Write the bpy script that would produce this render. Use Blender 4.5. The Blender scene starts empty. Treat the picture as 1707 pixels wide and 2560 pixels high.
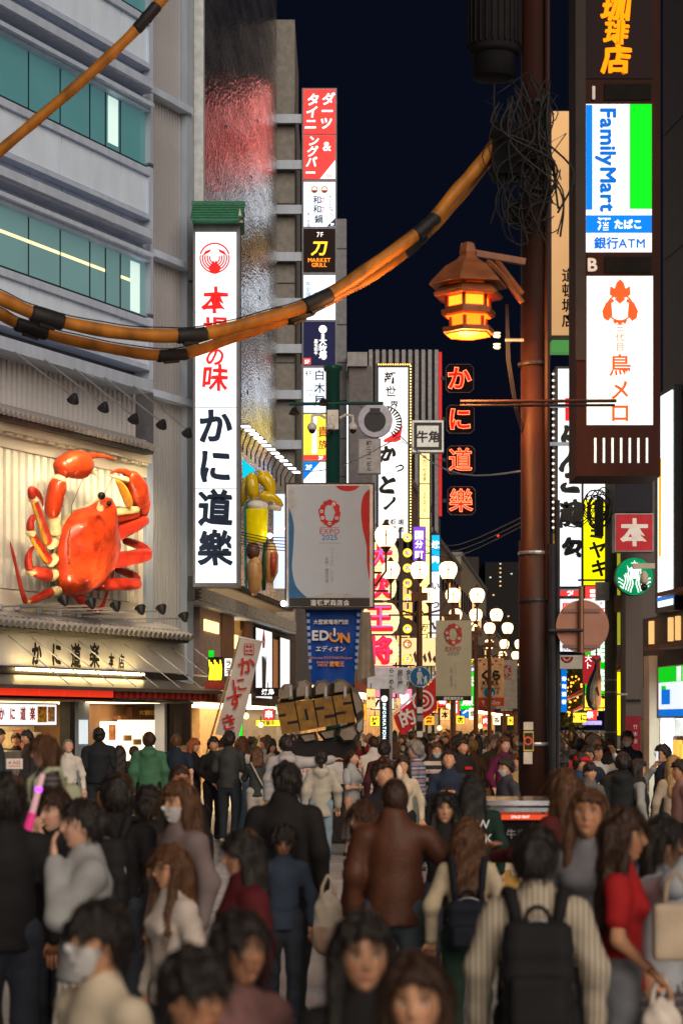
import bpy, math, random
import numpy as np
from mathutils import Vector, Matrix
random.seed(7); RNG = np.random.default_rng(7)
R = math.radians
SC = bpy.context.scene
COL = SC.collection
# ------------------------------------------------------------------ camera
F, CX, HY, CZ = 4978.0, 853.5, 1815.0, 1.95      # focal length in px of the 1707x2560 frame, horizon row, eye height (m)
cd = bpy.data.cameras.new('camera'); cam = bpy.data.objects.new('camera', cd); COL.objects.link(cam)
cam.location = (0, 0, CZ); cam.rotation_euler = (R(90), 0, 0)
cd.sensor_fit = 'VERTICAL'; cd.sensor_height = 36; cd.lens = 70; cd.sensor_width = 24
cd.shift_y = (HY - 1280) / 2560; cd.clip_end = 2000; cd.clip_start = .1
cd.dof.use_dof = True; cd.dof.focus_distance = 46; cd.dof.aperture_fstop = 3.1
SC.camera = cam
# ------------------------------------------------------------------ sky and light (night)
wd = bpy.data.worlds.new('World'); SC.world = wd; wd.use_nodes = True
nt = wd.node_tree; bg = nt.nodes['Background']
sky = nt.nodes.new('ShaderNodeTexSky'); sky.sky_type = 'NISHITA'; sky.sun_disc = False
sky.sun_elevation = R(-7); sky.sun_rotation = R(200)
mx = nt.nodes.new('ShaderNodeMix'); mx.data_type = 'RGBA'; mx.inputs[0].default_value = .8
mx.inputs[7].default_value = (.03, .044, .115, 1)
nt.links.new(sky.outputs[0], mx.inputs[6]); nt.links.new(mx.outputs[2], bg.inputs[0]); bg.inputs[1].default_value = .10
sl = bpy.data.lights.new('city_glow', 'SUN'); sl.energy = 2.7; sl.angle = R(50); sl.color = (1, .84, .68)
so = bpy.data.objects.new('city_glow', sl); COL.objects.link(so)
so.rotation_euler = Vector((-.30, .85, -.45)).to_track_quat('-Z', 'Y').to_euler()
SC.view_settings.view_transform = 'Standard'; SC.view_settings.look = 'None'
SC.view_settings.exposure = 0; SC.view_settings.gamma = 1; SC.view_settings.use_curve_mapping = False
SC.cycles.use_denoising = True; SC.cycles.max_bounces = 5; SC.cycles.diffuse_bounces = 2; SC.cycles.glossy_bounces = 3
SC.cycles.sample_clamp_indirect = 4; SC.cycles.caustics_reflective = False; SC.cycles.caustics_refractive = False
# ------------------------------------------------------------------ materials
MATS = {}
def mat(name, col=(.5, .5, .5), rough=.6, metal=0., var=.18, scale=5., bump=0., bscale=60., emit=0., objcol=False, vcol=False,
        spec=.3, streak=0., coat=0., ecol=None):
    if name in MATS: return MATS[name]
    m = bpy.data.materials.new(name); m.use_nodes = True; n = m.node_tree.nodes; l = m.node_tree.links; b = n['Principled BSDF']
    b.inputs['Roughness'].default_value = rough; b.inputs['Metallic'].default_value = metal
    b.inputs['Specular IOR Level'].default_value = spec
    if coat: b.inputs['Coat Weight'].default_value = coat
    tc = n.new('ShaderNodeTexCoord')
    nz = n.new('ShaderNodeTexNoise'); nz.inputs['Scale'].default_value = scale; nz.inputs['Detail'].default_value = 5
    src = tc.outputs['Object']
    if streak:
        mp = n.new('ShaderNodeMapping'); mp.inputs['Scale'].default_value = (1, 1, streak); l.new(src, mp.inputs[0]); src = mp.outputs[0]
    l.new(src, nz.inputs['Vector'])
    mr = n.new('ShaderNodeMapRange'); mr.inputs[1].default_value = .3; mr.inputs[2].default_value = .7
    mr.inputs[3].default_value = 1 - var; mr.inputs[4].default_value = 1 + var; l.new(nz.outputs[0], mr.inputs[0])
    mu = n.new('ShaderNodeVectorMath'); mu.operation = 'SCALE'; l.new(mr.outputs[0], mu.inputs['Scale'])
    if objcol:
        oi = n.new('ShaderNodeObjectInfo'); src2 = oi.outputs['Color']
        if vcol:
            at = n.new('ShaderNodeAttribute'); at.attribute_name = 'fc'
            vm = n.new('ShaderNodeVectorMath'); vm.operation = 'MULTIPLY'; l.new(src2, vm.inputs[0]); l.new(at.outputs['Color'], vm.inputs[1]); src2 = vm.outputs[0]
        l.new(src2, mu.inputs[0])
    else: mu.inputs[0].default_value = col[:3]
    l.new(mu.outputs[0], b.inputs['Base Color'])
    if bump:
        bz = n.new('ShaderNodeTexNoise'); bz.inputs['Scale'].default_value = bscale; bz.inputs['Detail'].default_value = 4; l.new(src, bz.inputs['Vector'])
        bp = n.new('ShaderNodeBump'); bp.inputs['Strength'].default_value = bump; bp.inputs['Distance'].default_value = .02
        l.new(bz.outputs[0], bp.inputs['Height']); l.new(bp.outputs[0], b.inputs['Normal'])
    if emit:
        b.inputs['Emission Color'].default_value = (*(ecol or col)[:3], 1); b.inputs['Emission Strength'].default_value = emit
    MATS[name] = m; return m
def lit(name, col, e=1.2, sample=True):       # backlit sheet, tube or lamp glass
    m = mat(name, col, rough=.6, emit=e, var=.05, spec=.1)
    if not sample: m.cycles.emission_sampling = 'NONE'
    return m
LW = lit('lit_white', (.96, .98, 1), .9); LWC = lit('lit_white_cool', (.86, .94, 1), .95); LWW = lit('lit_white_warm', (1, .86, .62), 1.5)
LY = lit('lit_yellow', (1, .78, .05), 1.15); LR = lit('lit_red', (.92, .05, .045), 1.0); LG = lit('lit_green', (.0, .62, .01), .95)
LB = lit('lit_blue', (.0, .17, .72), .9); LDK = lit('lit_navy', (.012, .014, .05), .7); LBK = lit('lit_black', (.012, .006, .006), .5)
LPU = lit('lit_purple', (.18, .06, .6), 1.0); LCY = lit('lit_cyan', (.0, .42, .9), .9); LO = lit('lit_orange', (1, .36, .02), 1.3)
LAM = lit('lit_amber_window', (1, .6, .22), .9); LSH = lit('shop_light', (1, .70, .36), 6); LGL = lit('lamp_globe_glass', (1, .64, .32), 3.6)
LTUBE = lit('fluorescent_tube', (.95, 1, .95), 4.)
PRINTS = 0
K = mat('print_black', (.006, .006, .008), .5); NV = mat('print_navy', (.0, .02, .07), .5); RD = mat('print_red', (.55, .012, .015), .5)
BL = mat('print_blue', (.0, .12, .5), .5); ORP = mat('print_orange', (.8, .09, .02), .5); WP = mat('print_white', (.8, .8, .8), .5)
GY = mat('print_grey', (.25, .25, .27), .6); GNP = mat('print_green', (.0, .2, .1), .5)
DARK = mat('dark_metal', (.025, .025, .03), .45, .3); FRM = mat('frame_grey', (.16, .17, .2), .5, .3); STEEL = mat('steel', (.35, .36, .38), .4, .6)
BROWN = mat('brown_paint', (.028, .008, .005), .55, streak=.2, var=.3, scale=3, bump=.1); BLKR = mat('black_rubber', (.012, .012, .014), .6)
CONC = mat('concrete', (.22, .21, .2), .8, bump=.15, bscale=30); PANEL = mat('facade_panel', (.66, .80, 1.0), .45, streak=.3, var=.07, scale=2.5)
CREAM = mat('cream_plaster', (.78, .72, .58), .6, var=.06, scale=2); GREYM = mat('grey_cladding', (.38, .45, .56), .5, .1, var=.1, streak=.2)
WOOD = mat('brown_wood', (.2, .08, .035), .55, streak=.15, scale=12, var=.35); DWALL = mat('dark_wall', (.055, .04, .035), .7, bump=.1)
GLASS = mat('dark_glass', (.012, .014, .016), .12, .0, spec=.4); TILE = mat('roof_tile', (.05, .048, .05), .5, var=.3, scale=12)
# ------------------------------------------------------------------ geometry helpers
def P(px, py, Y): return Vector(((px - CX) / F * Y, Y, CZ - (py - HY) / F * Y))
class Fr:     # a vertical plane: local x along it, local -y out of it, local z up
    def __init__(s, x, y, deg=0):
        s.M = Matrix.Translation((x, y, 0)) @ Matrix.Rotation(R(deg), 4, 'Z'); s.I = s.M.inverted()
        s.deg = deg
    def at(s, px, py, n=0):
        o = s.I @ Vector((0, 0, CZ)); d = (s.I.to_3x3() @ Vector(((px - CX) / F, 1, -(py - HY) / F)))
        t = (-n - o.y) / d.y; return o + d * t
    def w(s, px, py, n=0): return s.M @ s.at(px, py, n)
def flat(Y): return Fr(0, Y, 0)
IDF = Fr(0, 0, 0)
class MB:
    def __init__(s, fr=None): s.v = []; s.f = []; s.fr = fr; s.M = fr.M if fr else Matrix()
    def add(s, vs, fs):
        b = len(s.v); s.v += [s.M @ Vector(v) for v in vs]; s.f += [tuple(i + b for i in f) for f in fs]; return s
    def box(s, x0, x1, y0, y1, z0, z1):
        v = [(x, y, z) for z in (z0, z1) for y in (y0, y1) for x in (x0, x1)]
        return s.add(v, [(0, 2, 3, 1), (4, 5, 7, 6), (0, 1, 5, 4), (2, 6, 7, 3), (0, 4, 6, 2), (1, 3, 7, 5)])
    def pbox(s, px0, py0, px1, py1, n0, n1, col=None):      # box on the frame plane from picture corners; n0 back, n1 front
        a = s.fr.at(px0, py0 if col is None else py0, n1); b = s.fr.at(px1, py1, n1)
        z1 = a.z if col is None else s.fr.at(col, py0, n1).z; z0 = b.z if col is None else s.fr.at(col, py1, n1).z
        return s.box(min(a.x, b.x), max(a.x, b.x), -n1, -n0, z0, z1)
    def prism(s, pts, d):                                  # planar polygon of 3-D points pushed along d
        n = len(pts); d = Vector(d); v = [Vector(p) for p in pts] + [Vector(p) + d for p in pts]
        f = [tuple(range(n)), tuple(range(2 * n - 1, n - 1, -1))] + [(i, i + n, (i + 1) % n + n, (i + 1) % n) for i in range(n)]
        return s.add(v, f)
    def tube(s, pts, rad, n=8, sq=1.0):
        pts = [Vector(p) for p in pts]; m = len(pts); rad = rad if hasattr(rad, '__len__') else [rad] * m
        vs = []; fs = []; up = None
        for i, p in enumerate(pts):
            t = (pts[min(i + 1, m - 1)] - pts[max(i - 1, 0)]).normalized()
            if up is None: up = t.orthogonal().normalized()
            up = (up - t * up.dot(t)); up = up.normalized() if up.length > 1e-5 else t.orthogonal().normalized()
            w = t.cross(up)
            for k in range(n):
                a = 2 * math.pi * k / n; vs.append(p + (up * math.cos(a) + w * math.sin(a) * sq) * rad[i])
        for i in range(m - 1):
            for k in range(n): fs.append((i * n + k, i * n + (k + 1) % n, (i + 1) * n + (k + 1) % n, (i + 1) * n + k))
        fs.append(tuple(range(n - 1, -1, -1))); fs.append(tuple((m - 1) * n + k for k in range(n)))
        return s.add(vs, fs)
    def lathe(s, c, prof, n=12, a0=0., sx=1, sy=1):          # profile of (radius, z)
        c = Vector(c); vs = []; fs = []; m = len(prof)
        for r, z in prof:
            for k in range(n):
                a = a0 + 2 * math.pi * k / n; vs.append(c + Vector((r * math.cos(a) * sx, r * math.sin(a) * sy, z)))
        for i in range(m - 1):
            for k in range(n): fs.append((i * n + k, i * n + (k + 1) % n, (i + 1) * n + (k + 1) % n, (i + 1) * n + k))
        fs.append(tuple(range(n - 1, -1, -1))); fs.append(tuple((m - 1) * n + k for k in range(n)))
        return s.add(vs, fs)
    def ball(s, c, r, n=12, m=8):
        r = r if hasattr(r, '__len__') else (r, r, r); c = Vector(c)
        pr = [(math.sin(math.pi * (i + .02) / (m + .04)), -math.cos(math.pi * (i + .02) / (m + .04))) for i in range(m + 1)]
        vs = []; fs = []
        for q, z in pr:
            for k in range(n):
                a = 2 * math.pi * k / n; vs.append(c + Vector((q * math.cos(a) * r[0], q * math.sin(a) * r[1], z * r[2])))
        for i in range(m):
            for k in range(n): fs.append((i * n + k, i * n + (k + 1) % n, (i + 1) * n + (k + 1) % n, (i + 1) * n + k))
        return s.add(vs, fs)
    def disc(s, c, r, th, n=28, sx=1):                       # round plate facing -y, th thick
        pts = [Vector(c) + Vector((r * sx * math.cos(2 * math.pi * k / n), 0, r * math.sin(2 * math.pi * k / n))) for k in range(n)]
        return s.prism(pts, (0, th, 0))
    def puff(s, outline, H, rings=7, noise=0.):               # polygon of (x,z) blown up towards -y
        n = len(outline); cx = sum(p[0] for p in outline) / n; cz = sum(p[1] for p in outline) / n; vs = []; fs = []
        for j in range(rings):
            t = math.cos(j / rings * math.pi / 2); h = -H * math.sin(j / rings * math.pi / 2)
            for x, z in outline: vs.append((cx + (x - cx) * t, h + random.uniform(-noise, noise), cz + (z - cz) * t))
        vs.append((cx, -H, cz))
        for j in range(rings - 1):
            for k in range(n): fs.append((j * n + k, j * n + (k + 1) % n, (j + 1) * n + (k + 1) % n, (j + 1) * n + k))
        for k in range(n): fs.append(((rings - 1) * n + k, (rings - 1) * n + (k + 1) % n, rings * n))
        return s.add(vs, fs)
    def build(s, name, m, parent=None, smooth=False, color=None):
        me = bpy.data.meshes.new(name)
        inv = ROOT[parent.name].inverted() if parent else Matrix()
        me.from_pydata([inv @ v for v in s.v], [], s.f); me.materials.append(m); me.update()
        if smooth: me.shade_smooth()
        o = bpy.data.objects.new(name, me); COL.objects.link(o); o.parent = parent
        ROOT[o.name] = ROOT[parent.name] if parent else Matrix()
        if color: o.color = (*color, 1)
        return o
ROOT = {}
def tag(o, label=None, cat=None, group=None, kind=None):
    for k, v in (('label', label), ('category', cat), ('group', group), ('kind', kind)):
        if v: o[k] = v
    return o
def thing(name, label, cat, loc=(0, 0, 0), deg=0, group=None):
    o = bpy.data.objects.new(name, None); COL.objects.link(o); o.location = loc; o.rotation_euler = (0, 0, R(deg)); o.empty_display_size = .1
    ROOT[o.name] = Matrix.Translation(loc) @ Matrix.Rotation(R(deg), 4, 'Z')
    return tag(o, label, cat, group)
def base(fr, px, py, n=0): return tuple(fr.w(px, py, n))
# ---- lettering: glyph outlines of the built-in font stack turned into flat meshes
_g = {}
def glyph(ch, bold=0.):
    k = (ch, bold)
    if k not in _g:
        c = bpy.data.curves.new('g', 'FONT'); c.body = ch; c.size = 1; c.offset = bold if ord(ch) > 255 else 0; c.resolution_u = 3; c.fill_mode = 'FRONT'
        o = bpy.data.objects.new('g', c); me = bpy.data.meshes.new_from_object(o)
        v = np.array([w.co[:] for w in me.vertices]).reshape(-1, 3); f = [tuple(p.vertices) for p in me.polygons]
        bpy.data.objects.remove(o); bpy.data.curves.remove(c); bpy.data.meshes.remove(me)
        adv = 1.0 if ord(ch) > 0x2000 else (v[:, 0].max() + .07 if len(v) else .3)
        _g[k] = (v, f, adv)
    return _g[k]
def T(fr, s, px, py, h, m, parent, n=.02, bold=.015, vert=False, rot=0, sx=1., pitch=1.0, name='lettering', shear=0., wob=0.):
    """letters s centred on picture point (px,py), em height h px"""
    mb = MB(fr); c = fr.at(px, py, n); k = abs(fr.at(px, py - h, n).z - c.z)
    if vert:
        tot = len(s) * pitch; pen = []
        for i, ch in enumerate(s): pen.append((ch, 0, (tot / 2 - (i + .5) * pitch)))
    else:
        x = 0; pen = []
        for ch in s: a = glyph(ch, min(bold, .012))[2]; pen.append((ch, x + a / 2, 0)); x += a * pitch
        pen = [(a, b - x / 2, d) for a, b, d in pen]
    Rm = Matrix.Rotation(R(rot), 4, 'Y'); sh_ = [(0, 0)]; gb = bold
    if bold > .02: gb = .012; e_ = bold - .012; sh_ = [(0, 0), (e_, 0), (-e_, 0), (0, e_), (0, -e_), (e_ * .7, e_ * .7), (-e_ * .7, -e_ * .7), (e_ * .7, -e_ * .7), (-e_ * .7, e_ * .7)]
    for ch, ox, oy in pen:
        v, f, adv = glyph(ch, gb)
        if not len(v): continue
        for si, (dx, dy) in enumerate(sh_):
            vs = []
            for q in v:
                x = q[0] - adv / 2 + ox + dx; y = q[1] - .36 + oy + dy
                if wob: x += wob * math.sin(y * 9 + ox * 3); y += wob * math.sin(x * 8 + 1)
                vs.append(c + Rm @ Vector(((x + shear * y) * k * sx, -.0008 * si, y * k)))
            mb.add(vs, f)
    return mb.build(name, m, parent)
def lightbox(fr, name, label, cat, x0, y0, x1, y1, depth, face, frame=DARK, border=6, group=None, n=0., backlit=True):
    """double-sided box sign whose front covers the picture rectangle; front face plane at n"""
    t = thing(name, label, cat, base(fr, (x0 + x1) / 2, y1, n), fr.deg, group)
    MB(fr).pbox(x0 - border, y0 - border, x1 + border, y1 + border, n - depth, n).build('housing', frame, t)
    if face: MB(fr).pbox(x0, y0, x1, y1, n - .01, n + .012).build('face_panel', face, t)
    return t
# ================================================================== ground
g = MB(); g.box(-400, 400, -60, 900, -.3, 0)
ground = tag(g.build('street_ground', mat('granite_paving', (.3, .31, .33), .42, var=.3, scale=1.3, bump=.12, bscale=25)), kind='structure')
SLAB = mat('paving_slab', (.36, .37, .4), .38, var=.25, scale=2.2, bump=.08, bscale=40)
sb = MB(); sb.box(0, 1.19, 0, .99, .0, .012); sm = None
for r in range(26):
    for c in range(5):
        x, y = -3.4 + .12 * (21 + r) - 2.2 + c * 1.2 + (r % 2) * .6, 21 + r * 1.0
        if sm is None: o = sb.build('paving_slab', SLAB, ground); sm = o.data
        else: o = bpy.data.objects.new('paving_slab', sm); COL.objects.link(o); o.parent = ground
        o.location = (x, y, random.uniform(.004, .009)); o.rotation_euler = (0, 0, R(-6.8))
# ================================================================== crab restaurant building (left)
KF = Fr(-853.5 / F * 37.7, 37.7, 64.3)
C0 = 200
kb = thing('restaurant_building', 'grey panelled restaurant building with teal window bands behind the giant red crab', 'building', base(KF, 200, 1990), KF.deg)
def kpart(name, m, x0, y0, x1, y1, n0, n1, col=C0, parent=None):
    return MB(KF).pbox(x0, y0, x1, y1, n0, n1, col).build(name, m, parent or kb)
kpart('wall', mat('core_wall', (.1, .1, .12), .7), -700, -700, 384, 1750, -6, -.30)
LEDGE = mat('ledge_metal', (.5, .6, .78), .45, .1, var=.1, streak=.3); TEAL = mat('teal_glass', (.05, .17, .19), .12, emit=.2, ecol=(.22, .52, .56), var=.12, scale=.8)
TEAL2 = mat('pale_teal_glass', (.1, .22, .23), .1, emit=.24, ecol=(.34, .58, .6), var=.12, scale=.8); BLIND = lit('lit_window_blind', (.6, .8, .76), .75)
MUL = mat('mullion', (.03, .035, .05), .4, .3)
pj = [-320, -240, -160, -80, -2, 75, 155, 229, 304, 372]
for k in (-2, -1, 0, 1):
    o = k * 400
    if k > -2:
        for a, b in zip(pj[:-1], pj[1:]): kpart('cladding_panel', PANEL, a + 1.2, 356 + o, b - 1.2, 459 + o, -.3, .0)
        kpart('sill', LEDGE, -320, 337 + o, 376, 355 + o, -.3, .08)
        kpart('ledge', LEDGE, -320, 460 + o, 378, 472 + o, -.3, .12)
        kpart('end_post', LEDGE, 373, 332 + o, 384, 497 + o, -.3, .05)
    if k == 1: continue
    for a, b in zip(pj[:-1], pj[1:]): kpart('recess_panel', LEDGE, a + 1, 473 + o, b - 1, 497 + o, -.3, -.12)
    kpart('ledge', LEDGE, -320, 498 + o, 384, 520 + o, -.3, .3); kpart('ledge', LEDGE, -320, 521 + o, 384, 531 + o, -.3, .2)
    for a, b in zip(pj[:-1], pj[1:]): kpart('recess_panel', LEDGE, a + 1, 532 + o, b - 1, 556 + o, -.3, -.1)
    kpart('window_head', LEDGE, -320, 557 + o, 386, 568 + o, -.3, .22); kpart('window_head', LEDGE, -320, 569 + o, 378, 583 + o, -.3, .1)
    wj = [-320, -235, -150, -78, -2, 73, 152, 226, 265, 302, 372]
    for i, (a, b) in enumerate(zip(wj[:-1], wj[1:])):
        w = kpart('window', MUL, a + .5, 584 + o, b - .5, 736 + o, -.3, -.10)
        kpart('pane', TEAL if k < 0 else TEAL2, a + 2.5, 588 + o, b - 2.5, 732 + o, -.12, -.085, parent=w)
    kpart('end_post', GREYM, 376, 532 + o, 384, 720 + o, -.3, .04)
kpart('lit_blind', BLIND, 272, 200, 296, 320, -.12, -.07); kpart('lit_blind', BLIND, 328, 600, 350, 730, -.12, -.07)
kpart('reflection_strip', lit('pane_reflection_glow', (.95, .85, .5), .9), -320, 648, 150, 656, -.09, -.078); kpart('reflection_strip', MATS['pane_reflection_glow'], 154, 648, 224, 656, -.09, -.078); kpart('reflection_strip', MATS['pane_reflection_glow'], 228, 648, 263, 656, -.09, -.078); kpart('reflection_strip', MATS['pane_reflection_glow'], 304, 648, 326, 656, -.09, -.078)  # glowing strips laid on the panes imitate a reflected line of light
# fluted wall right of the windows
kpart('fluted_wall', mat('fluted_back', (.04, .04, .05), .7), 384, -700, 484, 1756, -6, -.75)
fm = None; FIN = mat('fin_metal', (.5, .51, .56), .45, .2, var=.08, streak=.15)
ga, gb = KF.at(384, 0, -.55).x, KF.at(472, 0, -.55).x
for i in range(13):
    u = ga + (gb - ga) * (i + .5) / 13
    if fm is None:
        q = MB(KF).box(u - .034, u + .034, .55, .75, KF.at(430, 1625, -.55).z, KF.at(430, -300, -.55).z); o = q.build('fin', FIN, kb); fm = o; u0 = u
    else: o = bpy.data.objects.new('fin', fm.data); COL.objects.link(o); o.parent = kb; o.location = (u - u0, 0, 0)
for yy in (-165, 240, 640, 985): kpart('ledge', LEDGE, 384, yy, 484, yy + 17, -.8, -.3, col=430)
kpart('corner_post', GREYM, 468, -300, 484, 1756, -.8, -.4, col=430)
# soffit, white slats, tiled eave, cream bay
kpart('soffit', LEDGE, -320, 898, 384, 928, -.3, .45)
GAP = mat('slat_gap_shade', (.1, .09, .08), .8)  # dark backing sheet colours in the shade between the slats
kpart('slat_shade_back', GAP, -320, 928, 344, 1061, -.3, -.25); 
def slats(name, m, x0, x1, step, y0, y1, n0, n1, w):
    x = x0; first = None
    while x < x1:
        u = KF.at(x, 0, n1).x
        if first is None: first = (kpart(name, m, x, y0, x + w, y1, n0, n1), u)
        else: o = bpy.data.objects.new(name, first[0].data); COL.objects.link(o); o.parent = kb; o.location = (u - first[1], 0, 0)
        x += step * (3250 - x) / 3050
slats('white_slat', mat('white_slat_metal', (.62, .63, .66), .4, var=.05), -60, 342, 12.4, 930, 1062, -.28, -.12, 8.4)
kpart('bay_wall', CREAM, -320, 1060, 366, 1560, -.3, -.14); kpart('slat_shade_back', GAP, -320, 1159, 324, 1492, -.2, -.12)
def eave(y0, y1, x1, nn, step):
    u0, u1 = KF.at(-320, 0, nn).x, KF.at(x1, 0, nn).x; z1, z0 = KF.at(C0, y0, nn).z, KF.at(C0, y1, nn).z
    q = MB(KF); q.prism([(u0, .14, z1 + .12), (u0, -nn + .1, z1 + .02), (u0, -nn, z0 + .05), (u0, -nn + .04, z0), (u0, .14, z0)], (u1 - u0, 0, 0)); q.build('eave', TILE, kb)
    q = MB(KF).box(u0, u1 + .02, .1, .16, z1 + .12, z1 + .2); q.build('ridge_board', LEDGE, kb)
    n = int((u1 - u0) / step); first = None
    for i in range(n):
        u = u1 - (i + .5) * step
        if first is None:
            h = (z1 - z0) * .45; q = MB(KF); q.tube([(u, .12, z1 + .16), (u, -nn + .02, z0 + h + .06), (u, -nn - .12, z0 + h)], [step * .36, step * .38, step * .38], 10); first = (q.build('roof_tile', mat('tile_end', (.3, .29, .29), .5, var=.25, scale=10), kb, False), u)
        else: o = bpy.data.objects.new('roof_tile', first[0].data); COL.objects.link(o); o.parent = kb; o.location = (u - first[1], 0, 0)
eave(1064, 1092, 386, .45, .16)
kpart('cornice', CREAM, -320, 1094, 380, 1118, -.3, .22)
x = -60; first = None
while x < 362:
    kpart('dentil', CREAM, x, 1119, x + 15, 1127, -.2, .16); x += 26
kpart('cornice', CREAM, -320, 1128, 368, 1158, -.3, .02)
slats('cream_slat', mat('cream_slat_metal', (.82, .79, .68), .35, var=.05), -60, 322, 17.6, 1161, 1490, -.16, .03, 11.5)
kpart('bay_frame', CREAM, 324, 1150, 336, 1495, -.2, .04); kpart('bay_frame', CREAM, 346, 1150, 358, 1495, -.2, .06)
kpart('bay_sill', CREAM, -320, 1493, 366, 1546, -.2, .03)
kpart('bay_return', GREYM, 366, 1092, 384, 1605, -.6, .0)
eave(1556, 1588, 474, .6, .19)
kpart('fascia', mat('white_fascia', (.72, .71, .68), .5, var=.05), -320, 1591, 462, 1672, -.3, .3)
kpart('beam', DARK, -320, 1674, 470, 1690, -.3, .42)
for s_, x_, y_, h_ in (('か', 92, 1635, 62), ('に', 142, 1636, 62), ('道', 190, 1640, 64), ('楽', 237, 1640, 64), ('本', 279, 1652, 38), ('店', 304, 1654, 38)):
    T(KF, s_, x_, y_, h_, K, kb, .40, .05 if s_ in 'かに' else .03, sx=.72, name='raised_letter', wob=.02)
kpart('strip_light', lit('warm_strip', (1, .7, .28), 22), 48, 1676, 362, 1682, .43, .5)
# awning with rods, red valance
a0, a1 = KF.at(-320, 0, .4).x, KF.at(556, 0, 1.5).x
z1, z0 = KF.at(C0, 1692, .4).z, KF.at(C0, 1716, 1.5).z
MB(KF).prism([(a0, -.4, z1), (a0, -1.5, z0), (a0, -1.5, z0 - .07), (a0, -.4, z1 - .07)], (a1 - a0, 0, 0)).build('awning', mat('awning_metal', (.13, .12, .12), .35, .4), kb)
for i in range(9):
    u = KF.at(20 + i * 58, 0, .3).x; MB(KF).tube([(u, -.32, KF.at(C0, 1602, .3).z), (u + .35, -1.45, z0 + .03)], .012, 6).build('tie_rod', STEEL, kb)
zz1, zz0 = KF.at(C0, 1724, 1.4).z, KF.at(C0, 1742, 1.4).z
for i in range(7):
    ua, ub = KF.at(-150 + i * 62, 0, 1.4).x, KF.at(-90 + i * 62, 0, 1.4).x
    MB(KF).box(ua, ub, -1.42, -1.3, zz0, zz1).build('red_valance_light', lit('red_valance', (.75, .035, .012), .75), kb)
ua, ub = KF.at(292, 0, 1.4).x, KF.at(548, 0, 1.4).x
for i in range(18):
    c = ua + (ub - ua) * i / 18; w = (ub - ua) / 18
    MB(KF).box(c, c + w * .62, -1.42, -1.36, zz0, zz1).build('red_valance_board', mat('red_board', (.4, .012, .014), .4), kb)
MB(KF).box(ua, ub, -1.35, -1.2, zz0 - .02, zz1 + .02).build('valance_back', DARK, kb)
# shop front under the awning
gz = KF.at(C0, 1750, -.3).z
def spart(name, m, x0, y0, x1, y1, n0, n1): return kpart(name, m, x0, y0, x1, y1, n0, n1, col=(x0 + x1) / 2)
kpart('shop_ceiling', mat('shop_ceiling', (.5, .42, .3), .6), -320, 1748, 480, 1752, -3, .9)
spart('shop_back_wall', mat('shop_wall', (.62, .55, .42), .6), -320, 1752, 180, 2060, -3.2, -2.2)
spart('entrance_wall', mat('entrance_wood', (.2, .11, .055), .5, streak=.2), 205, 1752, 480, 2060, -3.2, -1.0)
for x0, x1, m in ((176, 188, DARK), (196, 224, GREYM), (412, 418, GREYM), (424, 436, DARK), (455, 476, DWALL)): spart('pillar', m, x0, 1750, x1, 2060, -.2, .05)
spart('poster', lit('poster_white', (.75, .85, .9), .8), 200, 1800, 221, 1860, .05, .07)
lw = spart('lit_window', LWW, 304, 1800, 404, 1905, -1.0, -.9); spart('window_frame', WOOD, 301, 1790, 407, 1799, -1.0, -.8)
for q in (0, 1, 2, 3): spart('display_shelf', mat('shelf', (.5, .3, .12), .5), 312 + q * 24, 1838 + (q % 2) * 10, 330 + q * 24, 1852 + (q % 2) * 10, -.9, -.86)
spart('poster_box', LW, 265, 1804, 298, 1900, -1.0, -.85); spart('poster_print', mat('poster_food', (.5, .2, .1), .5, var=.6, scale=9), 273, 1812, 290, 1850, -.85, -.84)
T(KF, 'かに道楽本店', 369, 1782, 13, mat('gold', (.7, .45, .12), .3, .8), spart('name_board', WOOD, 330, 1768, 408, 1796, -1.0, -.86), -.85, .03, sx=1)
spart('counter', mat('counter_steel', (.5, .5, .5), .3, .6), -320, 1880, 165, 2040, -.8, -.1)
spart('stall_light', LSH, -200, 1754, 160, 1757, -2.0, -.6); spart('entrance_light', LSH, 230, 1754, 400, 1757, -.9, .2)
for i in range(5): spart('shelf_goods', mat('goods%d' % (i % 3), ((.6, .5, .3), (.5, .15, .1), (.7, .68, .6))[i % 3], .5), 20 + i * 32, 1830 - (i % 2) * 6, 40 + i * 32, 1870, -2.2, -2.0)
# menu lightbox of the take-away stall
mn = lightbox(KF, 'menu_lightbox', 'white lit menu box with red lettering and food pictures over the take-away counter', 'sign', -60, 1758, 142, 1812, .25, LW, STEEL, 4, n=.55)
for s_, x_ in (('か', 15), ('に', 42), ('道', 68), ('楽', 92)): T(KF, s_, x_ - 10, 1785, 34, mat('menu_red', (.75, .06, .02), .5), mn, .58, .03, sx=.7)
MB(KF).pbox(96, 1766, 118, 1806, .55, .575).build('food_picture', mat('food_a', (.7, .42, .05), .5, var=.8, scale=14), mn); MB(KF).pbox(121, 1767, 138, 1804, .55, .575).build('food_picture', mat('food_b', (.75, .5, .2), .5, var=.8, scale=16), mn)
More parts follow.
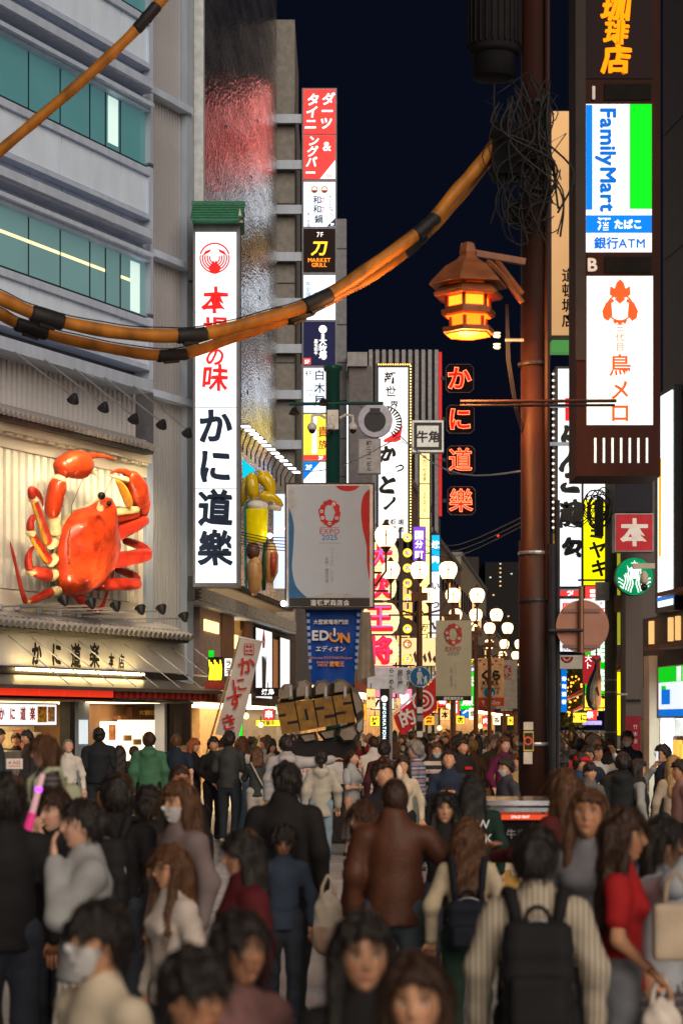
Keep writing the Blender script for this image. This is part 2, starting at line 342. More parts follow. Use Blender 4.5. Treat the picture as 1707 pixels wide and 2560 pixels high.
# floodlights on arms
def flood(lab, p0, p1, aim, group, power, label):
    a, b = KF.w(*p0), KF.w(*p1); t = thing('floodlight', label, 'floodlight', a, 0, group)
    MB().tube([a, b], .018, 6).build('arm', STEEL, t); MB().box(a.x - .05, a.x + .05, a.y - .05, a.y + .05, a.z - .05, a.z + .05).build('bracket', STEEL, t)
    d = (KF.w(*aim) - b).normalized(); q = MB(); q.tube([b - d * .08, b - d * .02, b + d * .09], [.03, .07, .12], 10); q.build('lamp_head', DARK, t)
    e = d.orthogonal().normalized(); MB().tube([b + d * .091, b + d * .095], [.1, .1], 10).build('lens', lit('flood_lens', (1, .85, .6), 3.), t)
    s = bpy.data.lights.new('floodlight_beam', 'SPOT'); s.energy = power; s.color = (1, .78, .46); s.spot_size = R(75); s.spot_blend = .7; s.shadow_soft_size = .1
    so_ = bpy.data.objects.new('beam', s); COL.objects.link(so_); so_.parent = t; so_.location = b + d * .12 - Vector(a); so_.rotation_euler = d.to_track_quat('-Z', 'Y').to_euler()
names = ['leftmost', 'second', 'third', 'fourth', 'rightmost']
for i, (p0, p1) in enumerate(zip([(21, 868), (96, 887), (171, 909), (246, 932), (321, 953)], [(186, 993), (262, 1014), (337, 1043), (407, 1057), (471, 1078)])):
    flood('', (*p0, .3), (*p1, 1.9), (p1[0] - 110, 1330, .1), 'floodlights on long arms above the tiled eave', 300, '%s black floodlight on a long slanting arm above the crab bay' % names[i])
names = ['leftmost', 'second', 'third', 'fourth', 'fifth', 'rightmost']
for i, (p0, p1) in enumerate(zip([(0, 1517), (45, 1519), (100, 1528), (150, 1533), (200, 1538), (250, 1548)], [(163, 1506), (230, 1513), (292, 1520), (354, 1528), (406, 1527), (462, 1546)])):
    flood('', (*p0, .1), (*p1, 1.5), (max(30, p1[0] - 90), 1250, .1), 'floodlights on rods below the crab', 120, '%s small floodlight on a rod under the giant crab' % names[i])
# ================================================================== giant crab
cr = thing('giant_crab', 'giant glossy red mechanical crab mounted on the cream slatted bay', 'crab sign', base(KF, 200, 1490), KF.deg)
CRD = mat('crab_red', (.48, .042, .009), .3, var=.45, scale=3.5, bump=.35, bscale=14, coat=.25); CRP = mat('crab_leg_red', (.44, .028, .014), .3, var=.4, scale=4, bump=.2, bscale=16, coat=.2)
CRC = mat('crab_cream', (.68, .55, .3), .3, var=.2, scale=6); CRY = mat('crab_yellow', (.6, .27, .03), .25, var=.25, scale=4); CRK = mat('crab_eye_black', (.004, .004, .004), .05)
def cp(zx, zy, n): return KF.at(zx * .2551, 1110 + zy * .2551, n)
ZP = .2551 / 122
def limb(name, m, pts, n=12, smooth=True, bumps=0):
    q = MB(KF); c = [cp(a, b, d) for a, b, r, d in pts]; r = [p[2] * ZP * (.88 if 'leg' in name else 1) for p in pts]
    # rounder: subdivide with catmull-rom
    cc, rr = [], []
    for i in range(len(c) - 1):
        p0, p1, p2, p3 = c[max(i - 1, 0)], c[i], c[i + 1], c[min(i + 2, len(c) - 1)]
        for k in range(5):
            t = k / 5; cc.append(.5 * ((2 * p1) + (p2 - p0) * t + (2 * p0 - 5 * p1 + 4 * p2 - p3) * t * t + (3 * p1 - p0 - 3 * p2 + p3) * t ** 3)); rr.append((r[i] + (r[i + 1] - r[i]) * t) * (1 + .1 * math.sin(t * math.pi)))
    cc.append(c[-1]); rr.append(r[-1]); d0 = (cc[1] - cc[0]).normalized(); d1 = (cc[-1] - cc[-2]).normalized()
    cc = [cc[0] - d0 * rr[0] * .5] + cc + [cc[-1] + d1 * rr[-1] * .5]; rr = [rr[0] * .6] + rr + [rr[-1] * .6]
    q.tube(cc, rr, n)
    if bumps:
        for _ in range(bumps):
            i = random.randrange(2, len(cc) - 2); v = Vector((random.uniform(-1, 1), -random.uniform(.1, 1), random.uniform(-1, 1))).normalized(); b_ = cc[i] + v * rr[i] * .95
            q.tube([b_, b_ + v * .035], [.016, .003], 5)
    return q.build(name, m, cr, smooth)
out = [(740, 650), (800, 630), (870, 610), (950, 560), (1000, 535), (1045, 520), (1070, 580), (1078, 680), (1085, 800), (1105, 900), (1112, 1000), (1095, 1100), (1060, 1220), (1020, 1290), (960, 1370), (900, 1430), (830, 1475), (760, 1500), (700, 1500), (640, 1470), (590, 1390), (568, 1290), (562, 1180), (570, 1050), (590, 930), (625, 800), (680, 710)]
sh = [(a - 22, b + 4) for a, b in out[8:]] + [(a - 22, b) for a, b in out[:8]]
def pl(o, n): return [(cp(a, b, n).x, cp(a, b, n).z) for a, b in o]
q = MB(KF); o_ = pl(sh, .35); q.M = KF.M @ Matrix.Translation((0, -.3, 0)); q.puff([(x, z) for x, z in o_], .25); q.build('underside', CRC, cr, True)
MB(KF).tube([cp(800, 1050, -.1), cp(800, 1050, .5)], .35, 10).build('mount', DARK, cr)
# denser outline for the carapace, lumps and spines on it
oo = []
for (a, b), (c, d) in zip(out, out[1:] + out[:1]):
    for t in (0, .5): oo.append((a + (c - a) * t, b + (d - b) * t))
q = MB(KF); q.M = Matrix(); q.puff(pl(oo, .5), .5, 22, 0); bm = [(cp(a, c, .9).x, cp(a, c, .9).z, r * ZP, h) for a, c, r, h in ((860, 790, 80, .10), (960, 730, 85, .09), (740, 880, 60, .07), (740, 1110, 60, .06), (890, 1040, 85, .08), (720, 1300, 90, .07), (870, 1330, 90, .08), (960, 960, 60, .05), (800, 960, 55, -.06), (870, 900, 40, -.06), (930, 870, 40, -.05), (680, 1150, 40, -.07), (960, 1150, 50, -.05), (800, 1200, 60, -.05))]
for k_, v in enumerate(q.v):
    w = min(1, max(0, -v.y / .3)); d = sum(h * math.exp(-((v.x - x) ** 2 + (v.z - z) ** 2) / (r * r)) for x, z, r, h in bm) + .012 * math.sin(v.x * 31) * math.sin(v.z * 29) + .008 * math.sin(v.x * 67 + 2) * math.sin(v.z * 71)
    q.v[k_] = KF.M @ Vector((v.x, v.y - .5 - d * w, v.z))
q.build('carapace', CRD, cr, True)
q = MB(KF)
for i in range(16): a, b = 668 + 4 * math.sin(i), 850 + i * 22; c = cp(a + (i - 8) ** 2 * .25, b, .98); q.tube([c, c + Vector((-.03, -.06, .01))], [.022, .003], 6)
for i in range(60): c = cp(random.uniform(690, 1040), random.uniform(800, 1400), 1.08); q.ball(c, .014, 6, 4)
q.build('spine', CRD, cr, True)
q = MB(KF); q.tube([cp(960, 640, 1.0), cp(985, 540, 1.05)], [.03, .02], 8); q.build('eye_stalk', CRC, cr, True)
MB(KF).ball(cp(998, 508, 1.1), 38 * ZP, 16, 10).build('eye', CRK, cr, True); MB(KF).ball(cp(1072, 580, .8), 26 * ZP, 14, 9).build('eye', CRK, cr, True)
MB(KF).ball(cp(985, 625, 1.0), (48 * ZP, .06, 34 * ZP), 12, 8).build('eye_socket', CRC, cr, True)
MB(KF).tube([cp(1110, 320, .9), cp(960, 620, 1.0)], .006, 5).build('antenna', DARK, cr); MB(KF).tube([cp(890, 190, .8), cp(820, 330, .8), cp(705, 600, .8), cp(702, 690, .8)], .006, 5).build('antenna', DARK, cr)
# claws
limb('arm_joint', CRC, [(545, 860, 55, .5), (535, 790, 60, .55), (525, 720, 55, .6)]); limb('claw_arm', CRD, [(512, 690, 66, .6), (545, 500, 84, .7), (582, 370, 74, .75)], bumps=30)
limb('arm_joint', CRC, [(583, 370, 62, .75), (600, 320, 55, .8)]); limb('claw_palm', CRD, [(612, 270, 92, .8), (660, 200, 100, .85), (770, 205, 132, .9), (850, 205, 95, .95)], 16, bumps=20)
limb('claw_finger', CRD, [(850, 140, 45, .95), (920, 112, 28, .98), (1040, 118, 16, 1.0), (1130, 155, 5, 1.0)]); limb('claw_finger', CRC, [(860, 265, 30, .95), (920, 285, 14, .97), (985, 340, 4, .98)])
limb('claw_arm', CRD, [(1060, 720, 62, .5), (1200, 705, 64, .55), (1330, 680, 58, .6)]); limb('arm_joint', CRC, [(1080, 680, 34, .68), (1220, 655, 36, .72), (1350, 640, 30, .75)])
limb('claw_elbow', CRD, [(1390, 690, 50, .62), (1415, 620, 58, .68), (1430, 550, 45, .7)]); limb('claw_palm', CRD, [(1385, 570, 78, .7), (1345, 480, 118, .75), (1315, 390, 106, .8), (1270, 310, 60, .85)], 16)
limb('claw_underside', CRY, [(1270, 590, 40, .82), (1235, 500, 45, .86), (1190, 410, 34, .9), (1150, 360, 18, .95)])
limb('claw_finger', CRD, [(1270, 300, 42, .85), (1200, 265, 28, .88), (1130, 265, 14, .9), (1080, 290, 4, .9)]); limb('claw_finger', CRC, [(1240, 350, 34, .85), (1160, 335, 18, .88), (1060, 305, 5, .9)])
# left legs
for base_, seg, ball_, tip in (
    (((530, 960, 58, .45), (480, 985, 56, .5)), ((470, 960, 50, .55), (415, 780, 44, .65), (345, 575, 36, .7)), (330, 550, 44, .7), ((318, 520, 42, .72), (305, 440, 28, .72), (360, 470, 32, .72), (405, 530, 20, .7), (425, 610, 5, .7))),
    (((530, 1120, 58, .45), (490, 1160, 56, .5)), ((475, 1140, 52, .55), (410, 1040, 46, .62), (325, 905, 40, .68)), (305, 880, 46, .7), ((300, 840, 42, .7), (305, 760, 36, .7), (335, 710, 26, .65), (365, 715, 18, .55))),
    (((530, 1270, 60, .45), (495, 1300, 58, .5)), ((468, 1290, 70, .55), (400, 1265, 64, .6), (340, 1240, 52, .65)), (305, 1262, 44, .68), ((290, 1220, 42, .68), (280, 1130, 38, .66), (300, 1050, 24, .62), (340, 1005, 14, .55))),
    (((570, 1440, 52, .45), (530, 1445, 50, .5)), ((500, 1450, 46, .5), (390, 1500, 44, .52), (290, 1550, 32, .55)), (272, 1552, 30, .55), ((255, 1550, 28, .55), (215, 1430, 22, .55), (160, 1200, 15, .5), (130, 1070, 16, .48), (103, 960, 4, .45)))):
    limb('leg_joint', CRC, base_); limb('leg', CRP, seg, bumps=10); limb('leg_underside', CRY, [(a - 20, b + 8, r * .5, d + .03) for a, b, r, d in seg])
    limb('knee', CRC, [(ball_[0], ball_[1] + 6, ball_[2], ball_[3]), (ball_[0], ball_[1] - 10, ball_[2], ball_[3])]); limb('leg_tip', CRP, tip)
# right legs
for seg in (((1060, 900, 86, .5), (1250, 830, 80, .6), (1420, 745, 62, .65)), ((1070, 1150, 82, .5), (1280, 1115, 82, .6), (1450, 1085, 66, .65)), ((940, 1370, 70, .5), (1160, 1375, 72, .58), (1350, 1370, 58, .62)), ((760, 1490, 44, .5), (860, 1590, 48, .55), (930, 1625, 42, .55)),
            ((1455, 1060, 50, .4), (1380, 1000, 48, .3), (1230, 950, 40, .25)), ((1350, 1330, 46, .35), (1290, 1280, 44, .3), (1150, 1230, 34, .25))):
    limb('leg', CRP, seg, bumps=14)
limb('leg_tip', CRP, [(960, 1640, 36, .55), (1000, 1600, 28, .55), (1020, 1560, 20, .5), (1060, 1440, 10, .45)])
limb('leg', CRP, [(1080, 640, 34, .25), (1200, 640, 34, .25)]) ; limb('leg_tip', CRP, [(1100, 1300, 16, .25), (1110, 1270, 10, .25), (1120, 1240, 6, .25)])
# ================================================================== left side of the street
LF = Fr((515 - CX) / F * 48, 48, 83.16)
def LX(Y): return LF.M.translation.x + .12 * (Y - 48)
def RX(Y): return 4.7 + .12 * (Y - 28)
def fpart(fr, name, m, x0, y0, x1, y1, n0, n1, parent, col=None): return MB(fr).pbox(x0, y0, x1, y1, n0, n1, col).build(name, m, parent)
# tall vertical crab-emblem sign
F44 = flat(44); RDI = lit('ink_red_backlit', (.75, .02, .02), .75, False)
vs = thing('vertical_sign', 'tall white lightbox sign with red crab emblem, red and navy letters under a green roof', 'sign', base(F44, 541, 1466), 0)
fpart(F44, 'housing', FRM, 483, 560, 600, 1467, -.55, 0, vs); fpart(F44, 'mount', DARK, 470, 1440, 484, 1500, -.4, -.1, vs); fpart(F44, 'mount', DARK, 470, 640, 484, 700, -.4, -.1, vs)
for a, b in ((580, 779), (781, 1017), (1019, 1221), (1223, 1457)): fpart(F44, 'face_panel', LWC, 489, a, 591, b, -.02, .012, vs)
for s_, y_, h_, m_ in (('本', 752, 70, RDI), ('場', 826, 70, RDI), ('の', 892, 52, RDI), ('味', 946, 70, RDI), ('か', 1066, 92, NV), ('に', 1165, 92, NV), ('道', 1271, 92, NV), ('樂', 1372, 92, NV)):
    T(F44, s_, 538, y_, h_, m_, vs, .02, .035 if m_ is NV else .025, wob=.018, shear=.08 if m_ is RDI else 0, sx=.95)
def ring(fr, cx, cy, r0, r1, a0, a1, n, m, parent, nn, name='emblem'):
    q = MB(fr); c = fr.at(cx, cy, nn); k = abs(fr.at(cx, cy - 1, nn).z - c.z); N = max(6, int(abs(a1 - a0) / 12))
    pt = lambda r, a: c + Vector((r * k * math.cos(R(a)), 0, r * k * math.sin(R(a))))
    pts = [pt(r1, a0 + (a1 - a0) * i / N) for i in range(N + 1)] + [pt(r0, a1 - (a1 - a0) * i / N) for i in range(N + 1)]
    for i in range(N):
        j = 2 * N + 1 - i; q.add([pts[i], pts[i + 1], pts[j - 1], pts[j]], [(0, 1, 2, 3)])
    return q.build(name, m, parent)
def pxpoly(fr, pts, m, parent, nn, name='print', th=.004):
    q = MB(fr); q.prism([fr.at(a, b, nn) for a, b in pts], (0, th, 0)); return q.build(name, m, parent)
ring(F44, 537, 645, 35, 39, 15, 165, 0, RDI, vs, .02)
for sg in (1, -1):
    for i in range(5):
        r = 38 - i * 6.0; ring(F44, 537, 645, r - 3.6, r, -78 + i * 4 if sg > 0 else 180 + 78 - i * 4, 12 + i * 3 if sg > 0 else 180 - 12 - i * 3, 0, RDI, vs, .02)
    pxpoly(F44, [(537 + sg * 9, 622), (537 + sg * 24, 628), (537 + sg * 31, 640), (537 + sg * 20, 634), (537 + sg * 12, 630)], RDI, vs, .022)
pxpoly(F44, [(529, 660), (533, 650), (537, 656), (541, 650), (545, 660), (552, 668), (548, 682), (537, 685), (526, 682), (522, 668)], RDI, vs, .024)
# little green roof
q = MB(F44); a, b = F44.at(480, 560, .2), F44.at(607, 560, .2); zt = F44.at(480, 497, .2).z; z0 = F44.at(480, 548, .2).z
rf = None
q.prism([(a.x, -.35, z0), (a.x + .05, .3, zt), (a.x + .05, .95, z0), (a.x + .05, .95, z0 - .06), (a.x, -.35, z0 - .06)], (b.x - a.x - .06, 0, 0)); rf = q.build('roof', mat('green_tile', (.02, .17, .09), .5, var=.3, scale=14), vs)
for j in range(5):
    t = j / 5; MB(F44).box(a.x - .02, b.x + .02, -.37 + .65 * t, -.33 + .65 * t + .1, z0 + (zt - z0) * t, z0 + (zt - z0) * t + .035).build('roof_course', MATS['green_tile'], rf)
MB(F44).box(a.x - .04, b.x + .03, .24, .36, zt - .02, zt + .07).build('ridge', MATS['green_tile'], rf)
pxpoly(F44, [(600, 520), (608, 556), (592, 556)], mat('gable_cream', (.6, .55, .48), .6), vs, .25, 'gable'); fpart(F44, 'roof_neck', FRM, 497, 548, 592, 566, -.4, -.1, vs)
# building with scaly metal wall
mw = thing('metal_clad_building', 'tall building clad in wavy mirror-like metal scales beside the stacked signs', 'building', base(LF, 600, 1990), LF.deg)
mm = bpy.data.materials.new('metal_scales'); mm.use_nodes = True; n_ = mm.node_tree.nodes; l_ = mm.node_tree.links; bb = n_['Principled BSDF']
bb.inputs['Base Color'].default_value = (.5, .49, .46, 1); bb.inputs['Metallic'].default_value = .92; bb.inputs['Roughness'].default_value = .2
tc = n_.new('ShaderNodeTexCoord'); v1 = n_.new('ShaderNodeTexVoronoi'); v1.inputs['Scale'].default_value = 15; mp = n_.new('ShaderNodeMapping'); mp.inputs['Scale'].default_value = (.25, 1, 1)
l_.new(tc.outputs['Object'], mp.inputs[0]); l_.new(mp.outputs[0], v1.inputs['Vector']); nz = n_.new('ShaderNodeTexNoise'); nz.inputs['Scale'].default_value = 2.2; nz.inputs['Detail'].default_value = 6; l_.new(mp.outputs[0], nz.inputs['Vector'])
ad = n_.new('ShaderNodeMath'); ad.operation = 'ADD'; l_.new(v1.outputs[0], ad.inputs[0]); l_.new(nz.outputs[0], ad.inputs[1])
bp = n_.new('ShaderNodeBump'); bp.inputs['Strength'].default_value = .36; bp.inputs['Distance'].default_value = .05; l_.new(ad.outputs[0], bp.inputs['Height']); l_.new(bp.outputs[0], bb.inputs['Normal'])
cr_ = n_.new('ShaderNodeMapRange'); cr_.inputs[1].default_value = .35; cr_.inputs[2].default_value = .7; cr_.inputs[3].default_value = .45; cr_.inputs[4].default_value = 1.1; l_.new(nz.outputs[0], cr_.inputs[0])
hs = n_.new('ShaderNodeVectorMath'); hs.operation = 'SCALE'; hs.inputs[0].default_value = (.85, .83, .78); l_.new(cr_.outputs[0], hs.inputs['Scale']); l_.new(hs.outputs[0], bb.inputs['Base Color'])
MF = Fr((510 - CX) / F * 47.5, 47.5, 85.43)
fpart(MF, 'metal_wall', mm, 509, -500, 692, 1462, -8, 0, mw, col=600)
for i in range(22): # dark missing scales
    x, y = random.uniform(560, 684), random.choice((random.uniform(230, 560), random.uniform(690, 800), random.uniform(900, 1010))); fpart(MF, 'missing_scale', DARK, x, y, x + 2.5, y + random.uniform(5, 14), -.05, .01, mw)
fpart(flat(46.6), 'edge_post', mat('pale_post', (.55, .62, .68), .5), 485, -400, 509, 520, -.4, 0, mw)
fpart(LF, 'lower_wall', DWALL, 500, 1462, 735, 1475, -8, -.02, mw, col=600)
BRK = mat('pale_brick', (.42, .4, .36), .6, var=.3, scale=4)
fpart(LF, 'brick_band_back', CONC, 498, 1503, 737, 1534, -.3, .06, mw, col=600)
u0, u1 = LF.at(498, 0, .08).x, LF.at(737, 0, .08).x; z1, z0 = LF.at(600, 1503, .08).z, LF.at(600, 1534, .08).z; bm_ = None; nrow = 7; step = (u1 - u0) / 34
for r in range(nrow):
    for i in range(34):
        uu = u0 + (i + (r % 2) * .5) * step; zz = z0 + (z1 - z0) * r / nrow
        if bm_ is None: bm_ = MB(LF).box(u0, u0 + step * .94, -.1, -.05, z0, z0 + (z1 - z0) / nrow * .88).build('brick', BRK, mw)
        else: o = bpy.data.objects.new('brick', bm_.data); COL.objects.link(o); o.parent = mw; o.location = (uu - u0, random.uniform(-.008, .008), zz - z0)
fpart(LF, 'cornice', GREYM, 496, 1535, 740, 1541, -.3, .25, mw, col=600)
# upper dining floor behind the awning end
fpart(LF, 'plaster_panel', mat('pink_plaster', (.5, .38, .34), .6), 500, 1542, 556, 1700, -.3, 0, mw, col=600)
for x0, x1, y0, y1 in ((513, 530, 1573, 1598), (532, 548, 1573, 1598), (589, 596, 1590, 1622)): fpart(LF, 'lamp_glow_window', lit('amber_lamp', (1, .6, .2), 3), x0, y0, x1, y1, -.1, .03, mw, col=600)
for x0, x1, m in ((556, 574, WOOD), (574, 586, WOOD), (600, 616, mat('brass_blind', (.4, .28, .12), .4)), (616, 636, WOOD)): fpart(LF, 'window_post', m, x0, 1542, x1, 1730, -.3, .04 if m is WOOD else -.1, mw, col=600)
fpart(LF, 'shop_wall', DWALL, 630, 1542, 740, 1760, -.3, -.02, mw, col=600)
fpart(LF, 'ground_floor_back', mat('shop_warm', (.5, .32, .16), .6), 500, 1760, 740, 2050, -3, -2.4, mw, col=600); fpart(LF, 'ground_floor_light', LSH, 510, 1762, 735, 1766, -2.4, -.4, mw, col=600)
# lit panels on that wall
def wallsign(fr, label, x0, y0, x1, y1, face, texts=(), group=None, col=None, n=.12, name='wall_sign', fm=DARK):
    t = thing(name, label, 'sign', base(fr, (x0 + x1) / 2, y1, n), fr.deg, group)
    fpart(fr, 'housing', fm, x0 - 1.5, y0 - 2, x1 + 1.5, y1 + 2, 0, n - .01, t, col); fpart(fr, 'face_panel', face, x0, y0, x1, y1, n - .02, n, t, col)
    for a in texts: T(fr, a[0], a[1], a[2], a[3], a[4], t, n + .012, *a[5:])
    return t
t = wallsign(LF, 'bright white wall lightbox with a red streak and black brush lettering above the side shops', 641, 1575, 680, 1745, LWC, col=660)
pxpoly(LF, [(660, 1570), (663, 1600), (662, 1620), (657, 1620), (656, 1600)], RD, t, .14)
for i in range(16): T(LF, random.choice('牛肉焼酒魚鶏'), 647 + (i % 2) * 28, 1600 + i * 8, 9, K, t, .14, .02)
for i in range(6): pxpoly(LF, [(655 + i * 2, 1640 + i * 3), (657 + i * 2, 1640), (659 + i, 1725), (656 + i, 1725)], K, t, .138)
wallsign(LF, 'narrow brown lit panel between the two white wall lightboxes', 684, 1600, 694, 1735, lit('lit_brown', (.3, .12, .04), .6), col=690)
t = wallsign(LF, 'right white wall lightbox with a black vertical line of dots beside the blue banner', 702, 1597, 724, 1722, LW, [('いざ', 708, 1640, 10, K)], col=712)
for i in range(6): T(LF, '●', 717, 1625 + i * 9, 6, K, t, .14, 0)
# small neon signs at the corner
F42 = flat(41.5)
t = lightbox(F42, 'neon_sign', 'yellow flame-like neon lettering on a red base by the awning end', 'sign', 522, 1644, 556, 1702, .2, LBK, DARK, 2)
for i in range(7): x = 524 + i * 4.6; MB(F42).tube([F42.at(x, 1700, .05), F42.at(x + 2, 1672, .06), F42.at(x - 1, 1650 + 6 * (i % 3), .05)], .016, 6).build('neon_tube', lit('neon_yellow', (1, .75, .02), 3, False), t)
fpart(F42, 'red_base', mat('red_box', (.35, .03, .03), .5), 513, 1703, 560, 1722, -.3, .02, t)
fpart(F42, 'green_cap', LG, 522, 1626, 534, 1643, -.15, .0, t)
t = lightbox(F42, 'side_sign', 'small white sign with black letters beside the yellow neon', 'sign', 562, 1646, 580, 1690, .15, LW, DARK, 2); T(F42, 'ラ', 571, 1658, 16, K, t, .02, .03); T(F42, '王', 571, 1677, 16, K, t, .02, .03)
# stacked tenant sign
F62 = flat(64)
tb = thing('grey_building', 'slim grey building holding the stacked floor signs', 'building', base(F62, 715, 1990), 0)
MB().box(P(690, 0, 64.4).x, P(737, 0, 64.4).x, 64.4, 70, 0, P(0, 38, 64).z).build('pier', CONC, tb); MB().box(-8, P(736, 0, 64.4).x, 66, 74, 0, P(0, 150, 64).z).build('wall', CONC, tb)
for y in range(300, 1100, 200): MB().box(P(690, 0, 64.4).x - .01, P(737, 0, 64.4).x + .01, 64.37, 64.42, P(0, y + 2, 64).z, P(0, y, 64).z).build('joint', DARK, tb)
st = thing('stacked_floor_sign', 'tall stack of lit floor-number sign panels, red at the top, on the grey building', 'sign', base(F62, 799, 1215), 0)
fpart(F62, 'housing', FRM, 755, 220, 842, 1216, -.35, -.02, st)
for y in (285, 400, 512, 630, 745, 860, 975, 1100): fpart(F62, 'bracket', GREYM, 690, y, 756, y + 22, -.25, -.08, st)
LWB = lit('lit_white_blue', (.72, .82, 1), 1.2); PN = [('red', LR, 223, 334), ('red', LR, 338, 447), ('white', LWB, 455, 566), ('black', LBK, 572, 679), ('white', LWB, 688, 799), ('navy', LDK, 804, 912), ('white', LWB, 920, 1031), ('yellow', LY, 1036, 1150), ('white', LWB, 1155, 1210)]
fp = [fpart(F62, 'face_panel', m, 759, a, 838, b, -.03, .01, st) for _, m, a, b in PN]
LTW = lit('letter_white', (1, 1, 1), 1.2, False); LTO = lit('letter_orange', (1, .3, .02), 1.2, False); LTY = lit('letter_yellow', (1, .62, .03), 1.2, False)
def TS(s_, x, y, h, m, **k): T(F62, s_, x, y, h, m, st, .02, **k)
TS('ダーツ', 818, 278, 32, LTW, vert=True, pitch=.95, bold=.03, shear=.1); TS('タイニ', 780, 280, 32, LTW, vert=True, pitch=.95, bold=.03, shear=.1)
TS('&', 818, 365, 32, LTW, bold=.03); TS('ングバー', 780, 392, 28, LTW, vert=True, pitch=.95, bold=.03, shear=.1)
pxpoly(F62, [(838, 400), (838, 447), (800, 447)], LTW, st, .018); TS('9F', 824, 440, 17, RD)
for x in (786, 811): ring(F62, x, 474, 6, 9, 0, 360, 0, mat('print_gold', (.8, .45, .02), .5), st, .02); ring(F62, x, 475, 0.1, 6, 180, 360, 0, RD, st, .02)
TS('和', 793, 500, 22, K); TS('和', 793, 523, 22, K); TS('鍋', 797, 548, 22, K, bold=.02); TS('♡', 808, 501, 18, RD); TS('♡', 808, 524, 18, RD); TS('だしなべ', 828, 515, 14, K, vert=True, bold=0); TS('しゃぶしゃぶ食べ放題', 771, 522, 9, K, vert=True, bold=0)
pxpoly(F62, [(838, 545), (838, 566), (817, 566)], NV, st, .018); TS('8F', 831, 561, 9, LTW, bold=.03)
TS('7F', 800, 586, 17, LTW, bold=0); TS('刀', 799, 620, 40, LTY, bold=.03, shear=.15); TS('MARKET', 798, 650, 14, LTO, bold=.03); TS('GRILL', 798, 662, 14, LTO, bold=.03)
TS('完全個室', 770, 730, 13, mat('print_sky', (.2, .4, .6), .5), vert=True); TS('海', 800, 745, 30, mat('print_sky'))
ring(F62, 807, 823, 0.1, 10, 0, 360, 0, LTW, st, .02); TS('大牧場', 807, 872, 20, LTW, vert=True, pitch=.9, bold=.025); TS('焼肉屋', 807, 846, 9, LTW, vert=True, pitch=.9); TS('黒毛和牛', 790, 868, 10, LTW, vert=True)
fpart(F62, 'floor_tag', LR, 759, 895, 777, 911, .01, .016, st); TS('5F', 768, 904, 13, LTW, bold=.03)
TS('4F', 771, 933, 18, K); TS('白木屋', 799, 970, 28, K, vert=True, pitch=1.15); TS('SHIRO', 778, 976, 10, BL, bold=0); TS('KIYA', 784, 987, 10, BL, bold=0)
fpart(F62, 'floor_tag', LR, 759, 1137, 838, 1150, .01, .016, st); TS('3F', 802, 1144, 13, LTW, bold=.03); fpart(F62, 'stripe', LTW, 780, 1040, 792, 1134, .01, .016, st); TS('貴', 808, 1080, 30, RD); TS('族', 808, 1112, 26, RD)
pxpoly(F62, [(759, 1155), (800, 1155), (759, 1200)], LB, st, .018); TS('3F', 772, 1168, 17, LTW, bold=.03)
# row of goose-neck lamps over the metal wall
for i in range(13):
    x, y = 612 + i * 10.6, 1060 + i * 9.6; nn = .75 - i * .01
    a, b = LF.at(x - 16, y + 60, .05), LF.at(x, y, nn); t = thing('gooseneck_lamp', 'black sign lamp with flat lit head, %s from the left in the sloping row' % ('first second third fourth fifth sixth seventh eighth ninth tenth eleventh twelfth thirteenth'.split()[i]), 'lamp', tuple(LF.M @ a), 0, 'sign lamps in a sloping row above the yellow sculpture')
    MB(LF).tube([a, Vector((a.x, a.y, b.z)), b], .02, 5).build('arm', DARK, t); MB(LF).box(b.x - .16, b.x + .16, b.y - .1, b.y + .1, b.z - .05, b.z - .01).build('head', DARK, t)
    MB(LF).box(b.x - .14, b.x + .14, b.y - .12, b.y + .08, b.z - .075, b.z - .052).build('lens', lit('lamp_lens', (1, .95, 1), 5, False), t)
# big yellow hand-and-cup sculpture
F52 = flat(51.5)
hs_ = thing('hand_sculpture', 'big shiny yellow hand sculpture gripping a yellow cup above a tan bun', 'sculpture', base(F52, 650, 1475), 0)
YG = mat('gold_yellow_gloss', (.75, .5, .0), .12, .0, coat=.8, var=.08); TAN = mat('tan_gloss', (.6, .33, .12), .25, coat=.5); TQ = mat('turquoise', (.02, .3, .35), .3); CUP = mat('cup_yellow', (.7, .55, .0), .2, emit=.25, ecol=(.8, .6, 0)); BRW = mat('choc_brown', (.13, .06, .045), .35)
def hz(zx, zy, n): return F52.at(590 + zx * .1573, 1130 + zy * .1573, n)
hk = .1573 / (F / 51.5)
def hl(name, m, pts): q = MB(F52); q.tube([hz(a, b, d) for a, b, r, d in pts], [r * hk for a, b, r, d in pts], 14); return q.build(name, m, hs_, True)
hl('finger', YG, [(250, 350, 45, .4), (245, 400, 92, .45), (255, 520, 105, .5), (270, 650, 100, .5), (290, 745, 60, .45)])
hl('finger', YG, [(330, 320, 40, .2), (440, 400, 120, .3), (520, 500, 110, .3), (560, 620, 80, .35), (560, 700, 40, .35)])
hl('thumb', YG, [(370, 700, 60, .5), (450, 700, 85, .5), (580, 720, 75, .5), (680, 790, 55, .45), (740, 860, 25, .4)])
hl('palm', YG, [(150, 400, 30, .1), (140, 560, 70, .15), (130, 750, 60, .15), (100, 850, 40, .1)])
q = MB(F52); c = hz(335, 1150, .45); q.lathe(c, [(130 * hk, -285 * hk), (165 * hk, -150 * hk), (172 * hk, 220 * hk), (176 * hk, 235 * hk)], 18, sy=.7); q.build('cup', CUP, hs_, True)
q = MB(F52); q.ball(hz(340, 860, .47), (172 * hk, .2, 95 * hk), 16, 10); q.build('cup_lid', mat('lid_white', (.8, .78, .7), .15, coat=.5), hs_, True)
q = MB(F52); q.ball(hz(270, 1570, .35), (110 * hk, .25, 150 * hk)); q.build('filling', BRW, hs_, True)
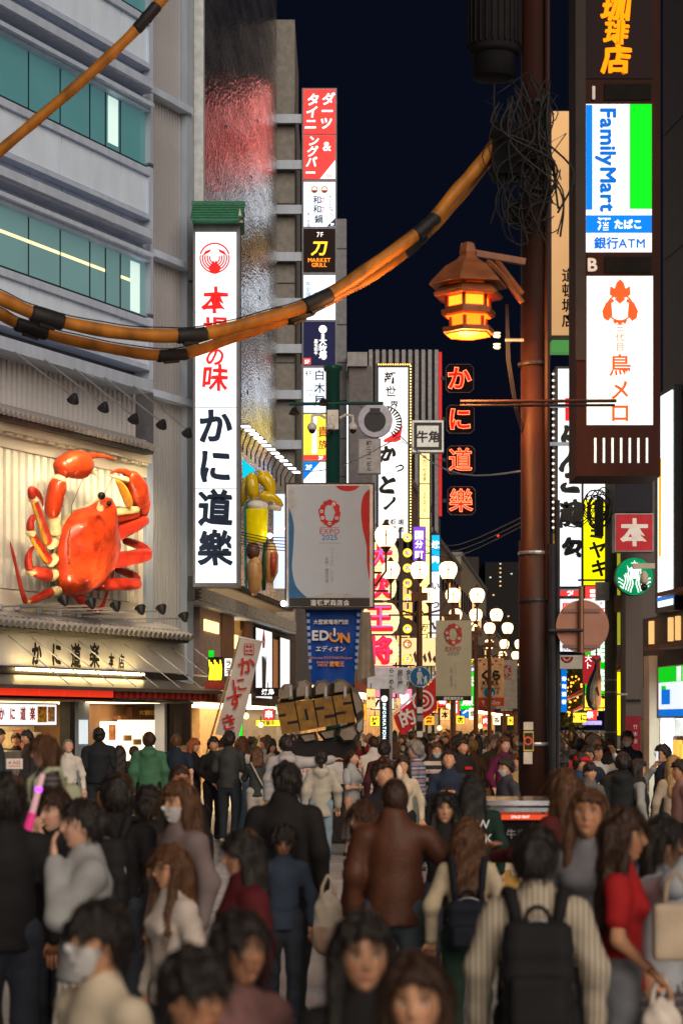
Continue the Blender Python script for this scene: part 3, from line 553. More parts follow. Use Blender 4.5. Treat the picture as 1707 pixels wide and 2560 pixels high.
hl('bun', TAN, [(330, 1680, 60, .4), (290, 1800, 125, .42), (300, 2000, 122, .42), (290, 2180, 95, .4), (280, 2270, 40, .35)])
hl('roll', TAN, [(560, 1450, 60, .2), (570, 1650, 105, .25), (570, 1900, 100, .25), (520, 2080, 60, .25)]); hl('red_filling', mat('red_brown_gloss', (.4, .06, .03), .15), [(600, 1600, 50, .42), (595, 1800, 52, .45), (585, 1980, 30, .42)])
hl('green_leaf', mat('leaf_dark', (.015, .06, .03), .4), [(480, 1420, 40, .15), (460, 1700, 48, .2), (450, 1950, 50, .2), (440, 2200, 30, .2)])
q = MB(F52); q.prism([hz(150, 800, .3), hz(205, 780, .3), hz(165, 1000, .3), hz(180, 2180, .3), hz(140, 2150, .3), hz(120, 900, .3)], (0, .1, 0)); q.build('edge_strip', TQ, hs_)
q = MB(F52); q.prism([hz(95, 100, .1), hz(310, 290, .1), hz(160, 380, .1), hz(110, 430, .1)], (0, .1, 0)); q.build('sail', lit('lit_turquoise', (.0, .55, .75), .8), hs_)
hl('nozzle', mat('nozzle_cream', (.75, .6, .45), .2), [(520, 870, 30, .4), (620, 880, 55, .42), (720, 900, 42, .42)])
MB(F52).ball(hz(540, 1330, .7), 40 * hk).build('spot_lamp', lit('spot_white', (1, 1, .95), 14), hs_); MB(F52).ball(hz(735, 1215, .5), 32 * hk).build('spot_lamp', MATS['spot_white'], hs_)
fpart(F52, 'back_panel', lit('pale_blue_panel', (.6, .72, 1), .9), 684, 1235, 712, 1470, -.5, -.3, hs_)
fpart(F52, 'mount_beam', DARK, 560, 1235, 620, 1245, -.4, -.2, hs_)
for i in range(5):
    a, b = P(600, 1330 + i * 7, 50), P(720, 1345 + i * 8, 50); tag(MB().tube([a, (a + b) / 2 - Vector((0, 0, .05)), b], .012, 5).build('overhead_wire', BLKR), ('uppermost', 'second', 'middle', 'fourth', 'lowest')[i] + ' thin black wire in front of the yellow sculpture', 'wire', 'wires in front of the yellow sculpture')
# ================================================================== festival board, fist, pylon
F35, F34 = flat(35), flat(34.2)
GP = mat('green_pole_paint', (.01, .085, .075), .4, var=.2, streak=.2)
gp = thing('green_pole', 'dark green lamp pole with cross arm and cameras rising above the grey festival board', 'pole', base(F35, 832, 2092), 0)
c = F35.at(832, 1500); zt = F35.at(832, 930).z
MB(F35).lathe((c.x, 0, 0), [(.16, 0), (.13, .4), (.125, zt), (.16, zt + .02), (.17, zt + .1), (.1, zt + .12)], 14).build('shaft', GP, gp, True)
q = MB(F35); q.tube([F35.at(722, 1010, .1), F35.at(958, 1008, .1)], .03, 8); q.build('cross_arm', GP, gp)
for px, py in ((735, 1028), (808, 1005)): q = MB(F35); q.tube([F35.at(px, py - 8, .2), F35.at(px, py + 6, .22)], [.04, .1], 8); q.build('lamp', DARK, gp)
for px, py, sg in ((780, 1060, -1), (826, 1055, 0), (882, 1058, 1)):
    q = MB(F35); q.tube([F35.at(832 + sg * 18, 1045, .2), F35.at(832 + sg * 34, 1036, .25), F35.at(px, 1040, .25), F35.at(px, 1060, .25)], .025, 6); o = q.build('camera_arm', WP, gp); MB(F35).ball(F35.at(px, 1068, .25), .085, 12, 8).build('dome', mat('white_plastic', (.75, .75, .75), .3), o, True); MB(F35).ball(F35.at(px, 1076, .27), .06, 10, 6).build('dome_glass', GLASS, o, True)
MB(F35).box(F35.at(818, 0).x, F35.at(846, 0).x, -.25, -.12, F35.at(0, 1078).z, F35.at(0, 1030).z).build('camera_box', WP, gp)
# board
eb = thing('festival_board', 'large grey-white festival board with red ring emblem hung on the green pole', 'sign', base(F34, 823, 1521), 0)
fpart(F34, 'housing', DARK, 712, 1207, 936, 1521, -.14, -.02, eb); fpart(F34, 'rim', STEEL, 716, 1211, 932, 1517, -.03, -.005, eb); fpart(F34, 'face_panel', mat('board_white', (.46, .54, .64), .4, var=.03), 722, 1214, 924, 1494, -.01, .006, eb)
fpart(F34, 'base_strip', mat('board_black', (.015, .015, .017), .4), 722, 1495, 924, 1516, -.01, .008, eb); T(F34, '道頓堀商店会', 825, 1507, 15.5, WP, eb, .014, .02, pitch=1.06)
def curve(pts, n=6):
    o = []
    for i in range(len(pts) - 1):
        p0, p1, p2, p3 = pts[max(i - 1, 0)], pts[i], pts[i + 1], pts[min(i + 2, len(pts) - 1)]
        for k in range(n):
            t = k / n; o.append(tuple(.5 * (2 * p1[j] + (p2[j] - p0[j]) * t + (2 * p0[j] - 5 * p1[j] + 4 * p2[j] - p3[j]) * t * t + (3 * p1[j] - p0[j] - 3 * p2[j] + p3[j]) * t ** 3) for j in (0, 1)))
    return o + [pts[-1]]
BLB = mat('board_blue', (.01, .13, .32), .4); LGB = mat('board_pale_grey', (.45, .47, .5), .4)
pxpoly(F34, curve([(722, 1268), (730, 1290), (735, 1320), (733, 1370), (730, 1420), (738, 1460), (752, 1480), (768, 1494)]) + [(722, 1494)], BLB, eb, .010, 'blue_wave')
pxpoly(F34, curve([(722, 1222), (735, 1228), (743, 1245), (740, 1275), (732, 1300)]) + [(722, 1268)], LGB, eb, .008, 'grey_wave')
pxpoly(F34, [(837, 1214)] + curve([(838, 1214), (850, 1224), (870, 1228), (888, 1224), (900, 1214)]), RD, eb, .010, 'red_wave')
pxpoly(F34, [(924, 1222)] + curve([(923, 1222), (908, 1240), (902, 1275), (906, 1320), (916, 1365), (917, 1405), (922, 1445)]) + [(924, 1450)], RD, eb, .010, 'red_wave')
pxpoly(F34, curve([(770, 1494), (800, 1486), (825, 1482), (870, 1484), (900, 1494)]), LGB, eb, .009, 'grey_wave')
def emblem(fr, cx, cy, k, parent, nn, red=RD):
    q = MB(fr)
    for i, (a, r, rr) in enumerate(((90, 22, 9), (60, 22, 8), (35, 21, 10), (10, 20, 7), (-15, 20, 9), (-40, 22, 10), (-65, 22, 7), (-90, 23, 10), (-115, 22, 8), (-140, 22, 8), (-165, 20, 9), (170, 21, 10), (145, 21, 8), (118, 22, 8), (-28, 20, 8), (22, 20, 8), (-3, 21, 8), (155, 20, 8), (-152, 20, 8))):
        c = fr.at(cx + r * k * math.cos(R(a)) * .85, cy - r * k * math.sin(R(a)) * 1.05, nn + .0004 * i); q.disc(c, rr * k * .72 * abs(fr.at(cx, cy - 1, nn).z - fr.at(cx, cy, nn).z), .002, 16)
    q.build('ring_emblem', red, parent)
    for a, r in ((60, 21), (172, 21), (-90, 22), (-32, 21), (-150, 21)):
        for rr, m, e in ((5.2, WP, .012), (2.2, NV, .016)):
            q = MB(fr); q.disc(fr.at(cx + r * k * math.cos(R(a)) * .85, cy - r * k * math.sin(R(a)) * 1.05, nn + e), rr * k * .72 * abs(fr.at(cx, cy - 1, nn).z - fr.at(cx, cy, nn).z), .002, 12); q.build('emblem_eye', m, parent)
emblem(F34, 824, 1282, 1.15, eb, .012)
T(F34, 'EXPO', 824, 1328, 19, RD, eb, .012, .005); T(F34, '2025', 824, 1343, 19, BL, eb, .012, .005); fpart(F34, 'rule', GY, 797, 1357, 852, 1358, .006, .009, eb); fpart(F34, 'rule', RD, 800, 1318, 848, 1319, .006, .009, eb)
T(F34, 'いっしょに、いこな!', 830, 1415, 9.5, GY, eb, .012, 0, True); T(F34, '大阪・関西万博', 817, 1425, 9.5, GY, eb, .012, 0, True)
MB(F34).ball(F34.at(709, 1509, .05), .05).build('corner_lamp', lit('corner_lamp', (.9, 1, .95), 10), eb)
# blue hanging banner under it
def cloth(name, label, fr, corners, m, group=None, amp=.03, thick=.008, nx=10, ny=14, cat='banner', wave=9.):
    t = thing(name, label, cat, tuple(fr.w(*corners[3])), 0, group); tl, tr, br, bl = [Vector(fr.at(*c)) for c in corners]
    q = MB(fr); vs_ = []; fs_ = []
    for s_ in (0, 1):
        for j in range(ny + 1):
            for i in range(nx + 1):
                u, v = i / nx, j / ny; p = tl.lerp(tr, u).lerp(bl.lerp(br, u), v); p.y += amp * math.sin(u * wave + v * 2.) * (.3 + v) + s_ * thick; vs_.append(p)
    W = nx + 1; B = W * (ny + 1)
    for j in range(ny):
        for i in range(nx): a = j * W + i; fs_.append((a, a + 1, a + W + 1, a + W)); fs_.append((B + a, B + a + W, B + a + W + 1, B + a + 1))
    q.add(vs_, fs_); q.build('cloth', m, t, True); return t
F345 = flat(34.6)
bb_ = cloth('blue_banner', 'blue cloth banner with white and orange lettering hanging under the grey festival board', F345, [(763, 1524), (903, 1524), (884, 1712), (779, 1712)], mat('banner_blue', (.0, .06, .38), .6, var=.15, scale=3), amp=.03)
YO = mat('print_amber', (.85, .33, .02), .5); nb = .09
T(F345, '大型家電専門店', 827, 1555, 12.6, WP, bb_, nb, .02); T(F345, 'ED', 801, 1588, 34, WP, bb_, nb, .05); T(F345, 'N', 862, 1594, 34, YO, bb_, nb, .05); ring(F345, 836, 1591, 9, 14, -230, 50, 0, YO, bb_, nb, 'power_ring'); fpart(F345, 'power_bar', WP, 833.5, 1570, 838.5, 1590, nb, nb + .006, bb_)
T(F345, 'エディオン', 826, 1622, 15, WP, bb_, nb, .02); T(F345, 'Welcome DOTONBORI Japan', 827, 1644, 8, YO, bb_, nb, .0); T(F345, '愛電王', 842, 1660, 14, YO, bb_, nb, .03, sx=.9); T(F345, '日本橋本店', 806, 1656, 6, YO, bb_, nb, .02); T(F345, '家電王国', 806, 1663, 6, YO, bb_, nb, .02)
for i in range(9):
    for x in (770 + i * .7, 896 - i * .7): fpart(F345, 'icon_square', mat('icon_blue', (.25, .42, .75), .5), x - 4, 1532 + i * 16.5, x + 4, 1541 + i * 16.5, nb, nb + .004, bb_)
fpart(F345, 'hem_rod', STEEL, 760, 1521, 906, 1524, -.02, .02, bb_)
cloth('white_cloth_banner', 'pale cloth banner edge hanging behind the blue banner', flat(36.5), [(890, 1530), (925, 1530), (938, 1690), (893, 1700)], mat('cloth_cream', (.5, .44, .36), .7), amp=.05)
# fist with 2025
F37 = flat(33)
fs = thing('fist_sculpture', 'faceted wooden fist sculpture gripping brass-coloured 2025 blocks on a black plinth', 'sculpture', base(F37, 800, 2108), 0)
BRS = mat('brass_board', (.2, .105, .012), .5, var=.3, scale=8, bump=.2); FCT = mat('facet_wood', (.19, .165, .13), .45, var=.35, scale=3.5); FCT2 = mat('facet_pale', (.34, .36, .36), .35, var=.2, scale=3); SLOT = mat('slot_black', (.008, .008, .01), .7)
def fz(zx, zy, n): return F37.at(490 + zx * .2551, 1380 + zy * .2551, n)
tl, tr, br, bl = (785, 1492), (1510, 1385), (1562, 1660), (842, 1790)
def quadat(u, v): a = (tl[0] + (tr[0] - tl[0]) * u, tl[1] + (tr[1] - tl[1]) * u); b = (bl[0] + (br[0] - bl[0]) * u, bl[1] + (br[1] - bl[1]) * u); return (a[0] + (b[0] - a[0]) * v, a[1] + (b[1] - a[1]) * v)
def slab(u0, v0, u1, v1, n0, n1, m, name):
    q = MB(F37); q.prism([fz(*quadat(u, v), n1) for u, v in ((u0, v0), (u1, v0), (u1, v1), (u0, v1))], (0, n1 - n0, 0)); return q.build(name, m, fs)
ds = ((0, .242), (.258, .49), (.508, .745), (.763, 1.0))
slots = (((.0, .34, .42, .43), (.42, .62, 1.0, .71)), ((.42, .3, .58, .68),), ((.0, .30, .48, .40), (.42, .62, 1.0, .72)), ((.5, .28, 1.0, .37), (.0, .58, .55, .67)))
for (a, b), sl_ in zip(ds, slots):
    o = slab(a, 0, b, 1, .0, .35, BRS, 'digit_block')
    for (u0, v0, u1, v1) in sl_: slab(a + (b - a) * u0, v0, a + (b - a) * u1, v1, .3, .358, SLOT, 'slot')
slab(.01, .02, .99, .98, -.2, .3, SLOT, 'block_core')
def facet(name, m, pts, n0, n1, dy=.3):      # faceted lump: front polygon inset and pushed forward
    q = MB(F37); n = len(pts); cx = sum(p[0] for p in pts) / n; cy = sum(p[1] for p in pts) / n
    A = [fz(*p, n0) for p in pts]; B = [fz(cx + (p[0] - cx) * .62, cy + (p[1] - cy) * .62, n1) for p in pts]; Cc = [fz(*p, n0 - dy) for p in pts]
    q.add(A + B + Cc, [(i, (i + 1) % n, (i + 1) % n + n, i + n) for i in range(n)] + [tuple(range(n, 2 * n))] + [(i, i + 2 * n, (i + 1) % n + 2 * n, (i + 1) % n) for i in range(n)]); return q.build(name, m, fs)
for pts in ([(805, 1480), (812, 1350), (860, 1295), (930, 1288), (965, 1340), (955, 1465)], [(950, 1462), (955, 1340), (990, 1270), (1080, 1252), (1140, 1290), (1142, 1440)], [(1140, 1440), (1140, 1330), (1180, 1262), (1270, 1250), (1325, 1290), (1322, 1412)], [(1318, 1415), (1322, 1275), (1390, 1240), (1460, 1250), (1520, 1300), (1512, 1392)]):
    facet('finger', FCT, pts, .1, .38)
    c = sum(p[0] for p in pts) / 6; facet('finger_facet', FCT2, [(c + 20, 1310), (c + 55, 1300), (c + 62, 1440), (c + 20, 1445)], .36, .40, .05)
facet('hand_side', FCT, [(1500, 1290), (1590, 1370), (1640, 1480), (1650, 1600), (1570, 1660), (1510, 1390)], .0, .32); facet('hand_side', FCT2, [(1570, 1660), (1650, 1590), (1640, 1760), (1600, 1800), (1560, 1760)], .0, .3)
facet('thumb', FCT, [(1380, 1720), (1560, 1665), (1620, 1780), (1560, 1870), (1430, 1880), (1360, 1800)], .0, .34); facet('thumb', FCT, [(1180, 1760), (1380, 1720), (1370, 1830), (1250, 1850)], .0, .25); facet('palm', FCT, [(980, 1790), (1180, 1760), (1200, 1850), (1050, 1880)], .0, .2)
q = MB(F37); q.prism([fz(900, 1850, .1), fz(1560, 1850, .1), fz(1600, 2040, .1), fz(860, 2040, .1)], (0, .6, 0)); q.build('plinth_top', SLOT, fs); q = MB(F37); q.prism([fz(840, 2040, .3), fz(1640, 2040, .3), fz(1640, 2850, .3), fz(840, 2850, .3)], (0, 1.2, 0)); q.build('plinth', DARK, fs)
fpart(F37, 'plinth_board', mat('board_grey', (.6, .6, .6), .5), 752, 1905, 862, 1960, .3, .32, fs); T(F37, 'EXPO', 775, 1925, 14, RD, fs, .33, .02)
# tilted white nobori
F36 = flat(36)
nb_ = cloth('tall_flag', 'tilted white vertical flag with red brush letters in front of the side shops', F36, [(601, 1594, .1), (655, 1606, .1), (597, 1845, .1), (538, 1836, .1)], mat('flag_white', (.6, .56, .52), .7, var=.05), amp=.02)
MB(F36).tube([F36.at(604, 1575, .08), F36.at(598, 1600, .08), F36.at(520, 1870, .08), F36.at(470, 2070, .08)], .02, 6).build('pole', mat('bamboo', (.4, .26, .12), .5), nb_); MB(F36).tube([F36.at(596, 1592, .1), F36.at(660, 1605, .1)], .015, 6).build('cross_rod', WP, nb_)
for s_, x_, y_, h_ in (('か', 616, 1664, 46), ('に', 598, 1712, 40), ('す', 588, 1752, 46), ('き', 572, 1806, 44)): T(F36, s_, x_, y_, h_, RD, nb_, .16, .02, rot=-14, wob=.02)
fpart(F36, 'stamp', RD, 611, 1609, 635, 1636, .145, .148, nb_); fpart(F36, 'stamp_paper', MATS['flag_white'], 613, 1611, 633, 1634, .149, .152, nb_); T(F36, '季節', 623, 1617, 9, RD, nb_, .16, .02); T(F36, '料理', 623, 1628, 9, RD, nb_, .16, .02)
# information pylon
F45 = flat(45)
ip = thing('information_pylon', 'black information pylon with glowing white lettering and round i badge', 'sign', base(F45, 966, 2030), 0)
a, b = F45.at(950, 0).x, F45.at(973, 0).x; MB(F45).box(a, b, 0, .5, 0, F45.at(0, 1722).z).build('body', mat('pylon_black', (.01, .01, .012), .3), ip); MB(F45).box(b, b + .07, 0.05, .5, 0, F45.at(0, 1722).z).build('side', STEEL, ip)
ring(F45, 960.5, 1747, .1, 8, 0, 360, 0, LTW, ip, .01, 'badge'); T(F45, 'i', 960.5, 1747, 14, K, ip, .02, .03); T(F45, 'INFORMATION', 960.5, 1803, 11.5, lit('letter_cool', (.75, .95, 1), 1.6, False), ip, .01, .03, rot=90, pitch=1.12)
# ================================================================== street lamps
def lamp_globe(mb, c, r): mb.lathe(c, [(r * .62, -r * .95), (r * .9, -r * .4), (r, 0), (r * .97, r * .35), (r * .75, r * .75), (r * .3, r * .95)], 14)
LPM = mat('lamp_bronze', (.14, .06, .03), .4, .4)
def street_lamp(px, yg, size, label, arms=(-1, 0, 1), top=0):
    Y = 3.81 * F / (HY - yg); t = thing('street_lamp', label, 'street lamp', (P(px, HY, Y).x, Y, 0), 0, 'globe street lamps down the street'); x, z = P(px, yg, Y).x, P(px, yg, Y).z
    MB().tube([(x, Y, 0), (x, Y, z - .4)], [.1, .065], 10).build('post', LPM, t); MB().box(x - .2, x + .2, Y - .06, Y + .06, z - .75, z - .55).build('collar', LPM, t)
    for a in arms:
        gx = x + a * .7; g_ = MB(); lamp_globe(g_, (gx, Y, z), .225); go = g_.build('globe', LGL, t, True)
        MB().tube([(gx - .23, Y - .02, z), (gx, Y - .235, z), (gx + .23, Y - .02, z)], .014, 5).build('globe_band', LPM, go); MB().tube([(gx, Y - .15, z - .2), (gx, Y - .235, z), (gx, Y - .22, z + .1)], .011, 5).build('globe_rib', LPM, go); MB().lathe((gx, Y, z + .2), [(.1, 0), (.06, .05), (.015, .12)], 8).build('finial', LPM, go)
        q = MB(); q.lathe((gx, Y, z - .33), [(.03, 0), (.1, .1), (.15, .13)], 10); q.build('cup', LPM, go)
        if a: MB().tube([(gx, Y, z - .3), (gx, Y, z - .7), (gx - a * .2, Y, z - .98), (x + a * .12, Y, z - 1.08), (x, Y, z - .95)], .025, 6).build('arm', LPM, t)
    MB().tube([(x - .75, Y, z - 1.1), (x + .75, Y, z - 1.1)], .02, 6).build('cross_bar', LPM, t); return t
street_lamp(877, 1340, 52, 'nearest street lamp, its right globe showing beside the grey festival board')
street_lamp(1048, 1425, 45, 'three-globe street lamp holding the beige festival banner and blue walking sign')
street_lamp(1132, 1488, 34, 'third street lamp, its globes above the beige festival banner'); street_lamp(1189, 1537, 28, 'fourth street lamp, just left of the orange banner')
street_lamp(1223, 1570, 26, 'fifth street lamp, carrying the orange banner and the smaller blue walking sign'); street_lamp(1260, 1610, 22, 'sixth street lamp, its globes left of the big brown pole')
street_lamp(1288, 1638, 20, 'seventh street lamp, low beside the big brown pole'); street_lamp(1302, 1665, 17, 'eighth and farthest street lamp touching the big brown pole')
# banners and round signs on them
BEIGE = mat('banner_beige', (.5, .45, .32), .7, var=.05); F48 = flat(48.6)
t = cloth('festival_banner', 'beige festival banner with red ring emblem on the three-globe lamp', F48, [(1089, 1551), (1178, 1551), (1178, 1752), (1089, 1752)], BEIGE, 'festival banners on the lamps', .01)
emblem(F48, 1133, 1585, .92, t, .03, mat('banner_red', (.5, .05, .03), .6)); T(F48, 'EXPO', 1133, 1621, 14.5, MATS['banner_red'], t, .03, .005); T(F48, '2025', 1133, 1632, 14.5, GY, t, .03, .005); T(F48, 'いっしょに、いこな!', 1139, 1690, 7, GY, t, .03, 0, True); T(F48, '大阪・関西万博', 1128, 1692, 7, GY, t, .03, 0, True)
fpart(F48, 'base_strip', MATS['board_black'], 1089, 1740, 1178, 1752, .025, .03, t); T(F48, '道頓堀商店会', 1133, 1746, 8.3, WP, t, .036, .03)
F80 = flat(80.5); t = cloth('orange_banner', 'orange restaurant banner with black lettering and a red arrow strip', F80, [(1193, 1645), (1259, 1645), (1259, 1765), (1193, 1765)], mat('banner_orange', (.75, .46, .25), .7), None, .02)
T(F80, 'くら', 1226, 1688, 27, K, t, .06, .05); T(F80, 'KURA', 1226, 1707, 15, K, t, .06, .04); T(F80, 'REVOLVING', 1226, 1720, 8.5, K, t, .06, .03); T(F80, 'SUSHI BAR', 1226, 1730, 8.5, K, t, .06, .03); fpart(F80, 'red_strip', mat('strip_red', (.6, .05, .02), .6), 1193, 1744, 1259, 1765, .045, .05, t); T(F80, '↑150m', 1226, 1756, 15, WP, t, .06, .03)
for i in range(6): MB(F80).ball(F80.at(1200 + i * 10, 1651 + (i % 2) * 9, .05), (.06, .01, .03), 8, 4).build('sushi_picture', (BRW, RD, TAN)[i % 3], t)
F86 = flat(86); t = cloth('festival_banner', 'grey festival banner half hidden behind the orange banner', F86, [(1240, 1650), (1292, 1650), (1292, 1777), (1240, 1777)], mat('banner_grey', (.42, .4, .38), .7), 'festival banners on the lamps', .02); emblem(F86, 1266, 1677, .5, t, .05, MATS['banner_red']); T(F86, 'EXPO', 1266, 1697, 8, MATS['banner_red'], t, .05); fpart(F86, 'base_strip', MATS['board_black'], 1236, 1772, 1294, 1779, .04, .05, t); T(F86, '道頓堀商店会', 1266, 1775, 5, WP, t, .06, .03)
def walk_sign(px, py, r, Y, label):
    fr = flat(Y); t = thing('walking_sign', label, 'road sign', base(fr, px, py + r), 0, 'blue round walking signs'); k = Y / F
    MB(fr).disc(fr.at(px, py, .02), r * k, .02).build('disc', mat('sign_rim', (.5, .6, .7), .4), t); MB(fr).disc(fr.at(px, py, .025), r * k * .94, .02).build('blue_face', mat('sign_blue', (.005, .12, .3), .35), t)
    q = MB(fr); u = r / 25
    for pts in ([(-4, -20), (0, -22), (2, -17), (0, -13), (-5, -15)], [(-7, -12), (3, -12), (6, -2), (9, 4), (7, 5), (3, -3), (3, 8), (5, 18), (0, 18), (-1, 9), (-3, 18), (-8, 18), (-6, 4), (-9, 0)], [(9, 2), (13, -3), (16, -2), (15, 4), (17, 10), (16, 18), (14, 18), (13, 12), (10, 18), (8, 18), (10, 8)]):
        q.prism([fr.at(px + a * u, py + b * u, .032) for a, b in pts], (0, .004, 0))
    q.build('pictogram', mat('sign_grey', (.55, .58, .6), .5), t); MB(fr).box(fr.at(px, 0).x - .06, fr.at(px, 0).x + .06, .0, .15, fr.at(0, py + 4).z, fr.at(0, py - 4).z).build('clamp', DARK, t)
walk_sign(1050, 1692, 26, 48.2, 'larger blue round walking sign on the three-globe lamp'); walk_sign(1223, 1731, 15, 79.8, 'smaller blue round walking sign in front of the orange banner')
# sticker strip on the lamp post
for i in range(5): y = 1748 + i * 20; t_ = tag(MB(F48).pbox(1042, y, 1056, y + 15, .1, .13).build('sticker_plate', (K, WP, GY)[i % 3]), ('topmost', 'second', 'middle', 'fourth', 'lowest')[i] + ' small sticker plate on the three-globe lamp post', 'sticker', 'sticker plates on the lamp post')
# ================================================================== deeper left side: buildings and hanging signs
def rowbuilding(label, Y0, Y1, ytop, col, wins=(), side=-1, out=0., wm=None, front=None, lights=LSH):
    """a building along the street edge from Y0 to Y1 whose roof shows at picture row ytop"""
    X0 = (LX(Y0) + out) if side < 0 else (RX(Y0) - out); X1 = (LX(Y1) + out) if side < 0 else (RX(Y1) - out); H = P(0, ytop, Y0).z
    t = thing('building', label, 'building', ((X0 + X1) / 2, (Y0 + Y1) / 2, 0)); s = side
    m = wm or mat('wall_%d' % int(col[0] * 1000 + Y0), col, .7, var=.2, scale=1.5, bump=.1, streak=.3)
    gz = 3.4
    q = MB(); q.prism([(X0, Y0, gz), (X1, Y1, gz), (X1 + s * 9, Y1, gz), (X0 + s * 9, Y0, gz)], (0, 0, H - gz)); q.build('wall', m, t)
    q = MB(); q.prism([(X0 + s * 2.2, Y0 + .05, 0), (X1 + s * 2.2, Y1 - .05, 0), (X1 + s * 9, Y1 - .05, 0), (X0 + s * 9, Y0 + .05, 0)], (0, 0, gz)); q.build('shop_back', mat('shop_interior', (.55, .36, .2), .6, var=.5, scale=2.), t)
    q = MB(); q.prism([(X0 + s * .3, Y0 + .3, gz - .08), (X1 + s * .3, Y1 - .3, gz - .08), (X1 + s * 2., Y1 - .3, gz - .08), (X0 + s * 2., Y0 + .3, gz - .08)], (0, 0, .05)); q.build('shop_light', lights, t)
    q = MB(); q.prism([(X0 - s * .5, Y0 + .1, gz - .15), (X1 - s * .5, Y1 - .1, gz - .15), (X1 - s * .02, Y1 - .1, gz + .25), (X0 - s * .02, Y0 + .1, gz + .25)], (0, 0, .08)); q.build('canopy', front or mat('canopy_red', (.3, .03, .02), .5), t)
    n = int((Y1 - Y0) / 3)
    for fl in range(int((H - gz) / 3.2)):
        for i in range(n):
            ya = Y0 + (i + .2) * (Y1 - Y0) / n; yb = ya + .55 * (Y1 - Y0) / n; xa = X0 + (X1 - X0) * (ya - Y0) / (Y1 - Y0); xb = X0 + (X1 - X0) * (yb - Y0) / (Y1 - Y0); z = gz + fl * 3.2 + 1.0
            w = MB().prism([(xa - s * .03, ya, z), (xb - s * .03, yb, z), (xb - s * .03, yb, z + 1.5), (xa - s * .03, ya, z + 1.5)], (s * .1, 0, 0)).build('window', LAM if random.random() < .25 else GLASS, t)
    q = MB(); q.prism([(X0 - s * .12, Y0 - .05, H), (X1 - s * .12, Y1, H), (X1 + s * 9, Y1, H), (X0 + s * 9, Y0 - .05, H)], (0, 0, .3)); q.build('parapet', FRM, t)
    return t
rowbuilding('low dark shop building behind the grey festival board', 67, 76, 1240, (.1, .09, .09))
rowbuilding('grey building behind the lantern column', 76, 90, 930, (.2, .19, .2)); rowbuilding('brown building beside the yellow column sign', 90, 104, 1130, (.16, .11, .1)); rowbuilding('reddish building under the neon squares', 104, 120, 1200, (.13, .08, .07))
rowbuilding('dim beige building far down on the left of the street', 150, 190, 1390, (.25, .21, .16)); rowbuilding('farthest low building on the left of the street', 190, 260, 1560, (.2, .16, .12))
# slab behind the stacked sign
F74 = flat(74); t = thing('concrete_building', 'blue-grey concrete building slice right of the stacked floor signs', 'building', base(F74, 850, 1990)); fpart(F74, 'wall', mat('bluegrey_wall', (.2, .21, .24), .7, var=.15), 820, 547, 866, 1990, -6, 0, t)
for y in range(620, 1200, 95): fpart(F74, 'joint', DARK, 820, y, 866.5, y + 3, -.1, .01, t)
F73 = flat(73); fpart(flat(72.5), 'lit_edge_tube', lit('cool_tube', (.8, .9, 1), 2.2), 867, 1010, 870, 1210, -.1, 0, t); fpart(F73, 'roof_box', mat('roof_box_grey', (.3, .3, .31), .6), 868, 880, 918, 915, -1.5, 0, t); fpart(F73, 'service_wall', mat('service_wall', (.14, .13, .14), .7), 872, 915, 930, 1330, -2, -.2, t)
# ribbed tower
F125 = flat(126); rt = thing('ribbed_tower', 'dark tower faced with pale vertical ribs behind the white brush sign', 'building', base(F125, 1012, 1890))
fpart(F125, 'wall', mat('tower_dark', (.035, .035, .045), .7), 918, 878, 1100, 1900, -8, -.2, rt)
for i in range(11): fpart(F125, 'rib', mat('rib_grey', (.3, .3, .32), .6), 922 + i * 16.4, 874, 931 + i * 16.4, 1900, -.3, .15, rt)
fpart(F125, 'red_strip', lit('dim_red_strip', (.6, .03, .03), .5), 1096, 880, 1104, 1290, -.2, .1, rt)
# round sign and building name board
F69 = flat(69); t = thing('round_fan_sign', 'round dark disc sign with pale ring above a grey name board', 'sign', base(F69, 935, 1100)); k = 69 / F
MB(F69).disc(F69.at(938, 1050, .0), 43 * k, .3, 32).build('ring', mat('ring_grey', (.3, .31, .38), .4, .3), t); MB(F69).disc(F69.at(937, 1052, .03), 27 * k, .05, 28).build('disc', DARK, t); fpart(F69, 'bar', DARK, 925, 1020, 950, 1034, .0, .06, t)
t = lightbox(F69, 'name_board', 'grey vertical building name board with dark letters under the round disc sign', 'sign', 897, 1098, 950, 1182, .3, mat('board_mid_grey', (.33, .32, .34), .6), FRM, 2); T(F69, '㈱ニコービル', 922, 1140, 13, K, t, .02, .02, True)
# white brush sign with chaser bulbs
F88 = flat(88); bs = lightbox(F88, 'bulb_framed_sign', 'tall white sign with black brush lettering and a frame of small bulbs', 'sign', 946, 919, 1019, 1345, .6, LW, mat('sign_navy', (.015, .018, .05), .4), 0)
fpart(F88, 'bulb_frame', MATS['sign_navy'], 940, 908, 1031, 1350, -.55, -.02, bs)
BU = lit('bulb', (1, .55, .1), 4, False); bmesh_ = None
for x, y in [(946 + i * 6, 911) for i in range(14)] + [(1026, 915 + i * 7.4) for i in range(58)]:
    c = F88.at(x, y, .02)
    if bmesh_ is None: bmesh_ = MB(F88).ball(c, .035, 6, 4).build('bulb', BU, bs); c0 = c
    else: o = bpy.data.objects.new('bulb', bmesh_.data); COL.objects.link(o); o.parent = bs; o.location = F88.M.to_3x3() @ (c - c0)
T(F88, '新', 976, 945, 32, K, bs, .02, .02, wob=.03); T(F88, '世', 976, 979, 28, K, bs, .02, .02, wob=.03); T(F88, '界', 985, 1012, 22, K, bs, .02, .02)
for i in range(12): ring(F88, 962, 1057, 28, 40, 80 - i * 12, 73 - i * 12, 0, K, bs, .02, 'brush_arc')
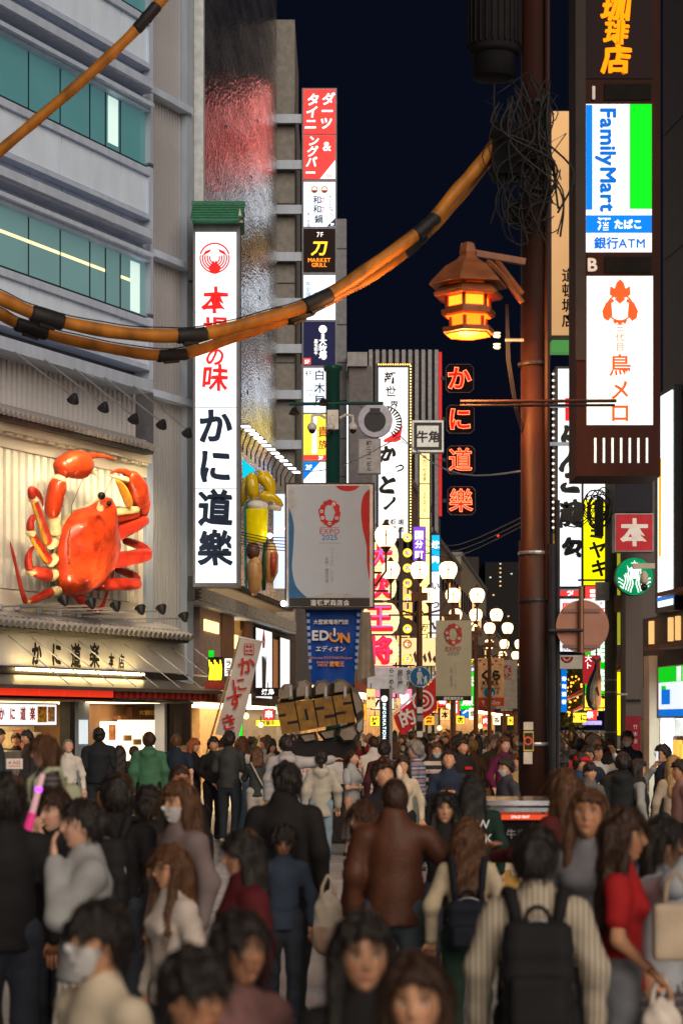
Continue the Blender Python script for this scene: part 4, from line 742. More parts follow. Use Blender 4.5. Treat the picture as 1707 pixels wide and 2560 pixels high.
ring(F88, 962, 1057, 40, 43, 85, -62, 0, K, bs, .02, 'brush_arc'); pxpoly(F88, [(958, 1100), (1000, 1075), (1007, 1060), (1000, 1100), (990, 1105), (960, 1106)], lit('seal_red', (.8, .03, .03), .8, False), bs, .02, 'seal')
for s_, x_, y_, h_ in (('か', 968, 1135, 42), ('つ', 998, 1170, 26), ('と', 968, 1212, 50), ('ノ', 975, 1258, 36), ('堀', 1002, 1305, 15), ('頓', 983, 1305, 15), ('道', 965, 1305, 15), ('店', 1002, 1324, 15), ('橋', 984, 1322, 13)): T(F88, s_, x_, y_, h_, K, bs, .02, .065 if h_ > 30 else .025, wob=.04, shear=.12)
# square sign with framed brush characters
F85 = flat(85); t = lightbox(F85, 'square_sign', 'square grey-white sign with a thick dark brush frame and two brush characters', 'sign', 1030, 1051, 1108, 1130, .5, mat('dim_lit_grey', (.6, .6, .58), .5, emit=.3), FRM, 1)
DG = mat('print_dark_grey', (.03, .03, .035), .5)
for a in ((1034, 1056, 1104, 1064), (1034, 1117, 1104, 1125), (1034, 1064, 1042, 1117), (1096, 1064, 1104, 1117)): fpart(F85, 'brush_frame', DG, *a, .012, .018, t)
T(F85, '牛角', 1070, 1092, 30, DG, t, .02, .03, wob=.03)
# yellow column sign, purple and blue signs
F82 = flat(82); t = thing('yellow_column_sign', 'long glowing yellow column sign in stacked panels beside the lamps', 'sign', base(F82, 1061, 1600)); fpart(F82, 'housing', DARK, 1045, 1131, 1077, 1640, -.35, -.02, t)
LYP = lit('lit_pale_yellow', (1, .75, .28), 1.25)
for a, b in ((1134, 1208), (1211, 1294), (1297, 1382), (1385, 1480), (1483, 1560), (1562, 1636)): fpart(F82, 'face_panel', LYP, 1049, a, 1073, b, -.03, .01, t)
T(F82, '串かつだるま', 1061, 1170, 11, K, t, .02, .02, True); T(F82, '大阪新世界元祖', 1061, 1252, 8, K, t, .02, 0, True); T(F82, 'かつだ', 1061, 1590, 20, K, t, .02, .02, True)
t = lightbox(flat(79), 'purple_sign', 'small purple lightbox with white characters right of the round yellow discs', 'sign', 1033, 1317, 1063, 1402, .3, LPU, DARK, 1); T(flat(79), '国', 1047, 1338, 24, LTW, t, .02, .02); T(flat(79), '分', 1047, 1361, 20, LTW, t, .02, .03); T(flat(79), '町', 1047, 1387, 22, LTW, t, .02, .03)
F93 = flat(93); t = lightbox(F93, 'blue_sign', 'blue and white vertical sign with white characters left of the dark sky gap', 'sign', 1079, 1338, 1098, 1640, .4, None, DARK, 1); fpart(F93, 'face_panel', LCY, 1079, 1338, 1098, 1427, -.01, .012, t); fpart(F93, 'face_panel', lit('lit_pale', (.75, .82, .9), .9), 1079, 1429, 1098, 1640, -.01, .012, t)
T(F93, '焼', 1088, 1362, 20, LTW, t, .02, .03); T(F93, '肉', 1088, 1398, 20, LTW, t, .02, .03); T(F93, 'い', 1088, 1465, 22, DG, t, .02, .02); T(F93, 'つ', 1088, 1512, 22, DG, t, .02, .03); T(F93, 'し', 1088, 1565, 22, DG, t, .02, .02)
# neon squares
F118 = flat(118); ns = ['か', 'に', '道', '樂']; RN = lit('neon_red_fill', (.6, .008, .003), .6, False); RNT = lit('neon_red_tube', (1, .22, .09), 2.6, False)
for i, ch in enumerate(ns):
    cy = 945 + i * 102; cx = 1147 + i * 1.5; t = thing('neon_square', '%s octagonal dark neon box with a glowing red character, four stacked against the night sky' % ('topmost', 'second', 'third', 'lowest')[i], 'neon sign', base(F118, cx, cy + 37), 0, 'four red neon squares in a column')
    o8 = [(cx - 33, cy - 25), (cx - 25, cy - 34), (cx + 27, cy - 34), (cx + 36, cy - 25), (cx + 36, cy + 27), (cx + 27, cy + 36), (cx - 25, cy + 36), (cx - 33, cy + 27)]
    q = MB(F118); q.prism([F118.at(a, b, -.01) for a, b in o8], (0, .5, 0)); q.build('box', mat('neon_box', (.006, .003, .004), .8, spec=.1), t)
    for j in range(8): q = MB(F118); q.tube([F118.at(*o8[j], .03), F118.at(*o8[(j + 1) % 8], .03)], .02, 5); q.build('rim', mat('neon_rim', (.14, .09, .1), .4, .3), t)
    T(F118, ch, cx, cy + 1, 60, RN, t, .04, .035, name='character')
    c = bpy.data.curves.new('n', 'FONT'); c.body = ch; c.size = 1; c.fill_mode = 'NONE'; c.bevel_depth = .012; c.bevel_resolution = 0; c.resolution_u = 2; c.offset = .035 if i < 2 else .01
    o = bpy.data.objects.new('n', c); me = bpy.data.meshes.new_from_object(o); kk = 60 * 118 / F; pc = F118.at(cx, cy + 1, .07); q = MB(F118)
    q.add([pc + Vector(((v.co.x - .5) * kk, -v.co.z * kk, (v.co.y - .36) * kk)) for v in me.vertices], [tuple(p.vertices) for p in me.polygons]); q.build('neon_tube', RNT, t); bpy.data.objects.remove(o); bpy.data.curves.remove(c)
    fpart(F118, 'bracket', DARK, cx - 45, cy - 4, cx - 33, cy + 4, -.4, -.2, t)
# lantern column
F70 = flat(70); LPP = lit('lantern_paper', (1, .8, .42), 1.05); MG = lit('lantern_magenta', (.75, .04, .25), .7, False); RDL = lit('lantern_red', (.8, .02, .03), .8, False); VIO = lit('lantern_violet', (.42, .15, .55), .8, False)
fr_ = thing('lantern_rack', 'black steel rail rack holding the big paper lanterns and the yellow discs', 'frame', base(F70, 1000, 1680)); fpart(F70, 'rail', DARK, 997, 1318, 1003, 1690, -.3, -.18, fr_)
for y in (1435, 1503, 1587, 1664): fpart(F70, 'crossbar', DARK, 925, y - 2, 1036, y + 2, -.28, -.2, fr_)
for i, (ch, cy, hh, lab) in enumerate((('大', 1392, 36, 'topmost'), ('次', 1467, 32, 'second'), ('王', 1546, 38, 'third'), ('将', 1627, 37, 'lowest'))):
    cx = 952; t = thing('paper_lantern', '%s big cream paper lantern with a bold red and violet character' % lab, 'lantern', base(F70, cx, cy + hh), 0, 'big paper lanterns in a column'); k = 70 / F; c = F70.at(cx, cy); q = MB(F70)
    q.lathe(c, [(hh * k * x_, hh * k * z_) for x_, z_ in ((.75, -1), (1.05, -.75), (1.2, -.3), (1.22, .1), (1.15, .5), (.95, .85), (.7, 1))], 20, sy=.35); q.build('paper', LPP, t, True)
    for j in range(8): z_ = -.85 + j * .245; r_ = 1.235 * math.sqrt(max(.1, 1 - (z_ * .78) ** 2)); q = MB(F70); q.tube([c + Vector((hh * k * r_ * math.cos(R(a)), .352 * hh * k * r_ * math.sin(R(a)), hh * k * z_)) for a in range(180, 361, 15)], .006, 4); q.build('rib', K, t)
    T(F70, ch, cx - 4, cy, hh * 1.9, RDL, t, .33, .06, sx=.95, name='character'); T(F70, ch, cx - 1, cy - 4, hh * 1.75, MG if i % 2 else VIO, t, .345, -.005, sx=.95, name='character')
# yellow round discs
F715 = flat(71)
for i, ch in enumerate('大阪名物元祖焼餃子'):
    y = 1344 + i * 38; t = thing('disc_sign', 'round yellow lit disc showing the %s character of the column from the top' % ('first second third fourth fifth sixth seventh eighth ninth'.split()[i]), 'sign', base(F715, 1018, y + 12), 0, 'round yellow discs in a column'); k = 71 / F
    MB(F715).disc(F715.at(1018, y, .0), 11.5 * k, .12, 22).build('rim', mat('disc_gold', (.5, .35, .02), .4), t); MB(F715).disc(F715.at(1018, y, .02), 10.8 * k, .03, 22).build('face', LY if i != 7 else lit('disc_amber', (.5, .2, .02), .7), t); MB(F715).disc(F715.at(1018, y, .03), 6.6 * k, .02, 18).build('centre', lit('disc_centre', (1, .85, .7), 1.1, False), t); T(F715, ch, 1018, y, 13, mat('print_maroon', (.35, .01, .12), .5), t, .04, .02)
# shop fabric and boards low in the middle
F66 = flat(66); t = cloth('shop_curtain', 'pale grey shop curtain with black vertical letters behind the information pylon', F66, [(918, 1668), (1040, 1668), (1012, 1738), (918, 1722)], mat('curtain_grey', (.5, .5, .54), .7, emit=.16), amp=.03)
T(F66, 'らーめん', 978, 1697, 14, K, t, .12, .02, True); T(F66, '居酒屋', 1000, 1695, 14, K, t, .12, .02, True); T(F66, '魚と肉', 1022, 1695, 14, K, t, .12, .02, True)
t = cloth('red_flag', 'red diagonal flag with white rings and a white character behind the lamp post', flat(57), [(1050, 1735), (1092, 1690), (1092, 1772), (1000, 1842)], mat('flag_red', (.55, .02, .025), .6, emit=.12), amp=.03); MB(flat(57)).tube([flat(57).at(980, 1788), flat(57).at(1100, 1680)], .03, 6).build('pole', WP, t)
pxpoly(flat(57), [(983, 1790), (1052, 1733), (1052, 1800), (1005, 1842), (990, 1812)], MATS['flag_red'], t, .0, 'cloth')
T(flat(57), '的', 1018, 1795, 44, WP, t, .12, .03, rot=-18); ring(flat(57), 1057, 1752, 22, 27, 0, 360, 0, WP, t, .12, 'ring'); ring(flat(57), 1057, 1752, 11, 15, 0, 360, 0, WP, t, .12, 'ring'); ring(flat(57), 1057, 1752, .1, 4, 0, 360, 0, WP, t, .12, 'ring')
# cream lit shop board with dark shapes above the curtain
F675 = flat(75); t = lightbox(F675, 'picture_board', 'warm lit picture board with brown drawings above the pale shop curtain', 'sign', 1003, 1595, 1088, 1664, .3, lit('lit_board_warm', (1, .72, .36), .8), DARK, 1)
for i in range(7): pxpoly(F675, [(1008 + i * 12, 1650 - (i * 7) % 20), (1014 + i * 12, 1640 - (i * 7) % 20), (1019 + i * 12, 1650), (1014 + i * 12, 1658)], BRW, t, .02, 'drawing')
# assorted small lit shop signs near the ground, left side of the street
sm_ = [(690, 1762, 715, 1785, LW, 'きた'), (716, 1762, 728, 1800, LR, '酒'), (640, 1720, 700, 1740, LBK, '焼鳥'), (605, 1735, 628, 1765, LWW, 'うどん'), (660, 1772, 684, 1800, LR, '串'), (640, 1800, 700, 1815, LY, '営業中'), (916, 1722, 938, 1770, LAM, '寿司'), (925, 1790, 948, 1815, LY, '丼'), (990, 1745, 1000, 1790, LAM, '麺'), (1060, 1790, 1085, 1812, LO, '祭'), (1100, 1775, 1124, 1800, LAM, '本'), (1140, 1790, 1160, 1810, LY, '店'), (1172, 1770, 1190, 1800, LWW, '魚'), (1205, 1790, 1222, 1815, LR, '肉'), (1232, 1790, 1250, 1812, LWW, '茶'), (1268, 1792, 1282, 1812, LY, '天'), (590, 1800, 606, 1840, LG, '薬'), (560, 1795, 580, 1830, LWW, 'お'), (905, 1760, 915, 1800, LO, '酒')]
cols_ = {id(LW): 'white', id(LR): 'red', id(LBK): 'black', id(LWW): 'warm white', id(LY): 'yellow', id(LAM): 'amber', id(LO): 'orange', id(LG): 'green'}
for i, (a, b, c, d, m, s_) in enumerate(sm_):
    Y = 47 + i if a < 740 else 62 + (a - 900) * .17; fr = flat(Y); near = 'below the white wall lightboxes' if a < 740 else ('by the information pylon' if a < 1000 else ('under the beige festival banner' if a < 1190 else 'at the foot of the orange banner'))
    o_ = 'first second third fourth fifth sixth seventh eighth ninth'.split()[sorted(q_[0] for q_ in sm_ if (q_[0] < 740) == (a < 740) and (a < 740 or (q_[0] < 1000) == (a < 1000) and (q_[0] < 1190) == (a < 1190))).index(a)]
    t = lightbox(fr, 'shop_sign', '%s lit shop sign, %s from the left %s' % (cols_[id(m)], o_, near), 'sign', a, b, c, d, .12, m, DARK, 1, 'small lit shop signs near the ground'); T(fr, s_, (a + c) / 2, (b + d) / 2, min((c - a) / max(1, len(s_)) * .9, (d - b) * .8), K if m not in (LBK, LR) else LTW, t, .02, .02)
    fpart(fr, 'hanger', DARK, (a + c) / 2 - 1, b - 14, (a + c) / 2 + 1, b - 1, -.1, -.06, t)
# hanging lit signs lining both sides of the far street
r8 = random.Random(21); pal = [('white', LW), ('yellow', LY), ('red', LR), ('amber', lit('lit_amber_sign', (1, .5, .12), 1.3)), ('warm white', LWW), ('blue', LB), ('green', LG), ('orange', LO), ('pink', lit('lit_pink', (.9, .25, .4), 1.0))]
ordn = 'first second third fourth fifth sixth seventh eighth ninth tenth eleventh twelfth thirteenth fourteenth fifteenth sixteenth seventeenth eighteenth nineteenth twentieth twenty-first twenty-second twenty-third twenty-fourth twenty-fifth twenty-sixth'.split()
for side in (-1, 1):
    for i in range(26):
        Y = 66 + i * 3.3 if side < 0 else 62 + i * 3.6; x0 = (LX(Y) + .15) if side < 0 else (RX(Y) - 1.2); w = r8.uniform(.5, 1.05); z0 = r8.choice((2.6, 3.0, 3.6, 4.4, 5.4)); h = r8.uniform(.6, 2.4); nm, m = pal[(i * 4 + (side > 0) * 2 + i // 3) % 9]; fr = flat(Y)
        if side < 0: x0 += r8.uniform(0, 1.7)
        t = thing('projecting_sign', '%s projecting lit sign, %s along the far %s side of the street' % (nm, ordn[i], 'left' if side < 0 else 'right'), 'sign', (x0 + w / 2, Y, z0), 0, 'projecting signs far down the street')
        MB(fr).box(x0 - .04, x0 + w + .04, 0, .25, z0 - .04, z0 + h + .04).build('housing', DARK, t); MB(fr).box(x0, x0 + w, -.02, .02, z0, z0 + h).build('face_panel', m, t); MB(fr).box(x0 - .5 if side < 0 else x0 + w, x0 if side < 0 else x0 + w + .5, .1, .16, z0 + h * .8, z0 + h * .8 + .06).build('bracket', DARK, t)
        n_c = max(1, int(h / (w * .85))); s_ = ''.join(r8.choice('酒魚肉焼寿司串天麺鶏居屋大蛸風味') for _ in range(n_c)); px = CX + (x0 + w / 2) / Y * F; py = HY - (z0 + h / 2 - CZ) / Y * F; T(fr, s_, px, py, w * .8 * F / Y, K if nm in ('white', 'yellow', 'warm white', 'amber', 'orange') else LTW, t, .03, .03, True, pitch=h / (n_c * w * .8) if n_c > 1 else 1)
for i, (x, y, r) in enumerate(((615, 1790, 8), (652, 1812, 7), (592, 1812, 9), (1098, 1820, 6), (1199, 1815, 6), (1165, 1750, 6), (1120, 1765, 6))):
    Y = 47 + i if x < 740 else 70 + i * 3; t = thing('hanging_lantern', 'small round glowing shop lantern, %s' % ('above the crowd left of the fist sculpture', 'nearest the fist sculpture', 'lowest beside the tilted white flag', 'under the beige festival banner', 'between the far lamp posts', 'right of the beige festival banner', 'just below the beige festival banner')[i], 'lantern', base(flat(Y), x, y + r), 0, 'small round shop lanterns'); MB(flat(Y)).ball(flat(Y).at(x, y), r * Y / F, 12, 8).build('paper', lit('ball_lantern', (1, .62, .25), 3.5), t, True); MB(flat(Y)).tube([flat(Y).at(x, y - r), flat(Y).at(x, y - r - 14)], .012, 5).build('cord', DARK, t)
# distant apartment blocks and hills of light
F340 = flat(340)
for lab, x0, x1, y0, m in (('dark distant apartment block with a column of lit windows', 1212, 1308, 1405, (.006, .006, .008)), ('dim beige distant block under the neon squares', 1112, 1196, 1392, (.035, .028, .02))):
    t = thing('distant_building', lab, 'building', base(F340, (x0 + x1) / 2, 1840)); fpart(F340, 'wall', mat('dist%d' % x0, m, .8), x0, y0, x1, 1840, -20, 0, t)
    for i in range(10):
        x = x0 + 6 + (i * 37) % (x1 - x0 - 14); y = y0 + 10 + (i * 53) % 150
        if x0 > 1200 and i < 6: x, y = x0 + 36, 1408 + i * 11
        fpart(F340, 'window', LAM if i % 3 else lit('dist_win', (.8, .85, .8), .6), x, y, x + 4, y + 3, -.1, .1, t)
tag(MB(flat(420)).ball(flat(420).at(1244, 1339), .25, 6, 4).build('beacon', lit('beacon_red', (1, .02, .01), 3)), 'tiny red aircraft beacon in the night sky gap', 'light')
# house front and canopy lights along both sides far away
# ================================================================== right side of the street
RF = Fr(RX(28), 28, -83.16)
dk = thing('dark_building', 'dark brown building at the right edge with bright shopfront below', 'building', base(RF, 1690, 2000), RF.deg)
def rpart(name, m, x0, y0, x1, y1, n0, n1, parent=dk, col=None): return MB(RF).pbox(x0, y0, x1, y1, n0, n1, col).build(name, m, parent)
RW = mat('maroon_wall', (.06, .025, .018), .5, var=.2)
rpart('upper_wall', RW, 1656, -900, 1762, 990, -7, 0, col=1690); rpart('lower_wall', mat('tan_stone', (.08, .06, .05), .6), 1641, 985, 1762, 1530, -7, -.02, col=1690); rpart('bay_wall', mat('tan_stone'), 1606, 1531, 1762, 1712, -7, -.02, col=1690)
for y in (300, 620, 985): rpart('joint', DARK, 1657, y, 1760, y + 4, -.1, .015, col=1690)
for a, b in ((1620, 1626), (1668, 1674), (1686, 1692)): rpart('window', LAM, a, 1540, b, 1600, -.1, .03, col=1690)
for y in (1470, 1606): rpart('window_ledge', WOOD, 1642 if y < 1500 else 1608, y, 1720, y + 10, -.1, .3, col=1690)
rpart('shop_back', mat('shop_back_white', (.6, .6, .52), .5), 1600, 1800, 1762, 2080, -4, -2.6, col=1690); rpart('shop_ceiling_light', lit('shop_cool', (.9, 1, .9), 2.2), 1630, 1795, 1755, 1799, -2.4, -.3, col=1690); rpart('beam', GREYM, 1600, 1712, 1762, 1796, -7, -.1, col=1690)
for a, b, c, m in ((1645, 1650, 1800, WP), (1680, 1690, 1840, WOOD), (1694, 1702, 1850, CREAM)): rpart('display', m, a, c, b, 2000, -.4, -.05, col=1690)
rpart('white_tube', LTUBE, 1651, 1745, 1656, 2000, -.1, .06, col=1690)
rpart('post', CREAM, 1608, 1640, 1622, 2040, -.3, .1, col=1615)
for x, y, h, w in ((1690, 1850, 60, 9), (1700, 1860, 50, 7)): rpart('poster', lit('poster_amber', (1, .6, .1), .9), x - w, y, x + w - 4, y + h, .0, .05, col=1690)
# bright wall screen
t = thing('wall_screen', 'tall bright white wall screen seen edge-on beside the hanging sign tower', 'screen', base(RF, 1660, 1510), RF.deg); rpart('housing', DARK, 1636, 975, 1684, 1530, 0, .12, t, 1660); rpart('face_panel', lit('screen_white', (.85, .97, 1), 1.5), 1643, 985, 1678, 1515, .1, .14, t, 1660)
pxpoly(RF, [(1645, 1150), (1652, 1145), (1651, 1390), (1645, 1395)], lit('screen_amber', (1, .5, .05), 1, False), t, .16); rpart('blue_line', lit('screen_blue', (.05, .2, .7), .8, False), 1641, 1490, 1681, 1500, .14, .155, t, 1660)
# shop fascia (stripes)
t = thing('shop_fascia', 'striped green white and blue convenience shop fascia at the right edge', 'sign', base(RF, 1680, 1795), RF.deg); rpart('housing', STEEL, 1640, 1662, 1760, 1795, -.1, .45, t, 1690)
for a, b, m in ((1665, 1703, LG), (1704, 1772, LWC), (1773, 1790, LB)): rpart('stripe', m, 1645, a, 1760, b, .44, .47, t, 1690)
for a, b, m in ((1690, 1700, LW), (1706, 1722, LW)): rpart('stripe', m, a, 1666, b, 1702, .47, .475, t, 1690)
rpart('logo', LB, 1652, 1722, 1672, 1760, .47, .48, t, 1690); rpart('logo', LG, 1652, 1712, 1662, 1722, .47, .48, t, 1690)
F30 = flat(30.5); t = lightbox(F30, 'side_box_sign', 'dark navy box sign with a thin pink lit edge left of the striped shop fascia', 'sign', 1648, 1664, 1668, 1778, .5, mat('box_navy', (.03, .035, .06), .4), DARK, 1); fpart(F30, 'lit_edge', lit('pink_edge', (.9, .55, .5), .8), 1640, 1664, 1647, 1780, -.3, .02, t)
# hanging sign tower
F27 = flat(27); HW = mat('tower_brown', (.032, .009, .006), .7, spec=.15, var=.25, streak=.2, scale=3)
ht = thing('hanging_sign_tower', 'tall brown hanging sign tower with lit store panels and seven glowing slits', 'sign', base(F27, 1547, 1190)); fpart(F27, 'housing', HW, 1440, -300, 1650, 1190, -.9, 0, ht)
fpart(F27, 'side_rail', mat('rail_grey', (.03, .022, .02), .7), 1438, -300, 1463, 900, 0, .03, ht); fpart(F27, 'top_panel', LBK, 1463, -120, 1630, 196, 0, .015, ht)
for s_, y_, h_ in (('珈', 18, 74), ('琲', 82, 62), ('店', 148, 74)): T(F27, s_, 1540, y_, h_, lit('coffee_amber', (1, .26, .0), 1.2, False), ht, .02, .04, wob=.02, shear=.1)
T(F27, '®', 1558, 181, 13, MATS['coffee_amber'], ht, .02, 0)
for s_, y_, a in (('1', 231, 205), ('B', 661, 638)): T(F27, s_, 1480, y_, 45, WP, ht, .02, .05); fpart(F27, 'dark_window', mat('window_dark_matte', (.012, .011, .01), .7, spec=.05), 1510, a + 4, 1627, a + 44, 0, .02, ht)
fpart(F27, 'store_panel', LWC, 1464, 260, 1628, 630, 0, .015, ht); fpart(F27, 'blue_stripe', LB, 1464, 262, 1480, 524, .015, .02, ht); fpart(F27, 'green_stripe', LG, 1573, 260, 1628, 522, .015, .02, ht); fpart(F27, 'blue_band', LB, 1464, 538, 1628, 582, .015, .02, ht)
T(F27, 'FamilyMart', 1520, 400, 54, lit('letter_blue', (.0, .13, .55), .8, False), ht, .022, .05, rot=90, sx=1.0, pitch=1.0); T(F27, '酒', 1509, 560, 34, LTW, ht, .024, .02); T(F27, 'たばこ', 1569, 561, 25, LTW, ht, .024, .03, sx=.95); T(F27, '銀行ATM', 1548, 608, 31, MATS['letter_blue'], ht, .024, .035)
fpart(F27, 'lower_panel', mat('lit_greenish_white', (.85, .97, .93), spec=.1, rough=.6, emit=.75, var=.05), 1466, 690, 1631, 1062, 0, .015, ht)
ORL = lit('letter_vermilion', (.85, .09, .02), .8, False)
# rooster badge
def rb(pts): return [(1549 + (a - 1549) * 1.12, 756 + (c_ - 756) * 1.08) for a, c_ in pts]
pxpoly(F27, rb([(1526, 738), (1527, 718), (1537, 724), (1541, 710), (1549, 702), (1557, 710), (1561, 724), (1571, 718), (1572, 738), (1560, 745), (1538, 745)]), ORL, ht, .022, 'crest'); ring(F27, 1549, 768, 30, 34, 15, 165, 0, ORL, ht, .0215, 'badge')
for sg in (1, -1):
    pxpoly(F27, rb([(1549 + sg * 20, 752), (1549 + sg * 31, 756), (1549 + sg * 40, 776), (1549 + sg * 37, 792), (1549 + sg * 27, 799), (1549 + sg * 17, 786)]), ORL, ht, .024, 'wing'); ring(F27, 1549 + sg * 20, 752, .1, 4.5, 0, 360, 0, ORL, ht, .025, 'eye')
pxpoly(F27, rb([(1537, 748), (1549, 740), (1561, 748), (1549, 759)]), ORL, ht, .026, 'beak'); ring(F27, 1549, 772, 28, 32, -140, -40, 0, ORL, ht, .022, 'badge'); pxpoly(F27, rb([(1533, 797), (1565, 797), (1561, 806), (1555, 802), (1549, 809), (1543, 802), (1537, 806)]), ORL, ht, .023, 'tail')
T(F27, '三代目', 1549, 843, 24, ORL, ht, .02, 0, True); T(F27, '鳥', 1549, 914, 58, ORL, ht, .02, .015); T(F27, 'メ', 1549, 975, 54, ORL, ht, .02, .02, wob=.02); T(F27, 'ロ', 1549, 1032, 54, ORL, ht, .02, .02)
for i in range(7): x = 1487 + i * 21.5; q = MB(F27); q.tube([F27.at(x, 1095, .005), F27.at(x, 1157, .005)], .015, 8); q.build('lit_slit', mat('lit_greenish_white'), ht)
# big brown utility pole
F25 = flat(25); UP = BROWN
up = thing('utility_pole', 'thick brown utility pole with transformer, tangled cables and clamps on the right', 'pole', base(F25, 1345, 2203))
c = F25.at(1337, 0); zt = F25.at(0, -250).z; zm = F25.at(0, 1350).z
MB(F25).lathe((c.x, .2, 0), [(.195, 0), (.19, zm), (.165, zm + .02), (.16, zt)], 18).build('shaft', UP, up, True); MB(F25).tube([F25.at(1367, 1500, -.05), F25.at(1367, -250, -.05)], .035, 8).build('conduit', UP, up); MB(F25).tube([F25.at(1378, 2190, .0), F25.at(1378, 1360, .0)], .05, 8).build('conduit', DARK, up); MB(F25).tube([F25.at(1392, 2190, -.1), F25.at(1392, 1250, -.1)], .035, 8).build('conduit', DARK, up)
for y in (250, 470, 905, 1380, 1500, 1860): q = MB(F25); q.lathe((c.x, .2, F25.at(0, y).z), [(.2, -.02), (.205, 0), (.2, .02)], 16); q.build('clamp_band', STEEL if y in (1380, 1860) else DARK, up)
# transformer
tc_ = F25.at(1236, 0); tzb = F25.at(0, 132).z; tzt = F25.at(0, -200).z; TRM = mat('transformer_grey', (.014, .014, .016), .8, spec=.1)
MB(F25).lathe((tc_.x, .1, 0), [(.3, tzb), (.325, tzb + .05), (.325, tzt)], 24).build('transformer', TRM, up, True); MB(F25).lathe((tc_.x, .1, 0), [(.2, tzb - .3), (.265, tzb - .28), (.27, tzb), (.28, tzb + .01)], 24).build('transformer_base', TRM, up, True)
for i in range(26): a = 2 * math.pi * i / 26; MB(F25).box(tc_.x + .335 * math.cos(a) - .008, tc_.x + .335 * math.cos(a) + .008, .1 + .335 * math.sin(a) - .02, .1 + .335 * math.sin(a) + .02, tzb + .1, tzt).build('cooling_fin', TRM, up)
fpart(F25, 'junction_box', mat('box_black', (.006, .006, .007), .8, spec=.1), 1232, 305, 1302, 432, -.15, .2, up); fpart(F25, 'junction_box', MATS['box_black'], 1265, 500, 1310, 545, -.1, .15, up)
rs = random.Random(5)
for i in range(34):
    x0, y0 = rs.uniform(1235, 1390), rs.uniform(190, 300); x1, y1 = rs.uniform(1225, 1400), rs.uniform(430, 620); n_ = rs.uniform(-.1, .35)
    pts = [F25.at(x0, y0, n_), F25.at(x0 + rs.uniform(-45, 45), (y0 * 2 + y1) / 3, n_ + .08), F25.at(x1 + rs.uniform(-45, 45), (y0 + y1 * 2) / 3, n_ + .05), F25.at(x1, y1, n_)]
    cv = []
    for j in range(3):
        p0, p1, p2, p3 = pts[max(j - 1, 0)], pts[j], pts[j + 1], pts[min(j + 2, 3)]
        for k_ in range(6): s_ = k_ / 6; cv.append(.5 * (2 * p1 + (p2 - p0) * s_ + (2 * p0 - 5 * p1 + 4 * p2 - p3) * s_ * s_ + (3 * p1 - p0 - 3 * p2 + p3) * s_ ** 3))
    q = MB(F25); q.tube(cv + [pts[-1]], rs.choice((.007, .01, .014)), 5); q.build('cable', BLKR, up, True)
for i in range(16):     # coils hanging on the pole
    cx_, cy_, rx_, ry_ = rs.uniform(1270, 1370), rs.uniform(420, 560), rs.uniform(30, 62), rs.uniform(40, 85); n_ = rs.uniform(.1, .3)
    q = MB(F25); q.tube([F25.at(cx_ + rx_ * math.cos(R(a)), cy_ + ry_ * math.sin(R(a)), n_ + .05 * math.sin(R(a * 2 + i * 40))) for a in range(-20 + i * 7, 300 + i * 4, 15)], .008, 5); q.build('cable_coil', BLKR, up, True)
for i in range(8):
    cx_, cy_ = rs.uniform(1195, 1420), rs.uniform(200, 330); q = MB(F25); q.tube([F25.at(1320, cy_ - 30, .1), F25.at(cx_ * .6 + 528, cy_ + rs.uniform(-10, 40), .15), F25.at(cx_, cy_ + rs.uniform(0, 60), .1), F25.at(cx_ * .5 + 660, cy_ + 70, .1)], .007, 5); q.build('cable', BLKR, up, True)
fpart(F25, 'notice_plate', mat('plate_cream', (.55, .5, .42), .6), 1308, 1805, 1332, 1825, .12, .14, up); fpart(F25, 'notice_plate', mat('plate_yellow', (.6, .42, .08), .6), 1308, 1828, 1333, 1878, .12, .14, up); fpart(F25, 'notice_inner', K, 1310, 1832, 1331, 1874, .14, .144, up); ring(F25, 1319, 1852, 7, 11, 0, 360, 0, ORP, up, .15, 'ring_mark'); fpart(F25, 'notice_plate', MATS['plate_cream'], 1308, 1880, 1330, 1910, .12, .14, up)
# arms on the pole
MB(F25).tube([F25.at(1150, 1004, .26), F25.at(1540, 1002, .26)], .022, 8).build('sign_arm', UP, up); MB(F25).tube([F25.at(1150, 1014, .2), F25.at(1536, 1013, .2)], .018, 8).build('sign_arm', DARK, up)
# round sign seen from behind
t = thing('round_road_sign', 'round road sign seen from its plain back, bracketed to the brown pole', 'road sign', base(F25, 1455, 1632)); MB(F25).disc(F25.at(1455, 1566, .05), 66 * 25 / F, .006, 40).build('plate', mat('sign_back_pink', (.3, .14, .1), .45, .2, var=.1), t)
for y in (1522, 1612): fpart(F25, 'back_rail', mat('rail_pink', (.2, .11, .09), .5), 1405, y, 1500, y + 9, .05, .075, t)
MB(F25).tube([F25.at(1452, 1465, .12), F25.at(1452, 1632, .12)], .035, 10).build('post', mat('post_brass', (.2, .11, .06), .4, .5), t); MB(F25).tube([F25.at(1372, 1577, .1), F25.at(1456, 1576, .14)], .025, 8).build('arm', DARK, t)
